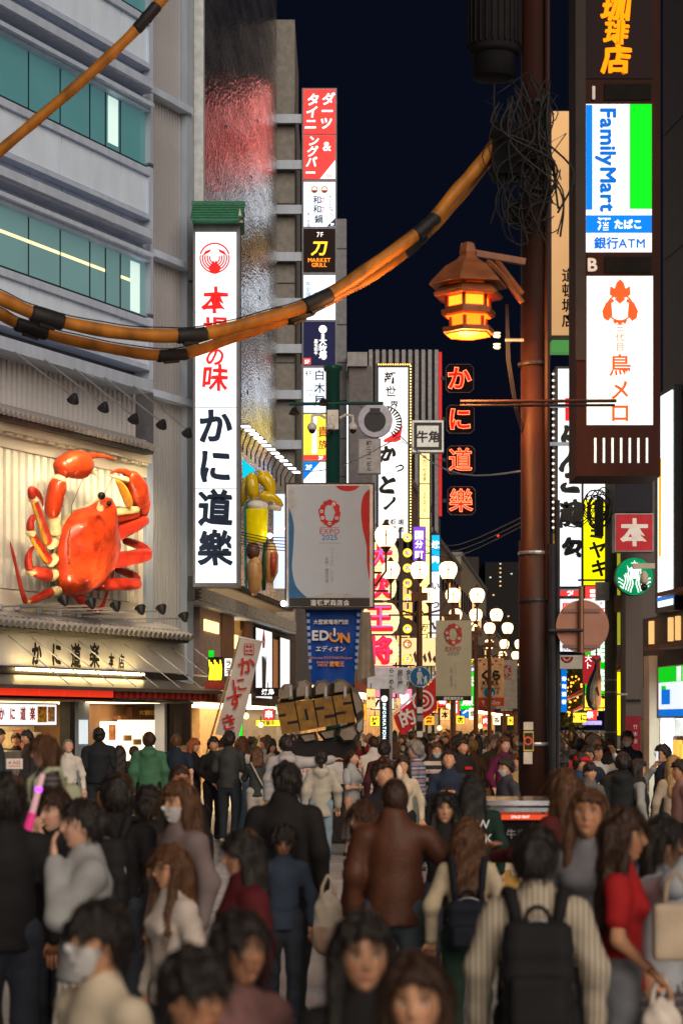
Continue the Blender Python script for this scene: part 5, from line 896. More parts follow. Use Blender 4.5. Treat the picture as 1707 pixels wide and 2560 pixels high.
# temple-style lantern lamp
F24 = flat(24.6); ll = thing('lantern_street_lamp', 'glowing temple-style hexagonal lantern lamp bracketed to the brown pole', 'street lamp', base(F24, 1167, 842)); k = 24.6 / F; c = F24.at(1170, 740)
LWD = mat('lantern_wood', (.22, .075, .03), .45, var=.25); LGW = lit('lantern_glass', (1, .08, .004), 10); LGB = lit('lantern_glass_low', (1, .07, .003), 7)
def z_(y): return F24.at(0, y).z
for nm, m, pr in (('roof', LWD, [(103, 716), (98, 708), (60, 668), (30, 650), (22, 640)]), ('roof_cap', LWD, [(22, 640), (24, 632), (16, 610), (10, 606)]), ('eave_skirt', LWD, [(88, 745), (92, 738), (70, 718)]), ('tray', LWD, [(56, 792), (70, 790), (72, 778), (62, 776)]), ('low_tray', LWD, [(40, 838), (66, 834), (68, 822), (50, 820)]), ('body_sill', LWD, [(62, 776), (60, 770)])):
    q = MB(F24); q.lathe((c.x, 0, 0), [(r * k, z_(y)) for r, y in pr], 6, R(15)); q.build(nm, m, ll)
q = MB(F24); q.lathe((c.x, 0, 0), [(52 * k, z_(776)), (54 * k, z_(700))], 6, R(15)); q.build('glass', LGW, ll); q = MB(F24); q.lathe((c.x, 0, 0), [(44 * k, z_(821)), (46 * k, z_(796))], 6, R(15)); q.build('lower_glass', LGB, ll); q = MB(F24); q.lathe((c.x, 0, 0), [(20 * k, z_(846)), (58 * k, z_(839))], 6, R(15)); q.build('bottom_glass', LGB, ll); q = MB(F24); q.lathe((c.x, 0, 0), [(24 * k, z_(801)), (60 * k, z_(793.5))], 6, R(15)); q.build('tray_glass', LGB, ll)
for i in range(6):
    a = R(15) + i * math.pi / 3; b = a + math.pi / 3; p0 = Vector((c.x + 56 * k * math.cos(a), 56 * k * math.sin(a), 0)); p1 = Vector((c.x + 56 * k * math.cos(b), 56 * k * math.sin(b), 0))
    MB(F24).tube([p0 + Vector((0, 0, z_(778))), p0 + Vector((0, 0, z_(698)))], 5 * k, 6).build('corner_post', LWD, ll)
    q = MB(F24); L_ = [p0.lerp(p1, u) + Vector((0, 0, z_(y))) for u, y in ((0, 698), (1, 698), (1, 712), (.88, 712), (.8, 704), (.65, 701), (.5, 700), (.35, 701), (.2, 704), (.12, 712), (0, 712))]; q.add(L_, [tuple(range(len(L_)))]); q.build('arch', LWD, ll)
    p0 = Vector((c.x + 46 * k * math.cos(a), 46 * k * math.sin(a), 0)); MB(F24).tube([p0 + Vector((0, 0, z_(822))), p0 + Vector((0, 0, z_(794)))], 5 * k, 6).build('corner_post', LWD, ll)
q = MB(F24); q.tube([F24.at(1168, 630, -.05), F24.at(1312, 655, -.1)], .055, 4); q.build('bracket_arm', LWD, ll); fpart(F24, 'bracket_post', LWD, 1152, 608, 1185, 650, -.2, .0, ll)
for off in (0, 22): q = MB(F24); q.tube([F24.at(1240 - off, 650, -.08), F24.at(1270 - off * .6, 690, -.08), F24.at(1305, 735 + off, -.1)], .035, 6); q.build('brace', LWD, ll)
lp = bpy.data.lights.new('lantern_bulb', 'POINT'); lp.energy = 420; lp.color = (1, .42, .12); lp.shadow_soft_size = .25; lo_ = bpy.data.objects.new('bulb', lp); COL.objects.link(lo_); lo_.parent = ll; lo_.location = F24.w(1167, 878, .1) - Vector(ll.location)
# orange cable sleeves hanging over the street
SLV = mat('cable_sleeve', (.36, .13, .012), .5, var=.45, streak=.5, scale=4); 
def sleeve(label, pts, rpx, joints, ycoord):
    t = thing('cable_sleeve', label, 'cable', tuple(P(*pts[0][:2], ycoord(pts[0][0])))); W = []
    for i in range(len(pts) - 1):
        p0, p1, p2, p3 = [Vector(pts[j]) for j in (max(i - 1, 0), i, i + 1, min(i + 2, len(pts) - 1))]
        for s_ in range(6): u = s_ / 6; w = .5 * (2 * p1 + (p2 - p0) * u + (2 * p0 - 5 * p1 + 4 * p2 - p3) * u * u + (3 * p1 - p0 - 3 * p2 + p3) * u ** 3); W.append(w)
    W.append(Vector(pts[-1])); C3 = [P(w.x, w.y, ycoord(w.x)) for w in W]; rad = [rpx * 25 / F * (.96 + .05 * math.sin(i * 1.3)) for i in range(len(C3))]
    js = [min(range(len(W)), key=lambda i: (W[i].x - x) ** 2) for x in joints]; cuts = sorted(set([0, len(W) - 1] + js))
    for a, b in zip(cuts[:-1], cuts[1:]): q = MB(); q.tube(C3[a:b + 1], rad[a:b + 1], 14); q.build('sleeve', SLV, t, True)
    for j in js:
        a, b = C3[max(j - 1, 0)], C3[min(j + 1, len(C3) - 1)]; d = (b - a).normalized(); c_ = C3[j]; r_ = rad[j]
        q = MB(); q.tube([c_ - d * .19, c_ - d * .16, c_ - d * .05, c_, c_ + d * .06, c_ + d * .17, c_ + d * .2], [r_ * x for x in (1.05, 1.2, 1.12, 1.28, 1.14, 1.2, 1.02)], 12); q.build('joint', BLKR, t, True); q = MB(); q.tube([c_ - d * .08 + Vector((0, 0, -r_ * 1.2)), c_ + d * .1 + Vector((0, -.04, -r_ * 1.35))], r_ * .35, 8); q.build('joint_knob', BLKR, t)
    q = MB(); q.tube([p + Vector((0, 0, rad[i] * 1.25)) for i, p in enumerate(C3)], .008, 5); q.build('hanger_wire', BLKR, t)
sleeve('upper thick orange cable sleeve sagging from the brown pole to the left edge', [(1243, 352), (1190, 420), (1130, 488), (1065, 565), (930, 665), (795, 752), (640, 803), (480, 838), (300, 832), (120, 795), (0, 745), (-150, 670)], 16, (1060, 790, 472, 120), lambda x: 22.5 + x * .002)
sleeve('lower orange cable sleeve running just under the thicker one', [(1225, 395), (1160, 480), (1070, 580), (960, 672), (850, 735), (750, 785), (600, 838), (432, 888), (250, 866), (80, 823), (0, 785), (-150, 700)], 13.5, (1030, 745, 432, 75), lambda x: 22.9 + x * .002)
sleeve('thin orange cable sleeve crossing the top left corner of the facade', [(-120, 480), (0, 378), (110, 285), (220, 190), (330, 85), (400, 5), (480, -90)], 12.5, (372,), lambda x: 23.)
# ------------------------------------------------------------------ signs behind the tower
F38 = flat(38); t = lightbox(F38, 'tall_banner_sign', 'tall beige lit banner sign with dark vertical letters behind the hanging tower', 'sign', 1378, 278, 1500, 838, .4, mat('lit_beige', (.85, .5, .22), .5, emit=.5, var=.25, scale=.5), DARK, 2); T(F38, '道頓堀店', 1421, 745, 36, K, t, .02, .02, True, pitch=1.04); fpart(F38, 'green_foot', lit('lit_leaf', (.1, .4, .1), .5), 1378, 850, 1500, 880, -.3, .0, t)
F58 = flat(58); LBIG = LWC; t = lightbox(F58, 'tall_brush_sign', 'tall white lightbox with big black brush calligraphy and a red square at its top', 'sign', 1394, 922, 1452, 1466, .8, LWC, mat('sign_frame_navy', (.02, .02, .03), .4), 6)
fpart(F58, 'red_square', lit('square_red', (.8, .02, .02), .9, False), 1412, 995, 1446, 1052, .012, .02, t)
for s_, y_, h_ in (('に', 1085, 52), ('ん', 1150, 60), ('こ', 1205, 60), ('龍', 1285, 66), ('包', 1370, 52)): T(F58, s_, 1428, y_, h_, K, t, .02, .045 if s_ == '龍' else .08, wob=.05, shear=.15)
for i in range(34): c_ = F58.at(1382, 935 + i * 16, -.2); MB(F58).ball(c_, .04, 6, 4).build('bulb', lit('bulb_dim', (1, .8, .6), 1.2, False), t)
for i, y in enumerate((1010, 1105)): fpart(F58, 'tie_beam', GREYM, 1370, y, 1460, y + 9, .1, .16, t)
F64 = flat(64); t = lightbox(F64, 'yellow_tall_sign', 'tall yellow lit sign with black outlined letters behind the concrete pole', 'sign', 1456, 1250, 1528, 1600, .5, lit('lit_lemon', (.95, .9, .0), 1.1), DARK, 1); T(F64, 'ミヤキ', 1494, 1375, 46, K, t, .02, .04, True, rot=-5); fpart(F64, 'top_panel', LWC, 1456, 1195, 1528, 1248, -.03, .0, t)
F60 = flat(60); t = lightbox(F60, 'red_strip_sign', 'red and white boards under the tall brush sign', 'sign', 1396, 1472, 1448, 1490, .3, LR, DARK, 2); T(F60, 'タ', 1425, 1481, 20, LTW, t, .02, .04); fpart(F60, 'white_board', LWC, 1396, 1497, 1500, 1628, -.2, .01, t); T(F60, '黒', 1415, 1520, 26, LR, t, .02, .03); T(F60, 'JAPAN', 1425, 1622, 12, RD, t, .02, .02)
F63 = flat(63); t = lightbox(F63, 'blossom_board', 'pale board with a red blossom roundel under the white boards', 'sign', 1394, 1638, 1455, 1672, .2, mat('board_pale', (.6, .58, .5), .5, emit=.2), DARK, 1)
ring(F63, 1416, 1642, .1, 16, 180, 360, 0, RD, t, .02, 'roundel')
for a in range(5): ring(F63, 1416 + 8 * math.cos(R(200 + a * 35)), 1643 - 8 * math.sin(R(200 + a * 35)), .1, 2.4, 0, 360, 0, WP, t, .03, 'blossom')
t = lightbox(F63, 'red_banner_board', 'red hanging board with white letters behind the tuna model', 'sign', 1457, 1638, 1500, 1710, .1, lit('dim_lit_red', (.5, .02, .03), .6), DARK, 0); T(F63, '大ト', 1470, 1655, 18, LTW, t, .02, .02, True)
# edge sign behind the pole with a strip of pictures
F50 = flat(52); t = thing('photo_strip_sign', 'narrow vertical strip sign of small pictures right beside the brown pole', 'sign', base(F50, 1386, 1700)); fpart(F50, 'housing', DARK, 1380, 1330, 1394, 1700, -.2, -.02, t)
for i in range(12): fpart(F50, 'picture', (MATS['food_a'], WP, lit('pic_pale', (.8, .7, .7), .6, False), RD)[i % 4], 1382, 1334 + i * 30, 1392, 1360 + i * 30, -.02, .01, t)
# tuna model
F56 = flat(56); tu = thing('tuna_model', 'big hanging tuna model, dark blue back and pale belly, head down', 'fish model', base(F56, 1482, 1770)); k = 56 / F
SIL = mat('tuna_silver', (.35, .4, .45), .25, .3); NVT = mat('tuna_back', (.02, .03, .06), .25); PKT = mat('tuna_belly', (.65, .45, .38), .35)
sp = [(1490, 1655, 3), (1490, 1672, 6), (1487, 1695, 13), (1483, 1720, 19), (1482, 1745, 19), (1484, 1762, 14), (1487, 1775, 5)]
for nm, m, off, sc_, d in (('flank', SIL, 0, 1, 0), ('back', NVT, -7, .72, .03), ('belly', PKT, 8, .7, .05)): q = MB(F56); q.tube([F56.at(x + off * min(1, r / 14), y, d) for x, y, r in sp], [r * k * sc_ for _, _, r in sp], 14, .8); q.build(nm, m, tu, True)
pxpoly(F56, [(1491, 1660), (1476, 1646), (1480, 1642), (1490, 1650), (1500, 1642), (1503, 1648)], SIL, tu, .05, 'tail_fin', .03); pxpoly(F56, [(1492, 1715), (1498, 1738), (1494, 1740), (1488, 1722)], NVT, tu, .28, 'side_fin', .02); MB(F56).ball(F56.at(1482, 1757, .22), .05, 10, 6).build('eye', mat('tuna_eye', (.5, .4, .2), .1), tu); MB(F56).tube([F56.at(1490, 1640), F56.at(1490, 1600)], .02, 5).build('hook', DARK, tu)
# red awnings and bright stalls far right
F75 = flat(75)
for i, (x0, y0, x1, y1) in enumerate(((1415, 1745, 1470, 1715), (1432, 1775, 1480, 1748))):
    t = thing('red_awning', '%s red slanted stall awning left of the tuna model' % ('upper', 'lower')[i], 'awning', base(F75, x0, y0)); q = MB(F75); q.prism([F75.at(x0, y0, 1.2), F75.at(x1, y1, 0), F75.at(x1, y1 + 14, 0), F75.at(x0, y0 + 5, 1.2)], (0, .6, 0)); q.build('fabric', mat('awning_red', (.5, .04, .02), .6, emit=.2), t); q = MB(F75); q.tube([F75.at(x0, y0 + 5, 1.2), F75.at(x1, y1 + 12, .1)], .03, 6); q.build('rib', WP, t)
for i, (x0, y0, x1, y1, m, s_, lab) in enumerate(((1383, 1705, 1396, 1795, LW, '', 'white vertical lit sign with dark edge just right of the brown pole'), (1402, 1672, 1416, 1780, LB, '寿司酒肴', 'blue and orange flickering vertical sign right of the brown pole'), (1432, 1782, 1465, 1806, LY, 'かに', 'yellow lit stall sign under the lower red awning'), (1468, 1775, 1490, 1800, LR, '祭', 'red lit stall sign below the tuna model'), (1455, 1802, 1503, 1812, lit('lit_violet', (.35, .35, .95), 1.1), '', 'violet chequered light strip above the far crowd'))):
    fr = flat(72 + i); t = lightbox(fr, 'stall_sign', lab, 'sign', x0, y0, x1, y1, .2, m, DARK, 1, 'stall signs right of the brown pole'); 
    if s_: T(fr, s_, (x0 + x1) / 2, (y0 + y1) / 2, 12 if len(s_) > 2 else 18, K if m is LY else LTW, t, .02, .03, len(s_) > 2, pitch=1.6)
    elif m is LW: T(fr, 'NOTE', (x0 + x1) / 2, (y0 + y1) / 2, 20, K, t, .02, .04, rot=90)
    else:
        for j in range(6): fpart(fr, 'check', WP, x0 + 2 + j * 8, y0 + 2 + (j % 2) * 4, x0 + 6 + j * 8, y0 + 5 + (j % 2) * 4, .012, .02, t)
# trees with string lights far right
tr_ = thing('street_tree', 'dark tree strung with tiny orange lights behind the red awnings', 'tree', base(flat(90), 1428, 1900)); MB(flat(90)).tube([flat(90).at(1428, 1900), flat(90).at(1426, 1780), flat(90).at(1432, 1690)], [.15, .12, .05], 8).build('trunk', mat('bark', (.08, .05, .03), .9), tr_)
q = MB(flat(90))
for i in range(1500):
    c_ = flat(90).at(rs.gauss(1428, 14), rs.uniform(1675, 1815), rs.gauss(0, .5)); a = Vector((rs.uniform(-1, 1), rs.uniform(-1, 1), rs.uniform(-1, 1))) * .11; b = a.orthogonal() * rs.uniform(.4, .8); q.add([c_ - a, c_ + b, c_ + a, c_ - b], [(0, 1, 2, 3)])
q.build('crown', mat('leaf', (.06, .075, .02), .6, var=.4), tr_)
q = MB(flat(90)); [q.ball(flat(90).at(rs.gauss(1430, 14), rs.uniform(1680, 1790), .7), .05, 5, 3) for i in range(40)]; q.build('string_lights', lit('string_orange', (1, .35, .03), 4, False), tr_)
tag(MATS and tr_.children[-1], kind='stuff')
# concrete pole with cables, camera and box
F49 = flat(48.5); cp_ = thing('concrete_pole', 'grey-green concrete utility pole with cable loops beside the red 本 sign', 'pole', base(F49, 1526, 2015)); c = F49.at(1526, 0); MB(F49).lathe((c.x, 0, 0), [(.16, 0), (.145, F49.at(0, 1195).z)], 14).build('shaft', mat('pole_concrete', (.12, .13, .12), .7), cp_, True)
for i in range(14):
    cx_, cy_, rx_, ry_ = rs.uniform(1478, 1520), rs.uniform(1235, 1290), rs.uniform(10, 32), rs.uniform(20, 48); q = MB(F49); q.tube([F49.at(cx_ + rx_ * math.cos(R(a)), cy_ + ry_ * math.sin(R(a)), .25) for a in range(0, 331, 22)], .016, 5); q.build('cable_loop', BLKR, cp_, True)
fpart(F49, 'cable_box', BLKR, 1487, 1250, 1508, 1340, .1, .3, cp_); fpart(F49, 'speaker_box', GREYM, 1490, 1455, 1522, 1500, .1, .35, cp_); MB(F49).disc(F49.at(1505, 1477, .37), .12, .02, 18).build('speaker_ring', STEEL, cp_); fpart(F49, 'bracket', DARK, 1445, 1448, 1515, 1452, .1, .2, cp_); fpart(F49, 'meter_box', mat('meter_beige', (.45, .36, .3), .5), 1536, 1488, 1564, 1530, .0, .25, cp_)
for y in (1700, 1730, 1830): q = MB(F49); q.lathe((c.x, 0, F49.at(0, y).z), [(.165, -.02), (.165, .02)], 12); q.build('band', STEEL, cp_)
# red sign, mermaid-like round sign, grey pillar
F46 = flat(46); t = lightbox(F46, 'red_square_sign', 'red square sign with one white character right of the concrete pole', 'sign', 1539, 1286, 1630, 1376, .5, mat('lit_sign_red', (.45, .02, .03), .45, emit=.4), STEEL, 3); T(F46, '本', 1585, 1332, 72, mat('sign_white_dim', (.75, .68, .6), .5, emit=.35), t, .02, .03); fpart(F46, 'dark_upper', mat('dark_navy_panel', (.012, .014, .03), .4), 1536, 1195, 1630, 1280, -.4, .0, t)
t = thing('round_green_sign', 'round green lit sign with white wavy lines and star, below the red square', 'sign', base(F46, 1585, 1488)); k = 46 / F; c = F46.at(1585, 1441, .0); GR = lit('lit_deep_green', (.0, .24, .09), .8); SW = lit('round_white', (.85, .97, .95), 1.1, False)
MB(F46).disc(c, 48 * k, .25, 40).build('housing', DARK, t); MB(F46).disc(F46.at(1585, 1441, .01), 47 * k, .05, 40).build('green_face', GR, t)
for sg in (1, -1):
    for i in range(4):
        x = 1585 + sg * (7 + i * 6); L_ = [(x + sg * 3 * math.sin(j * 1.0 + i), 1425 + i * 4 + j * 7) for j in range(9)]; L_ = [(a, b) for a, b in L_ if (a - 1585) ** 2 + (b - 1441) ** 2 < 45 ** 2]; q = MB(F46); q.add([F46.at(a + o, b, .03) for a, b in L_ for o in (-1.7, 1.7)], [(2 * j, 2 * j + 1, 2 * j + 3, 2 * j + 2) for j in range(len(L_) - 1)]); q.build('wave_line', SW, t)
    for i in range(4):
        a0 = -60 + i * 24; r_ = 40; q = MB(F46); L_ = [(1585 + sg * (28 + j * 4.2), 1452 + i * 9 - j * 3 * math.sin(j * .8)) for j in range(5)]; L_ = [(a, b) for a, b in L_ if (a - 1585) ** 2 + (b - 1441) ** 2 < 46 ** 2]
        if len(L_) > 1: q.add([F46.at(a, b + o, .034) for a, b in L_ for o in (-1.8, 1.8)], [(2 * j, 2 * j + 1, 2 * j + 3, 2 * j + 2) for j in range(len(L_) - 1)]); q.build('fin_line', SW, t)
q = MB(F46); q.disc(F46.at(1585, 1437, .032), 10 * k, .004, 16, .85); q.build('face_disc', SW, t); pxpoly(F46, [(1585 + (10 if i % 2 == 0 else 4) * math.sin(math.pi * i / 5), 1410 - (10 if i % 2 == 0 else 4) * math.cos(math.pi * i / 5)) for i in range(10)], SW, t, .034, 'star'); pxpoly(F46, [(1566, 1412), (1572, 1422), (1578, 1417), (1585, 1424), (1592, 1417), (1598, 1422), (1604, 1412), (1601, 1428), (1569, 1428)], SW, t, .033, 'crown')
F45b = flat(45.5); cm = thing('street_camera', 'white dome security camera on a beige arm in front of the round green sign', 'camera', base(F45b, 1610, 1480)); fpart(F45b, 'arm', CREAM, 1582, 1408, 1640, 1421, .1, .25, cm); MB(F45b).lathe(F45b.at(1609, 1460, .2), [(.06, 0), (.1, .05), (.09, .22), (.03, .3)], 12).build('housing', CREAM, cm, True); MB(F45b).ball(F45b.at(1609, 1468, .2), .085, 12, 8).build('dome', GLASS, cm, True)
pb = thing('grey_pillar_building', 'plain grey cladded building side below the round green sign', 'building', base(F46, 1600, 2020)); fpart(flat(47.2), 'wall', mat('grey_board', (.14, .12, .115), .6, var=.1, streak=.2), 1563, 1150, 1660, 2030, -.9, 0, pb); fpart(flat(47.1), 'joint', DARK, 1563, 1748, 1625, 1751, -.1, .0, pb); fpart(flat(47.0), 'camera_bracket', STEEL, 1545, 1733, 1568, 1738, -.1, .1, pb)
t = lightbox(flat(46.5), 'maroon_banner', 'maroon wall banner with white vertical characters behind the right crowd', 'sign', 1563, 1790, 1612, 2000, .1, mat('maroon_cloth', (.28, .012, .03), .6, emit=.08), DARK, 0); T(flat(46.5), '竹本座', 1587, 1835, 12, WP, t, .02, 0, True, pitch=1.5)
t = lightbox(flat(50.5), 'yellow_post_sign', 'narrow bright yellow vertical sign right of the concrete pole', 'sign', 1540, 1680, 1560, 1838, .6, MATS['lit_lemon'], DARK, 0); fpart(flat(50.5), 'upper_strip', mat('lit_olive', (.7, .7, .05), .5, emit=.45), 1540, 1262, 1560, 1610, -.5, -.05, t); fpart(flat(50.5), 'pale_strip', WP, 1540, 1612, 1560, 1678, -.5, -.05, t)
# tall red slanted flag and posts at the right
F31 = flat(33); t = cloth('red_tall_flag', 'narrow red vertical flag on a wooden pole by the right shopfront', F31, [(1622, 1745), (1640, 1745), (1640, 1960), (1618, 1960)], mat('flag_red2', (.5, .02, .02), .6), amp=.02); MB(F31).tube([F31.at(1614, 1670), F31.at(1606, 2000)], .02, 6).build('pole', MATS['bamboo'], t); T(F31, 'うまい', 1630, 1850, 14, WP, t, .06, .02, True, pitch=2)
# right-hand row beyond
rowbuilding('brown shop building behind the concrete pole on the right', 49, 66, 1180, (.1, .08, .07), side=1); rowbuilding('dark building behind the tall brush sign', 66, 100, 1120, (.09, .08, .09), side=1, front=mat('canopy_blue', (.05, .08, .3), .5)); rowbuilding('far building on the right behind the string-lit tree', 100, 170, 1350, (.1, .08, .08), side=1)
rowbuilding('low building closing the left foot of the street far away', 120, 150, 1330, (.15, .11, .1))
# cables over the street
for i, (a, b, Ya, Yb) in enumerate((((705, 1170), (1000, 1090), 60, 40), ((1000, 1090), (1310, 1176), 40, 26), ((1060, 1345), (1310, 1290), 80, 26), ((1060, 1360), (1310, 1302), 80, 26), ((1060, 1375), (1310, 1312), 80, 26), ((1385, 1290), (1500, 1235), 26, 48), ((1385, 1300), (1500, 1242), 26, 48), ((900, 1015), (1130, 1160), 70, 90))):
    A, B = P(*a, Ya), P(*b, Yb); tag(MB().tube([A.lerp(B, s_ / 10) - Vector((0, 0, .35 * math.sin(math.pi * s_ / 10))) for s_ in range(11)], .012, 5).build('overhead_wire', GREYM if i < 2 else BLKR), ('pale single wire from the metal wall to mid street', 'pale wire sagging to the brown pole under the neon squares', 'upper of three black wires left of the brown pole', 'middle of three black wires left of the brown pole', 'lower of three black wires left of the brown pole', 'upper black wire from the brown pole to the concrete pole', 'lower black wire from the brown pole to the concrete pole', 'thin black wire slanting past the round disc sign')[i], 'wire')
for px, py, py2 in ((1258, 770, 1100),): 
    t = thing('insulator_bracket', 'pale insulator bracket with hanging cables left of the brown pole', 'bracket', base(F25, 1300, 860)); MB(F25).tube([F25.at(1308, 850, .1), F25.at(1262, 850, .1)], .02, 6).build('arm', STEEL, t)
    for y in (838, 866): MB(F25).lathe(F25.at(1242, y, .1), [(.03, -.03), (.05, -.01), (.03, .01), (.05, .03)], 8).build('insulator', WP, t)
    for o in (0, 4, 8): MB(F25).tube([F25.at(1264 + o * .6, 760, .1), F25.at(1266 + o, 900, .1), F25.at(1285 + o, 1020, .0), F25.at(1312 + o, 1110, -.2)], .007, 5).build('cable', BLKR, t)
# food cart in front of the pole
F16 = flat(16.5); ct = thing('food_cart', 'street vendor cart with a chrome-edged glass top, red strip and tan front', 'cart', base(F16, 1300, 2400)); a, b = F16.at(1205, 0).x, F16.at(1372, 0).x
MB(F16).box(a, b, -.05, .8, F16.at(0, 2130).z, F16.at(0, 2052).z).build('black_hood', MATS['box_black'], ct); MB(F16).box(a - .02, b + .02, -.02, .85, .12, F16.at(0, 2132).z).build('front', mat('cart_tan', (.42, .24, .05), .55, var=.3, scale=4), ct)
MB(F16).box(a - .05, b + .06, -.1, .85, F16.at(0, 2048).z, F16.at(0, 2036).z).build('red_strip', lit('cart_red', (.7, .08, .03), .45), ct); MB(F16).box(a - .05, b + .06, -.12, .85, F16.at(0, 2028).z, F16.at(0, 2018).z).build('glass_shelf', mat('cart_glass', (.3, .35, .4), .08, .7), ct); MB(F16).box(a - .05, b + .06, -.16, .9, F16.at(0, 2012).z, F16.at(0, 2000).z).build('chrome_top', mat('chrome', (.55, .56, .65), .15, .9), ct)
for x in (a + .05, b - .05): MB(F16).tube([(x, 0, F16.at(0, 2050).z), (x, 0, F16.at(0, 2005).z)], .015, 6).build('upright', STEEL, ct)
for x in (a + .15, b - .15): MB(F16).tube([(x, .1, .14), (x, .2, .14)], .14, 14).build('wheel', BLKR, ct)
for i in range(3): pxpoly(F16, [(1255 + i * 20, 2160 + i * 14), (1285 + i * 18, 2155 + i * 14), (1290 + i * 18, 2172 + i * 14), (1258 + i * 20, 2176 + i * 14)], mat('cart_label', (.5, .4, .3), .6), ct, .03, 'label')
T(F16, '牛串', 1290, 2085, 26, GY, ct, .06, 0); T(F16, 'SOLD OUT', 1300, 2042, 9, LTW, ct, .12, .02)
t = lightbox(flat(31), 'entrance_sign', 'small pale entrance sign with a red arrow and letters at the left edge', 'sign', 17, 1897, 57, 1922, .04, mat('paper_white', (.7, .66, .62), .6), STEEL, 1); T(flat(31), '←入口', 37, 1906, 10, RD, t, .02, .02); T(flat(31), 'ENTRANCE', 38, 1915, 5, RD, t, .02, .01); MB(flat(31)).tube([flat(31).at(37, 1922), flat(31).at(37, 2120)], .02, 6).build('stand', STEEL, t)
# ================================================================== people
SKIN = mat('skin', rough=.5, var=.06, scale=9, objcol=True, vcol=True); CLOTH = mat('cloth', rough=.8, var=.16, scale=7, bump=.25, bscale=220, objcol=True, spec=.25)
LEATHER = mat('leather', rough=.55, var=.2, scale=9, bump=.2, bscale=60, objcol=True); HAIR = mat('hair', rough=.4, var=.75, scale=150, bump=.5, bscale=150, objcol=True, streak=.05, spec=.35)
def stripe_mat(name, cols, sc, axis=2):
    m = bpy.data.materials.new(name); m.use_nodes = True; n = m.node_tree.nodes; l = m.node_tree.links; b = n['Principled BSDF']; b.inputs['Roughness'].default_value = .8
    tc = n.new('ShaderNodeTexCoord'); sp = n.new('ShaderNodeSeparateXYZ'); l.new(tc.outputs['Object'], sp.inputs[0]); mu = n.new('ShaderNodeMath'); mu.operation = 'MULTIPLY'; mu.inputs[1].default_value = sc; l.new(sp.outputs[axis], mu.inputs[0])
    fr = n.new('ShaderNodeMath'); fr.operation = 'FRACT'; l.new(mu.outputs[0], fr.inputs[0]); r = n.new('ShaderNodeValToRGB'); r.color_ramp.interpolation = 'CONSTANT'; e = r.color_ramp.elements
    for i, c in enumerate(cols):
        el = e[i] if i < 2 else e.new(i / len(cols)); el.position = i / len(cols); el.color = (*c, 1)
    l.new(fr.outputs[0], r.inputs[0]); l.new(r.outputs[0], b.inputs['Base Color']); MATS[name] = m; return m
ST_SHIRT = stripe_mat('stripe_shirt', ((.5, .44, .34), (.42, .36, .28), (.16, .14, .12)), 42, 0); ST_POLO = stripe_mat('stripe_polo', ((.06, .09, .16), (.3, .33, .4), (.06, .09, .16), (.16, .2, .3), (.35, .15, .15)), 9); ST_KNIT = stripe_mat('stripe_knit', ((.6, .56, .48), (.02, .025, .05)), 8)
PLAID = stripe_mat('plaid', ((.05, .04, .045), (.12, .1, .09), (.04, .03, .04)), 22); FLORAL = mat('floral', (.55, .5, .45), .8, var=.5, scale=16)
# -------- implicit surfaces
def snet(f, lo, hi, h):
    lo = np.array(lo, float); n = np.maximum(3, np.ceil((np.array(hi) - lo) / h).astype(int) + 1)
    ax = [lo[i] + h * np.arange(n[i]) for i in range(3)]; X, Y, Z = np.meshgrid(*ax, indexing='ij'); V = f(np.stack([X, Y, Z], -1)).astype(np.float32); ins = V < 0
    cs = np.zeros(tuple(n - 1), int)
    for a in (0, 1):
        for b in (0, 1):
            for c in (0, 1): cs += ins[a:n[0] - 1 + a, b:n[1] - 1 + b, c:n[2] - 1 + c]
    act = np.argwhere((cs > 0) & (cs < 8)); idx = -np.ones(tuple(n - 1), int); idx[tuple(act.T)] = np.arange(len(act))
    acc = np.zeros((len(act), 3)); cnt = np.zeros(len(act)); cor = [(a, b, c) for a in (0, 1) for b in (0, 1) for c in (0, 1)]
    for p in cor:
        for d in range(3):
            if p[d]: continue
            q = list(p); q[d] = 1; v0 = V[tuple((act + p).T)]; v1 = V[tuple((act + q).T)]; m = (v0 < 0) != (v1 < 0); t = np.where(m, v0 / np.where(m, v0 - v1, 1), 0)
            pt = np.repeat(np.array([p], float), len(act), 0); pt[:, d] += t; acc += pt * m[:, None]; cnt += m
    vs = lo + (act + acc / cnt[:, None]) * h; fs = []
    for d in range(3):
        e1, e2 = [(1, 2), (2, 0), (0, 1)][d]; s0 = [slice(1, n[i] - 1) for i in range(3)]; s0[d] = slice(0, n[d] - 1); s1 = list(s0); s1[d] = slice(1, n[d])
        A, B = ins[tuple(s0)], ins[tuple(s1)]; ed = np.argwhere(A != B) + np.array([0 if i == d else 1 for i in range(3)])
        if not len(ed): continue
        fl = ins[tuple(ed.T)]; u = np.eye(3, dtype=int); o = [ed, ed - u[e1], ed - u[e1] - u[e2], ed - u[e2]]; q = np.stack([idx[tuple(x.T)] for x in o], 1)
        q = np.where(fl[:, None], q, q[:, ::-1]); fs.append(q)
    return vs, (np.concatenate(fs) if fs else np.zeros((0, 4), int))
def cone(p, a, b, ra, rb, sy=1., sx=1.):
    s = np.array([sx, sy, 1.]); a = np.array(a, float) * s; b = np.array(b, float) * s; q = p * s; ab = b - a; t = np.clip(((q - a) @ ab) / max(ab @ ab, 1e-9), 0, 1)
    return (np.linalg.norm(q - (a + t[..., None] * ab), axis=-1) - (ra + (rb - ra) * t))
def smin(d, e, k=.03): h = np.clip(.5 + .5 * (e - d) / k, 0, 1); return e + (d - e) * h - k * h * (1 - h)
def U(p, prims, k=.03):
    d = None
    for pr in prims: e = cone(p, *pr); d = e if d is None else smin(d, e, k)
    return d
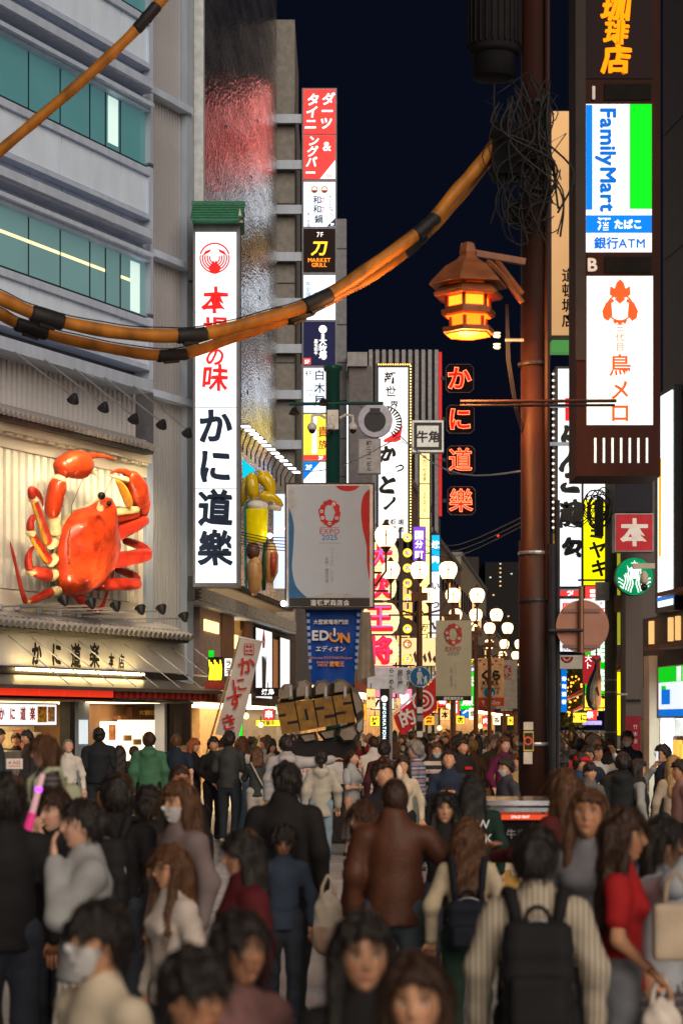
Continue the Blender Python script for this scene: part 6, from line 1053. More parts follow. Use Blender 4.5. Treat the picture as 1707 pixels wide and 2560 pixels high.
def bnd(prims, pad=.03):
    lo, hi = np.full(3, 9.), np.full(3, -9.)
    for pr in prims:
        for c, r in ((pr[0], pr[2]), (pr[1], pr[3])): c = np.array(c, float); lo = np.minimum(lo, c - r); hi = np.maximum(hi, c + r)
    return lo - pad, hi + pad
def head_mesh(n):
    vs = []; fs = []; key = {}
    def vid(p):
        k = tuple(np.round(p, 5))
        if k not in key: key[k] = len(vs); vs.append(p)
        return key[k]
    for ax in range(3):
        for sg in (-1, 1):
            for i in range(n):
                for j in range(n):
                    q = []
                    for a, b in ((i, j), (i + 1, j), (i + 1, j + 1), (i, j + 1)):
                        c = np.zeros(3); c[ax] = sg; c[(ax + 1) % 3] = math.tan((a / n * 2 - 1) * math.pi / 4); c[(ax + 2) % 3] = math.tan((b / n * 2 - 1) * math.pi / 4); q.append(vid(c / np.linalg.norm(c)))
                    fs.append(q if sg > 0 else q[::-1])
    d = np.array(vs); P_ = d * np.array([.076, .096, .118]); x, y, z = P_[:, 0].copy(), P_[:, 1].copy(), P_[:, 2].copy()
    low = np.clip(-z / .118, 0, 1); fr = np.clip(-d[:, 1], 0, 1); P_[:, 0] *= 1 - .30 * low ** 1.4; P_[:, 1] += np.where(y > 0, -.45 * low * y, 0) + .004 * low
    P_[:, 1] += .012 * fr ** 3                                   # flatter face
    g = lambda cx, cz, sx, sz: np.exp(-((np.abs(x) - cx) / sx) ** 2 - ((z - cz) / sz) ** 2) * (fr > .15)
    P_[:, 1] -= .021 * g(0, -.020, .011, .016) + .010 * g(0, .004, .008, .022) + .006 * g(0, -.056, .022, .009) + .008 * g(0, -.095, .022, .016) + .004 * g(.03, .034, .02, .008) + .004 * g(.042, -.022, .018, .018)
    P_[:, 1] += .008 * g(.031, .012, .016, .011) + .004 * g(0, -.075, .02, .006)
    col = np.ones((len(d), 3)); lip = g(0, -.056, .021, .007); col *= 1 - lip[:, None] * np.array([.15, .55, .45]); br = g(.033, .034, .017, .0045); col *= 1 - .85 * np.clip(br * 1.3, 0, 1)[:, None]
    ew = np.clip(g(.031, .012, .011, .0048) * 1.4, 0, 1)[:, None]; col = col * (1 - ew) + ew * np.array([1.15, 1.9, 2.9]); ir = np.clip(g(.031, .012, .0048, .0058) * 1.6, 0, 1)[:, None]; col *= 1 - .95 * ir; la = np.clip(g(.031, .0195, .014, .003) * 1.2, 0, 1)[:, None]; col *= 1 - .8 * la; no = g(.008, -.036, .005, .004)[:, None]; col *= 1 - .6 * no; mo = g(0, -.0565, .02, .0022)[:, None]; col *= 1 - .55 * mo; ck = g(.045, -.025, .02, .02); col *= 1 - ck[:, None] * np.array([.0, .14, .12])  # nostril shadows are darkened into the skin colour
    return P_, fs, col
HEADS = {n: head_mesh(n) for n in (30, 12, 6)}
def mk(name, v, f, m, parent, color, me=None, fc=None):
    if me is None:
        me = bpy.data.meshes.new(name); v = np.asarray(v, np.float32); me.from_pydata(v.tolist(), [], [tuple(int(i) for i in q) for q in f]); me.materials.append(m); me.shade_smooth()
        if m is SKIN:
            at = me.color_attributes.new('fc', 'FLOAT_COLOR', 'POINT'); a = np.ones((len(v), 4), np.float32); a[:, :3] = fc if fc is not None else 1; at.data.foreach_set('color', a.ravel())
        me.update()
    o = bpy.data.objects.new(name, me); COL.objects.link(o); o.parent = parent; o.color = (*color, 1); return o
ARMS = {'down': ((.245, .03, 1.13), (.25, -.04, .88)), 'phone': ((.235, -.02, 1.13), (.07, -.27, 1.2)), 'up': ((.28, -.18, 1.42), (.13, -.27, 1.62)), 'face': ((.2, -.16, 1.16), (.05, -.16, 1.43)), 'side': ((.40, -.03, 1.36), (.64, -.1, 1.40)),
        'hold': ((.25, .0, 1.13), (.24, -.16, .98)), 'reach': ((.26, -.18, 1.18), (.24, -.45, 1.15)), 'head': ((.24, -.2, 1.28), (.1, -.1, 1.55)), 'point': ((.25, -.2, 1.38), (.2, -.46, 1.42)), 'cross': ((.24, -.04, 1.12), (-.03, -.2, 1.12)), 'low': ((.24, .0, 1.14), (.1, -.2, .95))}
def tubes(pts, rads, n=6):
    q = MB(); q.tube(pts, rads, n); return np.array([tuple(v) for v in q.v]), q.f
def hand(w, d):
    """palm and five fingers at wrist w, reaching along d"""
    w, d = Vector(w), Vector(d).normalized(); up = Vector((0, 0, 1)) if abs(d.z) < .8 else Vector((0, -1, 0)); s = d.cross(up).normalized(); u = s.cross(d); V, Fc = [], []
    def ad(p, r): v, f = tubes(p, r, 6); b = sum(len(x) for x in V); V.append(v); Fc.extend([tuple(i + b for i in q) for q in f])
    for o in (-.022, 0, .022): ad([w - d * .02 + s * o * .6, w + d * .04 + s * o, w + d * .085 + s * o], [.019, .017, .012])
    for o, L in ((-.03, .062), (-.011, .075), (.011, .07), (.03, .055)): ad([w + d * .08 + s * o, w + d * (.08 + L * .5) + s * o - u * .006, w + d * (.08 + L) + s * o - u * .028], [.0095, .0088, .006])
    ad([w + d * .02 - s * .028, w + d * .055 - s * .052 - u * .01, w + d * .085 - s * .055 - u * .025], [.011, .01, .007]); return np.concatenate(V), Fc
def body_parts(o):
    """primitives for skin, top, bottoms in the standing pose facing -y"""
    L, Rr = o.get('arms', ('down', 'down')); b = o.get('build', 1.0); arms = []
    for sg, nm in ((1, L), (-1, Rr)):
        e, w = ARMS[nm] if isinstance(nm, str) else nm; arms.append(((sg * (.17 - .018 * o.get('fem', 0)) * b, .01, 1.365), (e[0] * sg, e[1], e[2]), (w[0] * sg, w[1], w[2])))
    st = o.get('stride', .0); legs = [((.09 * b, 0, .92), (.095 * b, -.03 - st * .5, .5), (.09, .03 - st, .07), (.1, -.12 - st, .03)), ((-.09 * b, 0, .92), (-.095 * b, -.02 + st * .3, .5), (-.09, .05 + st, .07 + st * .15), (-.1, -.1 + st, .03 + st * .1))]
    if o.get('sit'): legs = [((sg * .09, 0, .92), (sg * .15, -.36, .9), (sg * .14, -.36, .52), (sg * .14, -.46, .48)) for sg in (1, -1)]
    return arms, legs, b
def build_person(o, res, hn):
    """returns list of (part name, verts, faces, material, colour key, fc)"""
    arms, legs, b = body_parts(o); out = []; tk = o.get('thick', .018) * .6; f = o.get('fem', 0)
    skinp = [((0, 0, 1.0), (0, 0, 1.3), .12 * b, .13 * b, 1.35), ((0, .0, 1.36), (0, .005, 1.56), .055, .05)] + [((sg * .04, 0, 1.42), (sg * .13, 0, 1.37), .045, .045) for sg in (1, -1)]
    for s, e, w in arms: skinp += [(s, e, .045, .037), (e, w, .036, .026)]
    for h, k, a, t in legs: skinp += [(h, k, .08, .052), (k, a, .05, .035), (a, t, .035, .03)]
    v, fc_ = snet(lambda p: U(p, skinp, .03), *bnd(skinp), max(res * 1.3, .024)); V = [v]; FF = [tuple(q) for q in fc_.tolist()]; colr = [np.ones((len(v), 3))]
    hp, hf, hc = HEADS[hn]; yaw, pit = R(o.get('hyaw', 0)), R(o.get('hpitch', 0)); ry = np.array(Matrix.Rotation(yaw, 3, 'Z') @ Matrix.Rotation(pit, 3, 'X')); hs = o.get('hscale', 1.0)
    hd = lambda q: (np.asarray(q) * hs) @ ry.T + np.array([0, -.018, 1.588])
    bse = len(v); V.append(hd(hp)); FF += [tuple(i + bse for i in q) for q in hf]; colr.append(hc); bse += len(hp)
    if hn > 6:
        for sg in (1, -1):
            q = MB(); q.ball((sg * .076, .012, -.004), (.009, .019, .03), 8, 6); e = np.array([tuple(x) for x in q.v]); V.append(hd(e)); FF += [tuple(i + bse for i in z) for z in q.f]; colr.append(np.ones((len(e), 3)) * .93); bse += len(e)
        for (s, e, w) in arms: hv, hff = hand(w, Vector(w) - Vector(e)); V.append(hv); FF += [tuple(i + bse for i in z) for z in hff]; colr.append(np.ones((len(hv), 3))); bse += len(hv)
    out.append(('body', np.concatenate(V), FF, SKIN, 'skin', np.concatenate(colr)))
    # bottoms
    bt = o.get('bot', 'trousers'); ph = RNG.uniform(0, 6)
    kw = RNG.normal(0, 1, (5, 3)) * np.array([14, 14, 26]); pw = RNG.uniform(0, 6, 5)
    def fold(p, a, fq):
        w0 = np.sin(p @ (kw[0] * .5) + pw[0]); d = 0
        for kk in range(1, 5): d = d + np.sin(p @ (kw[kk] * (.7 + .25 * kk)) + pw[kk] + 1.6 * w0) / (1 + .35 * kk)
        return a * .75 * d * (.55 + .45 * np.sin(p @ (kw[2] * .35) + pw[1]))
    if bt in ('trousers', 'shorts'):
        pr = [((0, 0, .9), (0, 0, 1.02), .135 * b, .13 * b, 1.3)]; lw_ = o.get('leg', .0)
        for h, k, a, t in legs: pr += [(h, k, .098 + lw_, .07 + lw_), (k, a, .068 + lw_, .058 + lw_)]
        cut = (.5 if bt == 'shorts' else .05) if not o.get('sit') else .7; v, q = snet(lambda p: np.maximum(U(p, pr, .04) + fold(p, .006, 40), cut - p[..., 2]), *bnd(pr, .05), res); out.append((bt, v, q, o.get('botm', CLOTH), 'bot', None))
    elif bt == 'skirt':
        hem = o.get('hem', .45); pr = [((0, 0, hem), (0, 0, .98), .26, .12 * b, 1.25)]; v, q = snet(lambda p: np.maximum(U(p, pr) + .012 * np.sin(np.arctan2(p[..., 1], p[..., 0]) * 14 + ph), np.maximum(hem - p[..., 2], p[..., 2] - 1.04)), (-.4, -.4, hem - .05), (.4, .4, 1.1), res); out.append(('skirt', v, q, o.get('botm', CLOTH), 'bot', None))
    sp = []
    for h, k, a, t in legs: sp += [((a[0], a[1] + .02, .05 + max(0, a[2] - .07)), (t[0], t[1], .045 + max(0, t[2] - .03)), .048, .04)]
    if hn > 6: v, q = snet(lambda p: np.maximum(U(p, sp, .01), -p[..., 2]) if not o.get('sit') else U(p, sp, .01), *bnd(sp), res); out.append(('shoes', v, q, CLOTH, 'shoe', None))
    # top
    tp = o.get('top', 'long'); hem = {'coat': .5, 'tee': .86, 'long': .84, 'jacket': .82, 'hoodie': .8}[tp]; hem = o.get('tophem', hem)
    pr = [((0, 0, hem), (0, 0, 1.05), .145 * b + tk + (.05 if tp == 'coat' else 0), (.125 - .008 * f) * b + tk, 1.28), ((0, 0, 1.05), (0, 0, 1.29), (.125 - .008 * f) * b + tk, .135 * b + tk, 1.3), *[((sg * .03, .005, 1.405), (sg * (.14 - .018 * f) * b, .005, 1.362), .052 + tk, .047 + tk) for sg in (1, -1)], ((0, .01, 1.38), (0, .01, 1.47), .075 + tk * .5, .06 + tk * .5)]
    if f: pr += [((-.06, -.075, 1.27), (.06, -.075, 1.27), .06 + tk * .5, .06 + tk * .5)]
    for s, e, w in arms:
        s, e, w = map(np.array, (s, e, w))
        if tp == 'tee': pr += [(s, s + (e - s) * .62, .056 + tk, .056 + tk)]
        else: pr += [(s, e, .049 + tk, .043 + tk), (e, e + (w - e) * .93, .043 + tk, .032 + tk)]
    if tp == 'hoodie': pr += [((-.06, .1, 1.41), (.06, .1, 1.41), .06, .06), ((0, .12, 1.36), (0, .12, 1.4), .05, .06)]
    if tp in ('jacket', 'coat'): pr += [((0, .012, 1.43), (0, .015, 1.49), .085, .078)]
    am = .007 if tp != 'tee' else .005
    v, q = snet(lambda p: np.maximum(U(p, pr, .045) + fold(p, am, 34), hem - p[..., 2]), *bnd(pr, .05), res); out.append((tp if tp != 'long' else 'sweater', v, q, o.get('topm', CLOTH), 'top', None))
    # hair
    hr = o.get('hair', 'short'); hres = max(res * .62, .0105); inv = ry.T
    def loc(p): return ((p - np.array([0, -.018, 1.588])) @ ry) / hs
    def hairsdf(p):
        q = loc(p); x, y, z = q[..., 0], q[..., 1], q[..., 2]; an = np.arctan2(x, y); st_ = .0016 * np.sin(an * 37 + 7 * np.sin(z * 17 + ph + an * 3)) + .0032 * np.sin(an * 7 + z * 31 + ph) * np.sin(an * 11 - z * 19)
        vol = {'short': .024, 'buzz': .009, 'long': .024, 'bob': .026, 'bun': .016, 'pony': .016, 'curly': .034}.get(hr, .016)
        if hr != 'buzz': st_ = st_ + .0055 * (np.sin(x * 71 + ph) * np.sin(y * 57 + 2 * ph) + np.sin(z * 63 + x * 33 + ph) * np.sin(y * 80 - ph)) * np.clip((z + .06) / .08, 0, 1)
        if hr == 'curly': st_ = .011 * np.sin(x * 90 + ph) * np.sin(y * 85) * np.sin(z * 88 + 1)
        r = np.sqrt((x / (.077 + vol)) ** 2 + ((y - .006) / (.098 + vol)) ** 2 + ((z - .014) / (.114 + vol)) ** 2); d = (r - 1) * .09 + st_
        fz = {'bob': .03, 'fringe': .03}.get(hr, .058 if not o.get('fringe') else .024); line = np.where(y < -.02, fz + (np.abs(x) > .055) * -.03, np.where(y < .03, .01, -.075)); side = np.interp(y, [-.1, -.045, -.005, .02, .1], [fz, fz, .0 if hr not in ('long', 'bob') else -.09, -.04 if hr not in ('long', 'bob') else -.12, -.085 if hr not in ('long', 'bob') else -.13])
        side = side + (.011 * np.sin(x * 150 + ph) + .008 * np.sin(x * 67 + 2 * ph)) * (y < -.03) + .010 * np.sin(y * 190 + ph) * (y >= -.03); return np.maximum(d, side - z)
    fn = [hairsdf]; pl_ = []; lo, hi = np.array([-.14, -.18, 1.42]), np.array([.14, .16, 1.75])
    if hr == 'long':
        LN = o.get('hlen', .36); wv = o.get('wavy', .0); y0 = 1.6
        pl_ = [((sx_, .045, 1.6), (sx_ * 1.15, .085, 1.6 - LN), .062, .05, 1.1) for sx_ in (-.05, 0, .05)] + [((sx_, -.02, 1.6), (sx_ * 1.25, .0 if o.get('front', 0) == 0 else -.09, 1.6 - LN * .95), .026, .03) for sx_ in (-.085, .085)]; lo[2] = 1.5 - LN; hi[1] = .22; lo[0] = -.2; hi[0] = .2; lo[1] = -.22
    if hr == 'bob': pl_ = [((sx_, .03, 1.59), (sx_ * 1.1, .03, 1.47), .04, .035) for sx_ in (-.075, .075)] + [((0, .06, 1.6), (0, .06, 1.47), .07, .05)]; lo[2] = 1.38
    if hr == 'bun': c_ = np.array([0, .105, .02]) @ ry.T * hs + np.array([0, -.018, 1.588]); pl_ = [(c_, c_ + .01, .05, .05)]; lo -= .08; hi += .1
    if hr == 'pony': c_ = np.array([0, .1, .03]) @ ry.T * hs + np.array([0, -.018, 1.588]); pl_ = [(c_, c_ + np.array([0, .05, -.05]), .028, .035), (c_ + np.array([0, .05, -.05]), c_ + np.array([0, .05, -.28]), .038, .018)]; lo -= .1; hi += .12; lo[2] = 1.2
    def hf_(p):
        d = hairsdf(p)
        if pl_:
            x, y, z = p[..., 0], p[..., 1], p[..., 2]; an = np.arctan2(x, y + .02); e = U(p, pl_, .03) + .0025 * np.sin(an * 29 + 5 * np.sin(z * 7 + ph) + 2 * np.sin(an * 5)) + o.get('wavy', .003) * np.sin(z * 42 + an * 5 + ph)
            d = smin(d, e, .02)
            q = loc(p); fx = np.sqrt((q[..., 0] / .066) ** 2 + ((q[..., 1] + .1) / .085) ** 2 + ((q[..., 2] + .03) / .1) ** 2); d = np.maximum(d, (1 - fx) * .06) if hr in ('long', 'bob') else d
        return d
    if hr != 'bald': v, q = snet(hf_, lo, hi, hres); out.append(('hair', v, q, HAIR, 'hair', None))
    if hr not in ('bald', 'buzz') and hn == 30 and len(v):
        tri = q[:, :3]; fnm = np.cross(v[tri[:, 1]] - v[tri[:, 0]], v[tri[:, 2]] - v[tri[:, 0]]); vn = np.zeros_like(v)
        for c_ in range(4): np.add.at(vn, q[:, c_], fnm)
        vn /= np.linalg.norm(vn, axis=1, keepdims=True) + 1e-9; ns_ = 900 if hr in ('long', 'bob') else 650; ids = RNG.integers(0, len(v), ns_); SV, SF = [], []; Ls = RNG.uniform(.06, .16, ns_) if hr in ('long', 'bob') else RNG.uniform(.03, .07, ns_)
        crown = np.array([0, .03, 1.75])
        for n_, ii in enumerate(ids):
            p0, nn_ = v[ii], vn[ii]; dn = np.array([0, 0, -1.]) * .6 + (p0 - crown) * 2.2 + RNG.normal(0, .18, 3); dn -= nn_ * (dn @ nn_); dn /= np.linalg.norm(dn) + 1e-9; sd = np.cross(dn, nn_) * RNG.uniform(.0012, .0024); lift = RNG.uniform(.002, .009); bs_ = len(SV)
            for k_ in range(4):
                t_ = k_ / 3; c_ = p0 + dn * Ls[n_] * t_ + nn_ * (.002 + lift * math.sin(t_ * 2.4)) + np.array([0, 0, -.25 * Ls[n_] * t_ * t_]); w_ = sd * (1 - .7 * t_); SV += [c_ - w_, c_ + w_]
                if k_: SF.append((bs_ + 2 * k_ - 2, bs_ + 2 * k_ - 1, bs_ + 2 * k_ + 1, bs_ + 2 * k_))
        out.append(('hair_strands', np.array(SV), SF, HAIR, 'hair', None))
    if o.get('mask'):
        sel = [q for q in hf if all(-.105 < hp[i][2] < -.006 and hp[i][1] < -.022 for i in q)]; use = sorted({i for q in sel for i in q}); mp_ = {i: k for k, i in enumerate(use)}; mv = hp[use] * np.array([1.1, 1.12, 1.03]) + np.array([0, -.003, 0]); out.append(('face_mask', hd(mv), [tuple(mp_[i] for i in q) for q in sel], CLOTH, 'maskc', None))
    if o.get('cap'):
        capf = lambda p: (lambda q: smin(np.maximum((np.sqrt((q[..., 0] / .1) ** 2 + ((q[..., 1] - .004) / .12) ** 2 + ((q[..., 2] - .02) / .125) ** 2) - 1) * .1, .035 - q[..., 2]), np.maximum(np.sqrt((q[..., 0] / .085) ** 2 + ((q[..., 1] - o['cap'] * .11) / .085) ** 2) * .085 - .085, np.abs(q[..., 2] - .045) - .008), .01))(loc(p)); v, q = snet(capf, (-.22, -.26, 1.55), (.22, .26, 1.78), hres); out.append(('cap', v, q, CLOTH, 'cap', None))
    if o.get('glasses'):
        for sg in (1, -1): tv, tf = tubes([(sg * .031 + .021 * math.cos(R(a)), -.1, .012 + .017 * math.sin(R(a))) for a in range(0, 361, 30)], [.0022] * 13, 5); out.append(('glasses_rim', hd(tv), tf, K, 'k', None))
        for sg in (1, -1): tv, tf = tubes([(sg * .05, -.097, .015), (sg * .078, -.05, .015), (sg * .08, .01, .01)], [.0022] * 3, 5); out.append(('glasses_arm', hd(tv), tf, K, 'k', None))
    return out
SK = {'a': (.6, .32, .19), 'b': (.5, .25, .14), 'c': (.64, .38, .27), 'd': (.32, .14, .075)}
HC = {'k': (.017, .013, .012), 'n': (.035, .016, .009), 'b': (.09, .038, .016), 'l': (.35, .22, .09), 'r': (.32, .09, .03), 'g': (.18, .17, .16), 'a': (.06, .024, .012)}
def spawn(parts, o, label, x, y, h, yaw, group=None, shared=None):
    sc = h / 1.70; cols = {'skin': SK[o.get('skin', 'a')], 'hair': HC[o.get('hc', 'k')], 'top': o.get('tc', (.1, .1, .1)), 'bot': o.get('bc', (.03, .035, .05)), 'shoe': o.get('sc', (.06, .06, .06)), 'maskc': (.7, .7, .7), 'cap': o.get('capc', (.02, .02, .025)), 'k': (.02, .02, .02)}
    dk_ = {'skin': 1.0, 'top': 1.0, 'bot': .9, 'hair': 1.0, 'shoe': .8, 'maskc': .9}; cols = {k_: tuple(x_ * dk_.get(k_, 1) for x_ in c_) for k_, c_ in cols.items()}
    root = None; meshes = []
    for i, (nm, v, f, m, ck, fc) in enumerate(parts):
        me = shared[i] if shared else None; ob = mk('person' if i == 0 else nm, v, f, m, root, cols[ck], me, fc); meshes.append(ob.data)
        if nm == 'hair_strands': ob['kind'] = 'stuff'
        if i == 0: root = ob; ob.location = (x, y, 0); ob.rotation_euler = (0, 0, R(yaw)); ob.scale = (sc,) * 3; tag(ob, label, 'person', group)
    return root, meshes
PEOPLE = []
def person(label, px, ytop, s, yaw, **o):
    Y = F / s; h = CZ - (ytop - HY) / s; x = (px - CX) / s; res = o.pop('res', .016 if s > 330 else .022); hn = 30 if s > 300 else 12
    h = o.get('tall', h); root, _ = spawn(build_person(o, res, hn), o, label, x, Y, h, yaw, o.get('group')); root.location.z = CZ - (ytop - HY) / s - h; PEOPLE.append((x, Y)); return root
wh = (.62, .6, .56); bk = (.012, .012, .014); nvy = (.02, .03, .06); gry = (.22, .22, .23); crm = (.58, .5, .38); jean = (.1, .16, .24)
# --- foreground, out of focus
person('masked person with short black hair and cream top at the lower left', 253, 2275, 900, -50, hair='short', mask=1, fringe=1, tc=crm, top='long', hpitch=-8)
person('black-haired person cut off at the bottom left centre, forehead just showing', 478, 2397, 1080, 40, hair='short', tc=bk, fringe=1, skin='b')
person('dark-haired woman in shadow, half turned right, at the bottom centre left', 596, 2301, 880, 35, hair='bob', tc=(.2, .1, .1), fem=1, skin='b', hpitch=-5)
person('woman with long black hair facing the camera at the bottom centre', 905, 2305, 930, 8, hair='long', hc='k', tc=bk, fem=1, front=1, skin='a')
person('black-haired woman cut off at the bottom edge, only eyes and brow showing', 1040, 2412, 1050, -8, hair='long', hc='n', tc=bk, fem=1, skin='a')
person('man in a beige striped shirt wearing a black backpack, seen from behind', 1340, 2085, 650, 176, hair='short', hc='k', topm=ST_SHIRT, top='long', build=1.0, thick=.028, bc=bk, hyaw=-12)
person('woman in a red short-sleeved top with long dark hair, turned right', 1553, 2037, 570, 78, hair='long', hc='n', hlen=.42, wavy=.008, top='tee', tc=(.34, .012, .014), bc=(.16, .17, .19), fem=1, skin='b', arms=('down', 'hold'), thick=.008)
person('woman in a pale grey sweater raising a camera at the right edge', 1650, 2060, 560, 60, hair='bob', hc='k', top='long', tc=(.36, .38, .42), bot='skirt', botm=PLAID, hem=.62, fem=1, arms=('up', 'up'), thick=.03)
person('woman with long auburn hair looking down, facing the camera by the red top', 1470, 1987, 520, -15, hair='long', hc='b', hlen=.5, front=1, tc=(.2, .2, .23), fem=1, hpitch=-14, skin='b')
person('woman with reddish brown hair reaching over the vendor cart, seen from behind', 1413, 1934, 400, 215, hair='long', hc='b', hlen=.44, tc=(.08, .012, .014), fem=1, arms=('reach', 'down'), bc=bk)
person('man in a brown leather jacket with cropped hair, seen from behind', 985, 1955, 425, 172, hair='buzz', hc='n', top='jacket', topm=LEATHER, tc=(.085, .03, .016), build=1.16, thick=.034, skin='d', hyaw=18, arms=('down', ((.33, .05, 1.22), (.52, .1, 1.3))), bc=(.06, .08, .1))
person('woman with long wavy brown hair and dark backpack straps beside the leather jacket', 1168, 2056, 440, 178, hair='long', hc='b', hlen=.42, wavy=.012, tc=(.5, .42, .3), fem=1, bc=(.02, .05, .035))
person('reddish-haired woman half hidden behind the leather jacket', 912, 2014, 400, -60, hair='bob', hc='a', tc=(.12, .03, .02), fem=1)
person('woman with long dark hair and fringe in a burgundy jacket, facing left', 612, 2091, 555, -72, hair='long', hc='k', fringe=1, hlen=.4, top='jacket', tc=(.085, .008, .012), fem=1, thick=.04, build=1.1)
person('boy in a navy sweater looking up, in front of the black jacket', 707, 2074, 385, 5, hair='bob', hc='k', tc=(.03, .045, .075), hpitch=22, skin='b', hscale=1.12)
person('man in a black jacket seen from behind, looking right', 712, 1917, 375, 170, hair='short', hc='k', top='jacket', tc=(.014, .012, .012), build=1.15, thick=.035, hyaw=52, skin='b', bc=bk, sc=(.03, .03, .03))
person('woman with glasses and auburn hair in a white sweater, facing left', 432, 2125, 550, -58, hair='long', hc='b', hlen=.36, tc=(.5, .44, .4), fem=1, glasses=1, front=1, thick=.03)
person('woman with long light brown hair, white mask and mauve sweater', 452, 1964, 445, -50, hair='long', hc='b', hlen=.42, tc=(.17, .13, .13), fem=1, mask=1, thick=.025)
person('woman with a dark bun in a grey sweater and floral skirt, hand at her chin', 213, 2010, 545, -72, hair='bun', hc='k', tc=(.3, .31, .32), fem=1, arms=('face', 'down'), bot='skirt', botm=FLORAL, hem=.2, thick=.035, build=1.1, skin='c', hpitch=-4)
person('man in black carrying the girl on his shoulders at the left', 142, 1985, 460, -40, hair='short', hc='n', tc=bk, skin='c', arms=('face', 'face'), thick=.03)
gl = person('girl in a dark plaid shirt riding on the shoulders of the man in black', 116, 1850, 455, -70, hair='bob', hc='b', topm=PLAID, tc=bk, skin='c', hscale=1.05, arms=('hold', 'phone'), bot='shorts', bc=(.03, .03, .05), sit=1, tall=1.12, sc=(.3, .02, .06))
person('person with short black hair at the left edge, seen from behind', 18, 1950, 500, 200, hair='short', hc='k', tc=bk, build=1.0, skin='d')
person('person in a black T-shirt with shoulder bag behind the bun woman', 292, 1945, 430, 165, hair='short', hc='k', top='tee', tc=bk, skin='b', build=1.1, arms=('down', 'down'))
person('dark-haired man in black left of the masked woman', 372, 1975, 400, 160, hair='short', hc='k', tc=bk, build=1.05)
person('sunburnt man with cropped hair behind the masked woman', 448, 1918, 330, 30, hair='buzz', hc='n', tc=bk, skin='d')
# --- around the cart and middle distance
person('woman with red lips and black fringe facing the camera, centre', 1110, 1990, 360, 0, hair='long', hc='k', fringe=1, tc=bk, fem=1, front=1)
person('person in a dark green varsity jacket seen from behind', 1180, 1945, 320, 185, hair='long', hc='k', top='jacket', tc=(.008, .03, .02), build=1.1)
person('man with curly dark hair looking down behind the leather jacket', 957, 1909, 300, 30, hair='curly', hc='n', tc=bk, hpitch=-15)
person('man in a grey hooded jacket with his arm round his companion', 716, 1843, 178, 190, hair='short', hc='k', top='hoodie', tc=(.34, .35, .38), bc=(.1, .12, .16), arms=('down', 'side'), build=1.12, thick=.05)
person('woman in a pale green-grey jacket and light jeans, seen from behind', 803, 1880, 178, 180, hair='pony', hc='k', top='hoodie', tc=(.4, .4, .35), tophem=.72, bc=(.22, .34, .42), thick=.045, fem=1, sc=wh)
person('man in a charcoal sweater and dark jeans with white shoes, seen from behind', 573, 1832, 150, 165, hair='short', hc='k', tc=(.04, .045, .048), bc=(.02, .028, .04), sc=wh, build=1.1, hpitch=-10, arms=('phone', 'phone'))
person('woman in a dark checked jacket with a crossbody strap and white trousers', 642, 1870, 152, 190, hair='long', hc='b', hlen=.2, tc=(.035, .045, .05), bc=(.5, .47, .42), fem=1, arms=('face', 'down'), sc=wh)
person('woman in a white top and blue jeans walking behind the charcoal sweater', 605, 1846, 146, 150, hair='long', hc='b', tc=wh, bc=jean, stride=.2, fem=1, sc=wh)
person('man in a green hoodie seen from behind near the restaurant door', 373, 1835, 152, 180, hair='short', hc='n', top='hoodie', tc=(.05, .15, .085), bc=bk, build=1.12, thick=.045)
person('man in a navy T-shirt with cropped fair hair seen from behind', 441, 1838, 150, 172, hair='buzz', hc='b', top='tee', tc=(.012, .022, .04), bc=(.05, .05, .05), build=1.12, skin='c')
person('woman with long black hair and black jacket by the restaurant', 300, 1868, 142, 200, hair='long', hc='k', tc=(.02, .02, .026), fem=1, build=1.1)
person('tall man in a black cap and black shirt by the restaurant', 248, 1824, 142, 175, hair='short', cap=1, tc=(.014, .018, .024), build=1.2, thick=.04)
person('man in a white shirt looking down by the food counter', 171, 1850, 150, 20, hair='buzz', hc='g', tc=wh, hpitch=-22, skin='c')
person('red-haired woman reaching forward right of the navy T-shirt', 484, 1850, 140, 70, hair='bob', hc='r', tc=bk, skin='c', fem=1, arms=('reach', 'reach'))
person('person in black with arms folded behind left of the charcoal sweater', 533, 1846, 146, 30, hair='short', hc='k', tc=bk, bc=bk, arms=('low', 'low'))
person('woman in a pale blue T-shirt and grey skirt touching her mouth', 880, 1879, 168, 62, hair='pony', hc='n', top='tee', tc=(.38, .43, .47), bot='skirt', bc=(.09, .09, .085), hem=.28, fem=1, arms=('face', 'cross'), skin='c', build=1.12)
person('woman in a cream sweater drinking from a cup', 1006, 1895, 205, 0, hair='long', hc='k', tc=(.55, .47, .36), fem=1, arms=('down', 'face'), bc=bk)
person('man in a striped polo shirt and grey trousers, turned left', 1040, 1856, 188, -105, hair='short', hc='g', top='tee', topm=ST_POLO, bc=(.15, .19, .19), build=1.15, skin='c', arms=('hold', 'hold'))
person('woman in a cream and navy striped sweater wearing a mask', 1090, 1860, 165, 5, hair='long', hc='b', topm=ST_KNIT, mask=1, fem=1, thick=.035)
person('man in a dark denim jacket looking down at his phone', 1121, 1880, 205, -5, hair='short', hc='k', top='jacket', tc=(.018, .03, .06), hpitch=-28, arms=('phone', 'phone'), build=1.12, bc=bk)
person('young man in a black sweatshirt with a red chest mark', 1153, 1849, 168, 38, hair='short', hc='k', tc=(.016, .016, .018), build=1.1, thick=.035)
person('pale woman with long wavy brown hair in a purple cardigan', 1259, 1845, 164, 22, hair='long', hc='b', wavy=.012, hlen=.3, top='jacket', tc=(.11, .012, .06), fem=1, skin='c', arms=('down', 'hold'))
person('man with a mask and dark grey shirt looking up left, by the brown pole', 1266, 1898, 212, -65, hair='short', hc='k', tc=(.05, .05, .06), mask=1, hpitch=8)
person('woman with a yellowish scarf squeezed beside the brown pole', 1290, 1890, 185, -10, hair='long', hc='b', tc=(.45, .38, .18), fem=1)
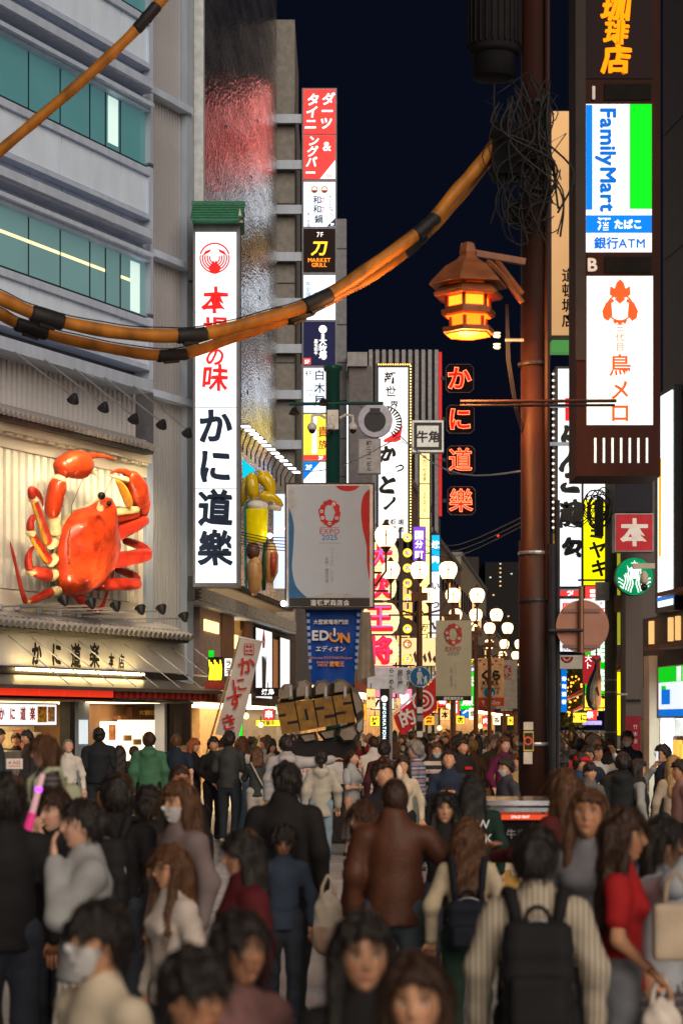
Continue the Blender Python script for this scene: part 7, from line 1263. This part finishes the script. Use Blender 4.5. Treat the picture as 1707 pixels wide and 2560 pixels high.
person('man in a black hooded jacket seen from behind on the right', 1556, 1887, 212, 170, hair='short', hc='k', top='hoodie', tc=(.016, .018, .02), build=1.2, thick=.055, bc=(.06, .1, .18))
person('woman in a grey hooded top filming with her phone on the right', 1592, 1903, 212, 100, hair='long', hc='k', top='hoodie', tc=(.3, .32, .32), fem=1, arms=('up', 'down'), bc=jean)
person('man with glasses and undercut hair in profile at the right shopfront', 1658, 1866, 192, -75, hair='short', hc='k', tc=nvy, glasses=1)
person('blonde woman in a beige jacket at the right edge', 1684, 1895, 212, 185, hair='long', hc='l', tc=(.4, .33, .25), fem=1)
person('young woman in a grey blazer and white top facing the camera on the right', 1473, 1910, 215, 20, hair='bun', hc='k', fringe=1, top='jacket', tc=(.14, .13, .12), fem=1)
person('person in a bright red cap and blue T-shirt on the right', 1450, 1888, 205, 60, hair='short', cap=-1, capc=(.5, .01, .015), tc=(.02, .06, .16), top='tee')
person('person in a grey cap seen from behind on the right', 1404, 1893, 195, 170, hair='short', cap=1, capc=(.05, .055, .06), tc=(.04, .04, .045))
person('older grey-haired man in profile on the right', 1484, 1838, 152, 75, hair='buzz', hc='g', tc=(.1, .1, .1), skin='b')
person('man in a dark jacket and backwards cap seen from behind on the right', 1523, 1850, 155, 178, hair='short', cap=-1, tc=(.03, .025, .022), build=1.15)
person('man with glasses and black hair behind the red cap', 1469, 1870, 180, -10, hair='short', hc='k', glasses=1, tc=nvy, skin='b')
person('man in a masked group in front of the maroon banner', 1568, 1832, 150, -20, hair='short', hc='k', mask=1, tc=(.012, .02, .035))
person('dark-haired man cut off by the right edge', 1702, 1905, 235, -80, hair='short', hc='k', tc=(.3, .16, .15), skin='b')
person('bald man with red backpack straps in front of the fist sculpture', 924, 1833, 135, 175, hair='bald', tc=(.4, .02, .015), skin='b', build=1.1)
person('man with dark hair and maroon top left of the striped polo', 960, 1856, 172, 178, hair='short', hc='k', tc=(.06, .012, .02), build=1.1)
person('person in a white backpack strap top walking behind the blue T-shirt', 846, 1855, 150, -70, hair='short', hc='k', tc=(.5, .47, .42))
person('stall cook with dark hair in black behind the food counter', 42, 1836, 128, 0, hair='short', hc='k', tc=bk); person('tall young man in dark grey at the food counter', 70, 1830, 135, -60, hair='short', hc='k', tc=(.03, .03, .035)); person('person in slate blue at the left edge by the counter', -4, 1826, 140, 90, hair='short', hc='k', tc=(.03, .045, .055))
# --- the packed crowd further down the street: a few built figures, many individual copies
VAR = []
vspec = [dict(hair='short'), dict(hair='long', fem=1, hlen=.3), dict(hair='bob', fem=1), dict(hair='short', top='jacket', thick=.035, build=1.1), dict(hair='short', cap=-1), dict(hair='pony', fem=1), dict(hair='short', top='tee', build=1.1), dict(hair='long', fem=1, top='coat', hlen=.25), dict(hair='short', top='hoodie', thick=.04, mask=1), dict(hair='bun', fem=1), dict(hair='buzz', build=1.15, top='jacket'), dict(hair='long', fem=1, mask=1), dict(hair='short', arms=('up', 'down')), dict(hair='short', arms=('phone', 'phone'), hpitch=-15)]
for sp_ in vspec: VAR.append([build_person(dict(sp_), .045, 12), None, sp_])
TC = [('black', (.012, .012, .014)), ('black', (.015, .015, .018)), ('charcoal', (.04, .04, .045)), ('white', (.55, .53, .5)), ('grey', (.25, .25, .26)), ('white', (.6, .58, .54)), ('beige', (.48, .4, .3)), ('navy', (.015, .025, .06)), ('beige', (.4, .33, .24)), ('brown', (.1, .05, .03)), ('red', (.35, .02, .02)), ('olive', (.08, .08, .04)), ('pale blue', (.25, .33, .42)), ('yellow', (.5, .36, .08))]
HL = {'k': 'black', 'n': 'dark brown', 'b': 'brown', 'l': 'blonde', 'g': 'grey'}; SH = {'short': 'short', 'long': 'long', 'bob': 'bobbed', 'pony': 'tied', 'bun': 'pinned-up', 'buzz': 'cropped'}
rg = random.Random(11); seen = {}; n_far = 0; tries = 0
def blocked(x, y): return any(abs(x - a) < .5 and abs(y - b) < .8 for a, b in PEOPLE)
avoid = [(-.16, 35), (-.4, 37.8), (1.0, 45.2), (3.3, 60), (4.8, 71), (2.0, 48), (6.4, 48.5), (2.4, 25)]
while n_far < 285 and tries < 9000:
    tries += 1; u = rg.random(); y = 28 + 85 * u ** 1.2; xl, xr = LX(y) + .6, RX(y) - .5
    if y < 45: xl = max(xl, -6.0 + (y - 33) * .45)
    x = rg.uniform(xl, xr); px = CX + x / y * F
    if px < -30 or px > 1740 or blocked(x, y) or any(abs(x - a) < .45 and abs(y - b) < .9 for a, b in avoid): continue
    if y < 40 and 480 < px < 905: continue
    if y < 33 and px < 930: continue
    i = rg.randrange(len(VAR)); parts, sh_, sp_ = VAR[i]; nm, tc_ = rg.choice(TC); hc_ = rg.choices('knblg', (10, 7, 3, 1, 1))[0]; yaw = rg.choice((0, 0, 0, 180, 180, 180, 180, 90, -90)) + rg.uniform(-35, 35); hgt = rg.uniform(1.52, 1.8) - (.05 if sp_.get('fem') else 0)
    o = dict(sp_); o.update(tc=tc_, hc=hc_, skin=rg.choice('aabbcd'), capc=rg.choice(((.02, .02, .025), (.5, .48, .45), (.1, .02, .02))), bc=rg.choice(((.02, .025, .04), (.06, .09, .14), (.03, .03, .03), (.2, .17, .12))))
    place = 'by the restaurant door' if px < 480 else 'near the tilted white flag' if px < 690 else 'around the fist sculpture' if px < 920 else 'near the information pylon' if px < 1010 else 'under the three-globe lamp' if px < 1090 else 'below the beige festival banner' if px < 1185 else 'below the orange banner' if px < 1300 else 'just right of the brown pole' if px < 1440 else 'below the tuna model' if px < 1510 else 'beside the concrete pole' if px < 1570 else 'by the right shopfront'
    dist = 'near' if y < 45 else 'middle' if y < 62 else 'far' if y < 85 else 'farthest'; face = 'facing us' if math.cos(R(yaw)) > .4 else 'seen from behind' if math.cos(R(yaw)) < -.4 else 'turned sideways'
    lab = 'person in %s with %s %s hair%s, %s, %s crowd %s' % (nm, SH[sp_['hair']], HL[hc_], ' and cap' if sp_.get('cap') else ' and mask' if sp_.get('mask') else '', face, dist, place); lab = ' '.join(lab.split()[:16])
    root, ms = spawn(parts, o, lab, x, y, hgt, yaw, 'people in the crowd down the street', sh_)
    root.scale = (root.scale[0] * rg.uniform(.92, 1.08), root.scale[1], root.scale[2])
    if sh_ is None: VAR[i][1] = ms
    PEOPLE.append((x, y)); n_far += 1
# ================================================================== things people carry
def loc_of(r, v): return r.matrix_basis @ Vector(v)
def find(txt): return next(o for o in bpy.data.objects if o.get('label', '').startswith(txt))
def sbox(p, c, hx, hy, hz, r): q = np.abs(p - np.array(c)) - np.array([hx - r, hy - r, hz - r]); return np.linalg.norm(np.maximum(q, 0), axis=-1) + np.minimum(q.max(-1), 0) - r
def carried(root, name, label, cat, parts):
    t = thing(name, label, cat, tuple(root.location), math.degrees(root.rotation_euler.z)); t.scale = root.scale
    for nm, v, f, m, col in parts: mk(nm, v, f, m, t, col)
    return t
def backpack(root, label, col, w=.15, h=.22, cz=1.13, y=.2):
    v, f = snet(lambda p: sbox(p, (0, y, cz), w, .085, h, .07) + .004 * np.sin(p[..., 2] * 60), (-.25, y - .15, cz - h - .06), (.25, y + .15, cz + h + .06), .014); v2, f2 = snet(lambda p: sbox(p, (0, y + .09, cz - .08), w * .8, .04, h * .45, .035), (-.2, y, cz - .25), (.2, y + .2, cz + .1), .014); P_ = [('pack', v, f, CLOTH, col), ('pocket', v2, f2, CLOTH, col)]
    for sg in (1, -1): tv, tf = tubes([(sg * .08, y - .06, cz + h - .04), (sg * .11, .09, 1.46), (sg * .125, .0, 1.455), (sg * .13, -.11, 1.36), (sg * .135, -.12, 1.2), (sg * .16, .06, 1.0)], [.026, .03, .03, .028, .022, .012], 6); P_.append(('strap', tv, tf, CLOTH, col))
    tv, tf = tubes([(.05 * math.cos(R(a)), y - .03, cz + h + .055 * math.sin(R(a))) for a in range(0, 181, 20)], [.01] * 10, 6); P_.append(('loop', tv, tf, CLOTH, col)); tv, tf = tubes([(w * .96 * math.cos(R(a)), y + .03, cz + .02 + h * .95 * math.sin(R(a))) for a in range(-20, 201, 20)], [.006] * 12, 5); P_.append(('zip', tv, tf, STEEL, col)); return carried(root, 'backpack', label, 'backpack', P_)
backpack(find('man in a beige striped'), 'black backpack on the man in the beige striped shirt', (.012, .012, .014), .15, .25, 1.1, .2)
backpack(find('woman with long wavy brown'), 'dark navy backpack on the woman with wavy brown hair', (.01, .012, .02), .15, .17, 1.02, .2); backpack(find('person in a black T-shirt'), 'black backpack on the person in the black T-shirt', (.014, .014, .016)); backpack(find('bald man'), 'black backpack on the bald man with red straps', (.02, .02, .022)); backpack(find('girl in a dark plaid'), 'pale green child backpack on the girl riding on shoulders', (.36, .38, .26), .15, .2)
def plastic_bag(at, s, label, col, col2):
    x, y, z = at; t = thing('plastic_bag', label, 'bag', at)
    f_ = lambda p: smin(cone(p, (0, 0, -.33), (0, 0, -.14), .1, .085, 1.5), cone(p, (0, 0, -.14), (0, 0, -.04), .06, .015, 1.6), .05) + .006 * np.sin(p[..., 0] * 70 + p[..., 2] * 40) * np.sin(p[..., 1] * 50)
    v, f = snet(f_, (-.16, -.14, -.46), (.16, .14, .02), .012); mk('bag_body', v * s, f, mat('thin_plastic', rough=.35, var=.12, scale=14, objcol=True), t, col)
    v, f = snet(lambda p: np.maximum(f_(p) + .008 - .012, p[..., 2] + .24), (-.16, -.14, -.46), (.16, .14, -.2), .014); mk('contents', v * s * 1.01, f, MATS['thin_plastic'], t, col2)
    for sg in (1, -1): tv, tf = tubes([(sg * .045, 0, -.1), (sg * .035, 0, .0), (sg * .01, 0, .055), (0, 0, .07)], [.016, .012, .01, .008], 6); mk('handle', tv * s, tf, MATS['thin_plastic'], t, col)
r = find('woman in a red short'); plastic_bag(tuple(loc_of(r, (-.24, -.2, .9))), 1., 'white plastic bag with pink contents held by the woman in red', (.62, .56, .5), (.6, .22, .2))
plastic_bag(tuple(P(820, 2215, 12.4)), 1.0, 'small white plastic carrier bag hanging by the black jacket', (.55, .47, .38), (.4, .27, .2))
r = find('woman in a pale grey sweater'); t = thing('tote_bag', 'square cream tote bag at the right edge', 'bag', tuple(P(1690, 2330, 8.3))); v, f = snet(lambda p: sbox(p, (0, 0, 0), .1, .04, .12, .02), (-.2, -.1, -.2), (.2, .1, .2), .018); mk('bag_body', v, f, CLOTH, t, (.5, .4, .3)); tv, tf = tubes([(-.05, 0, .1), (-.04, 0, .2), (.0, .02, .26), (.04, 0, .2), (.05, 0, .1)], [.012] * 5, 6); mk('handle', tv, tf, CLOTH, t, (.4, .32, .24))
t = thing('light_wand', 'pink glowing toy wand held by the girl on shoulders', 'toy', tuple(P(80, 2050, 10.2))); a, b = P(60, 2110, 10.2), P(108, 1935, 10.2); MB().tube([a, a.lerp(b, .45)], .022, 8).build('handle', mat('wand_pink', (.8, .05, .25), .3, emit=.35), t); MB().tube([a.lerp(b, .45), b], [.018, .014], 8).build('tube', mat('wand_clear', (.75, .45, .5), .2, emit=.25), t); MB().ball(a.lerp(b, .78), .02, 8, 6).build('bulb', lit('wand_violet', (.4, .05, .9), 3), t)
def phone(root, at, label): 
    v, f = snet(lambda p: sbox(p, (0, 0, 0), .04, .008, .078, .006), (-.06, -.03, -.1), (.06, .03, .1), .008); t = thing('phone', label, 'phone', tuple(loc_of(root, at)), math.degrees(root.rotation_euler.z)); mk('case', v, f, CLOTH, t, (.02, .02, .025)); q = MB(); q.box(-.034, .034, .009, .011, -.068, .068); o = q.build('screen', lit('phone_screen', (.7, .85, 1), 1.0, False)); o.parent = t; return t
phone(find('man in a dark denim'), (0, -.36, 1.24), 'phone in the hands of the man in the denim jacket'); phone(find('woman in a grey hooded'), (.14, -.33, 1.75), 'phone raised by the woman in the grey hooded top'); phone(find('woman in a pale grey'), (0, -.36, 1.68), 'dark camera phone raised at the right edge')
r = find('woman in a cream sweater'); c = loc_of(r, (-.05, -.22, 1.47)); t = thing('drink_cup', 'pale drinking cup at the lips of the woman in the cream sweater', 'cup', tuple(c)); MB().lathe(c, [(.03, -.06), (.042, .06), (.03, .1), (.01, .13)], 12).build('cup', mat('cup_pale', (.75, .6, .5), .4), t, True)
r = find('woman in a dark checked'); tv, tf = tubes([(.12, .1, 1.45), (.0, .155, 1.2), (-.14, .13, .95), (-.18, .1, .85)], [.018] * 4, 6); v, f = snet(lambda p: sbox(p, (-.2, .1, .8), .1, .04, .08, .03), (-.35, .0, .68), (-.05, .2, .92), .018); carried(r, 'crossbody_bag', 'cream crossbody bag on the woman in the dark checked jacket', 'bag', [('bag_body', v, f, CLOTH, (.45, .4, .34)), ('strap', tv, tf, CLOTH, (.45, .4, .34))])
r = find('woman with a dark bun'); tv, tf = tubes([(-.1, -.03, 1.47), (-.08, .1, 1.42), (.05, .16, 1.15), (.2, .12, .85)], [.016] * 4, 6); v, f = snet(lambda p: sbox(p, (.26, .06, .75), .13, .06, .12, .04), (.08, -.06, .58), (.44, .2, .92), .018); carried(r, 'shoulder_bag', 'slate blue shoulder bag on the woman with the dark bun', 'bag', [('bag_body', v, f, CLOTH, (.06, .08, .1)), ('strap', tv, tf, CLOTH, (.02, .02, .025))])
r = find('person in a dark green'); t = r.children[1]; 
mk_ = MB(); ROOT[r.name] = r.matrix_basis.copy(); fr = Fr(0, 0, 0)
for i, (s_, z) in enumerate((('NEW', 1.27), ('YORK', 1.15))):
    x = -sum(glyph(ch, 0)[2] for ch in s_) * .055
    for ch in s_:
        v, f, ad = glyph(ch, 0); mk_.add([r.matrix_basis @ Vector((-(x + q[0] * .11), .168 - abs(x + q[0] * .11) * .14, z + q[1] * .11)) for q in v], f); x += ad * .11
mk_.build('back_lettering', WP, r)
r = find('young man in a black'); ROOT[r.name] = r.matrix_basis.copy(); q = MB(); q.M = r.matrix_basis; q.box(-.07, .07, -.158, -.15, 1.27, 1.31); q.build('chest_mark', RD, r)
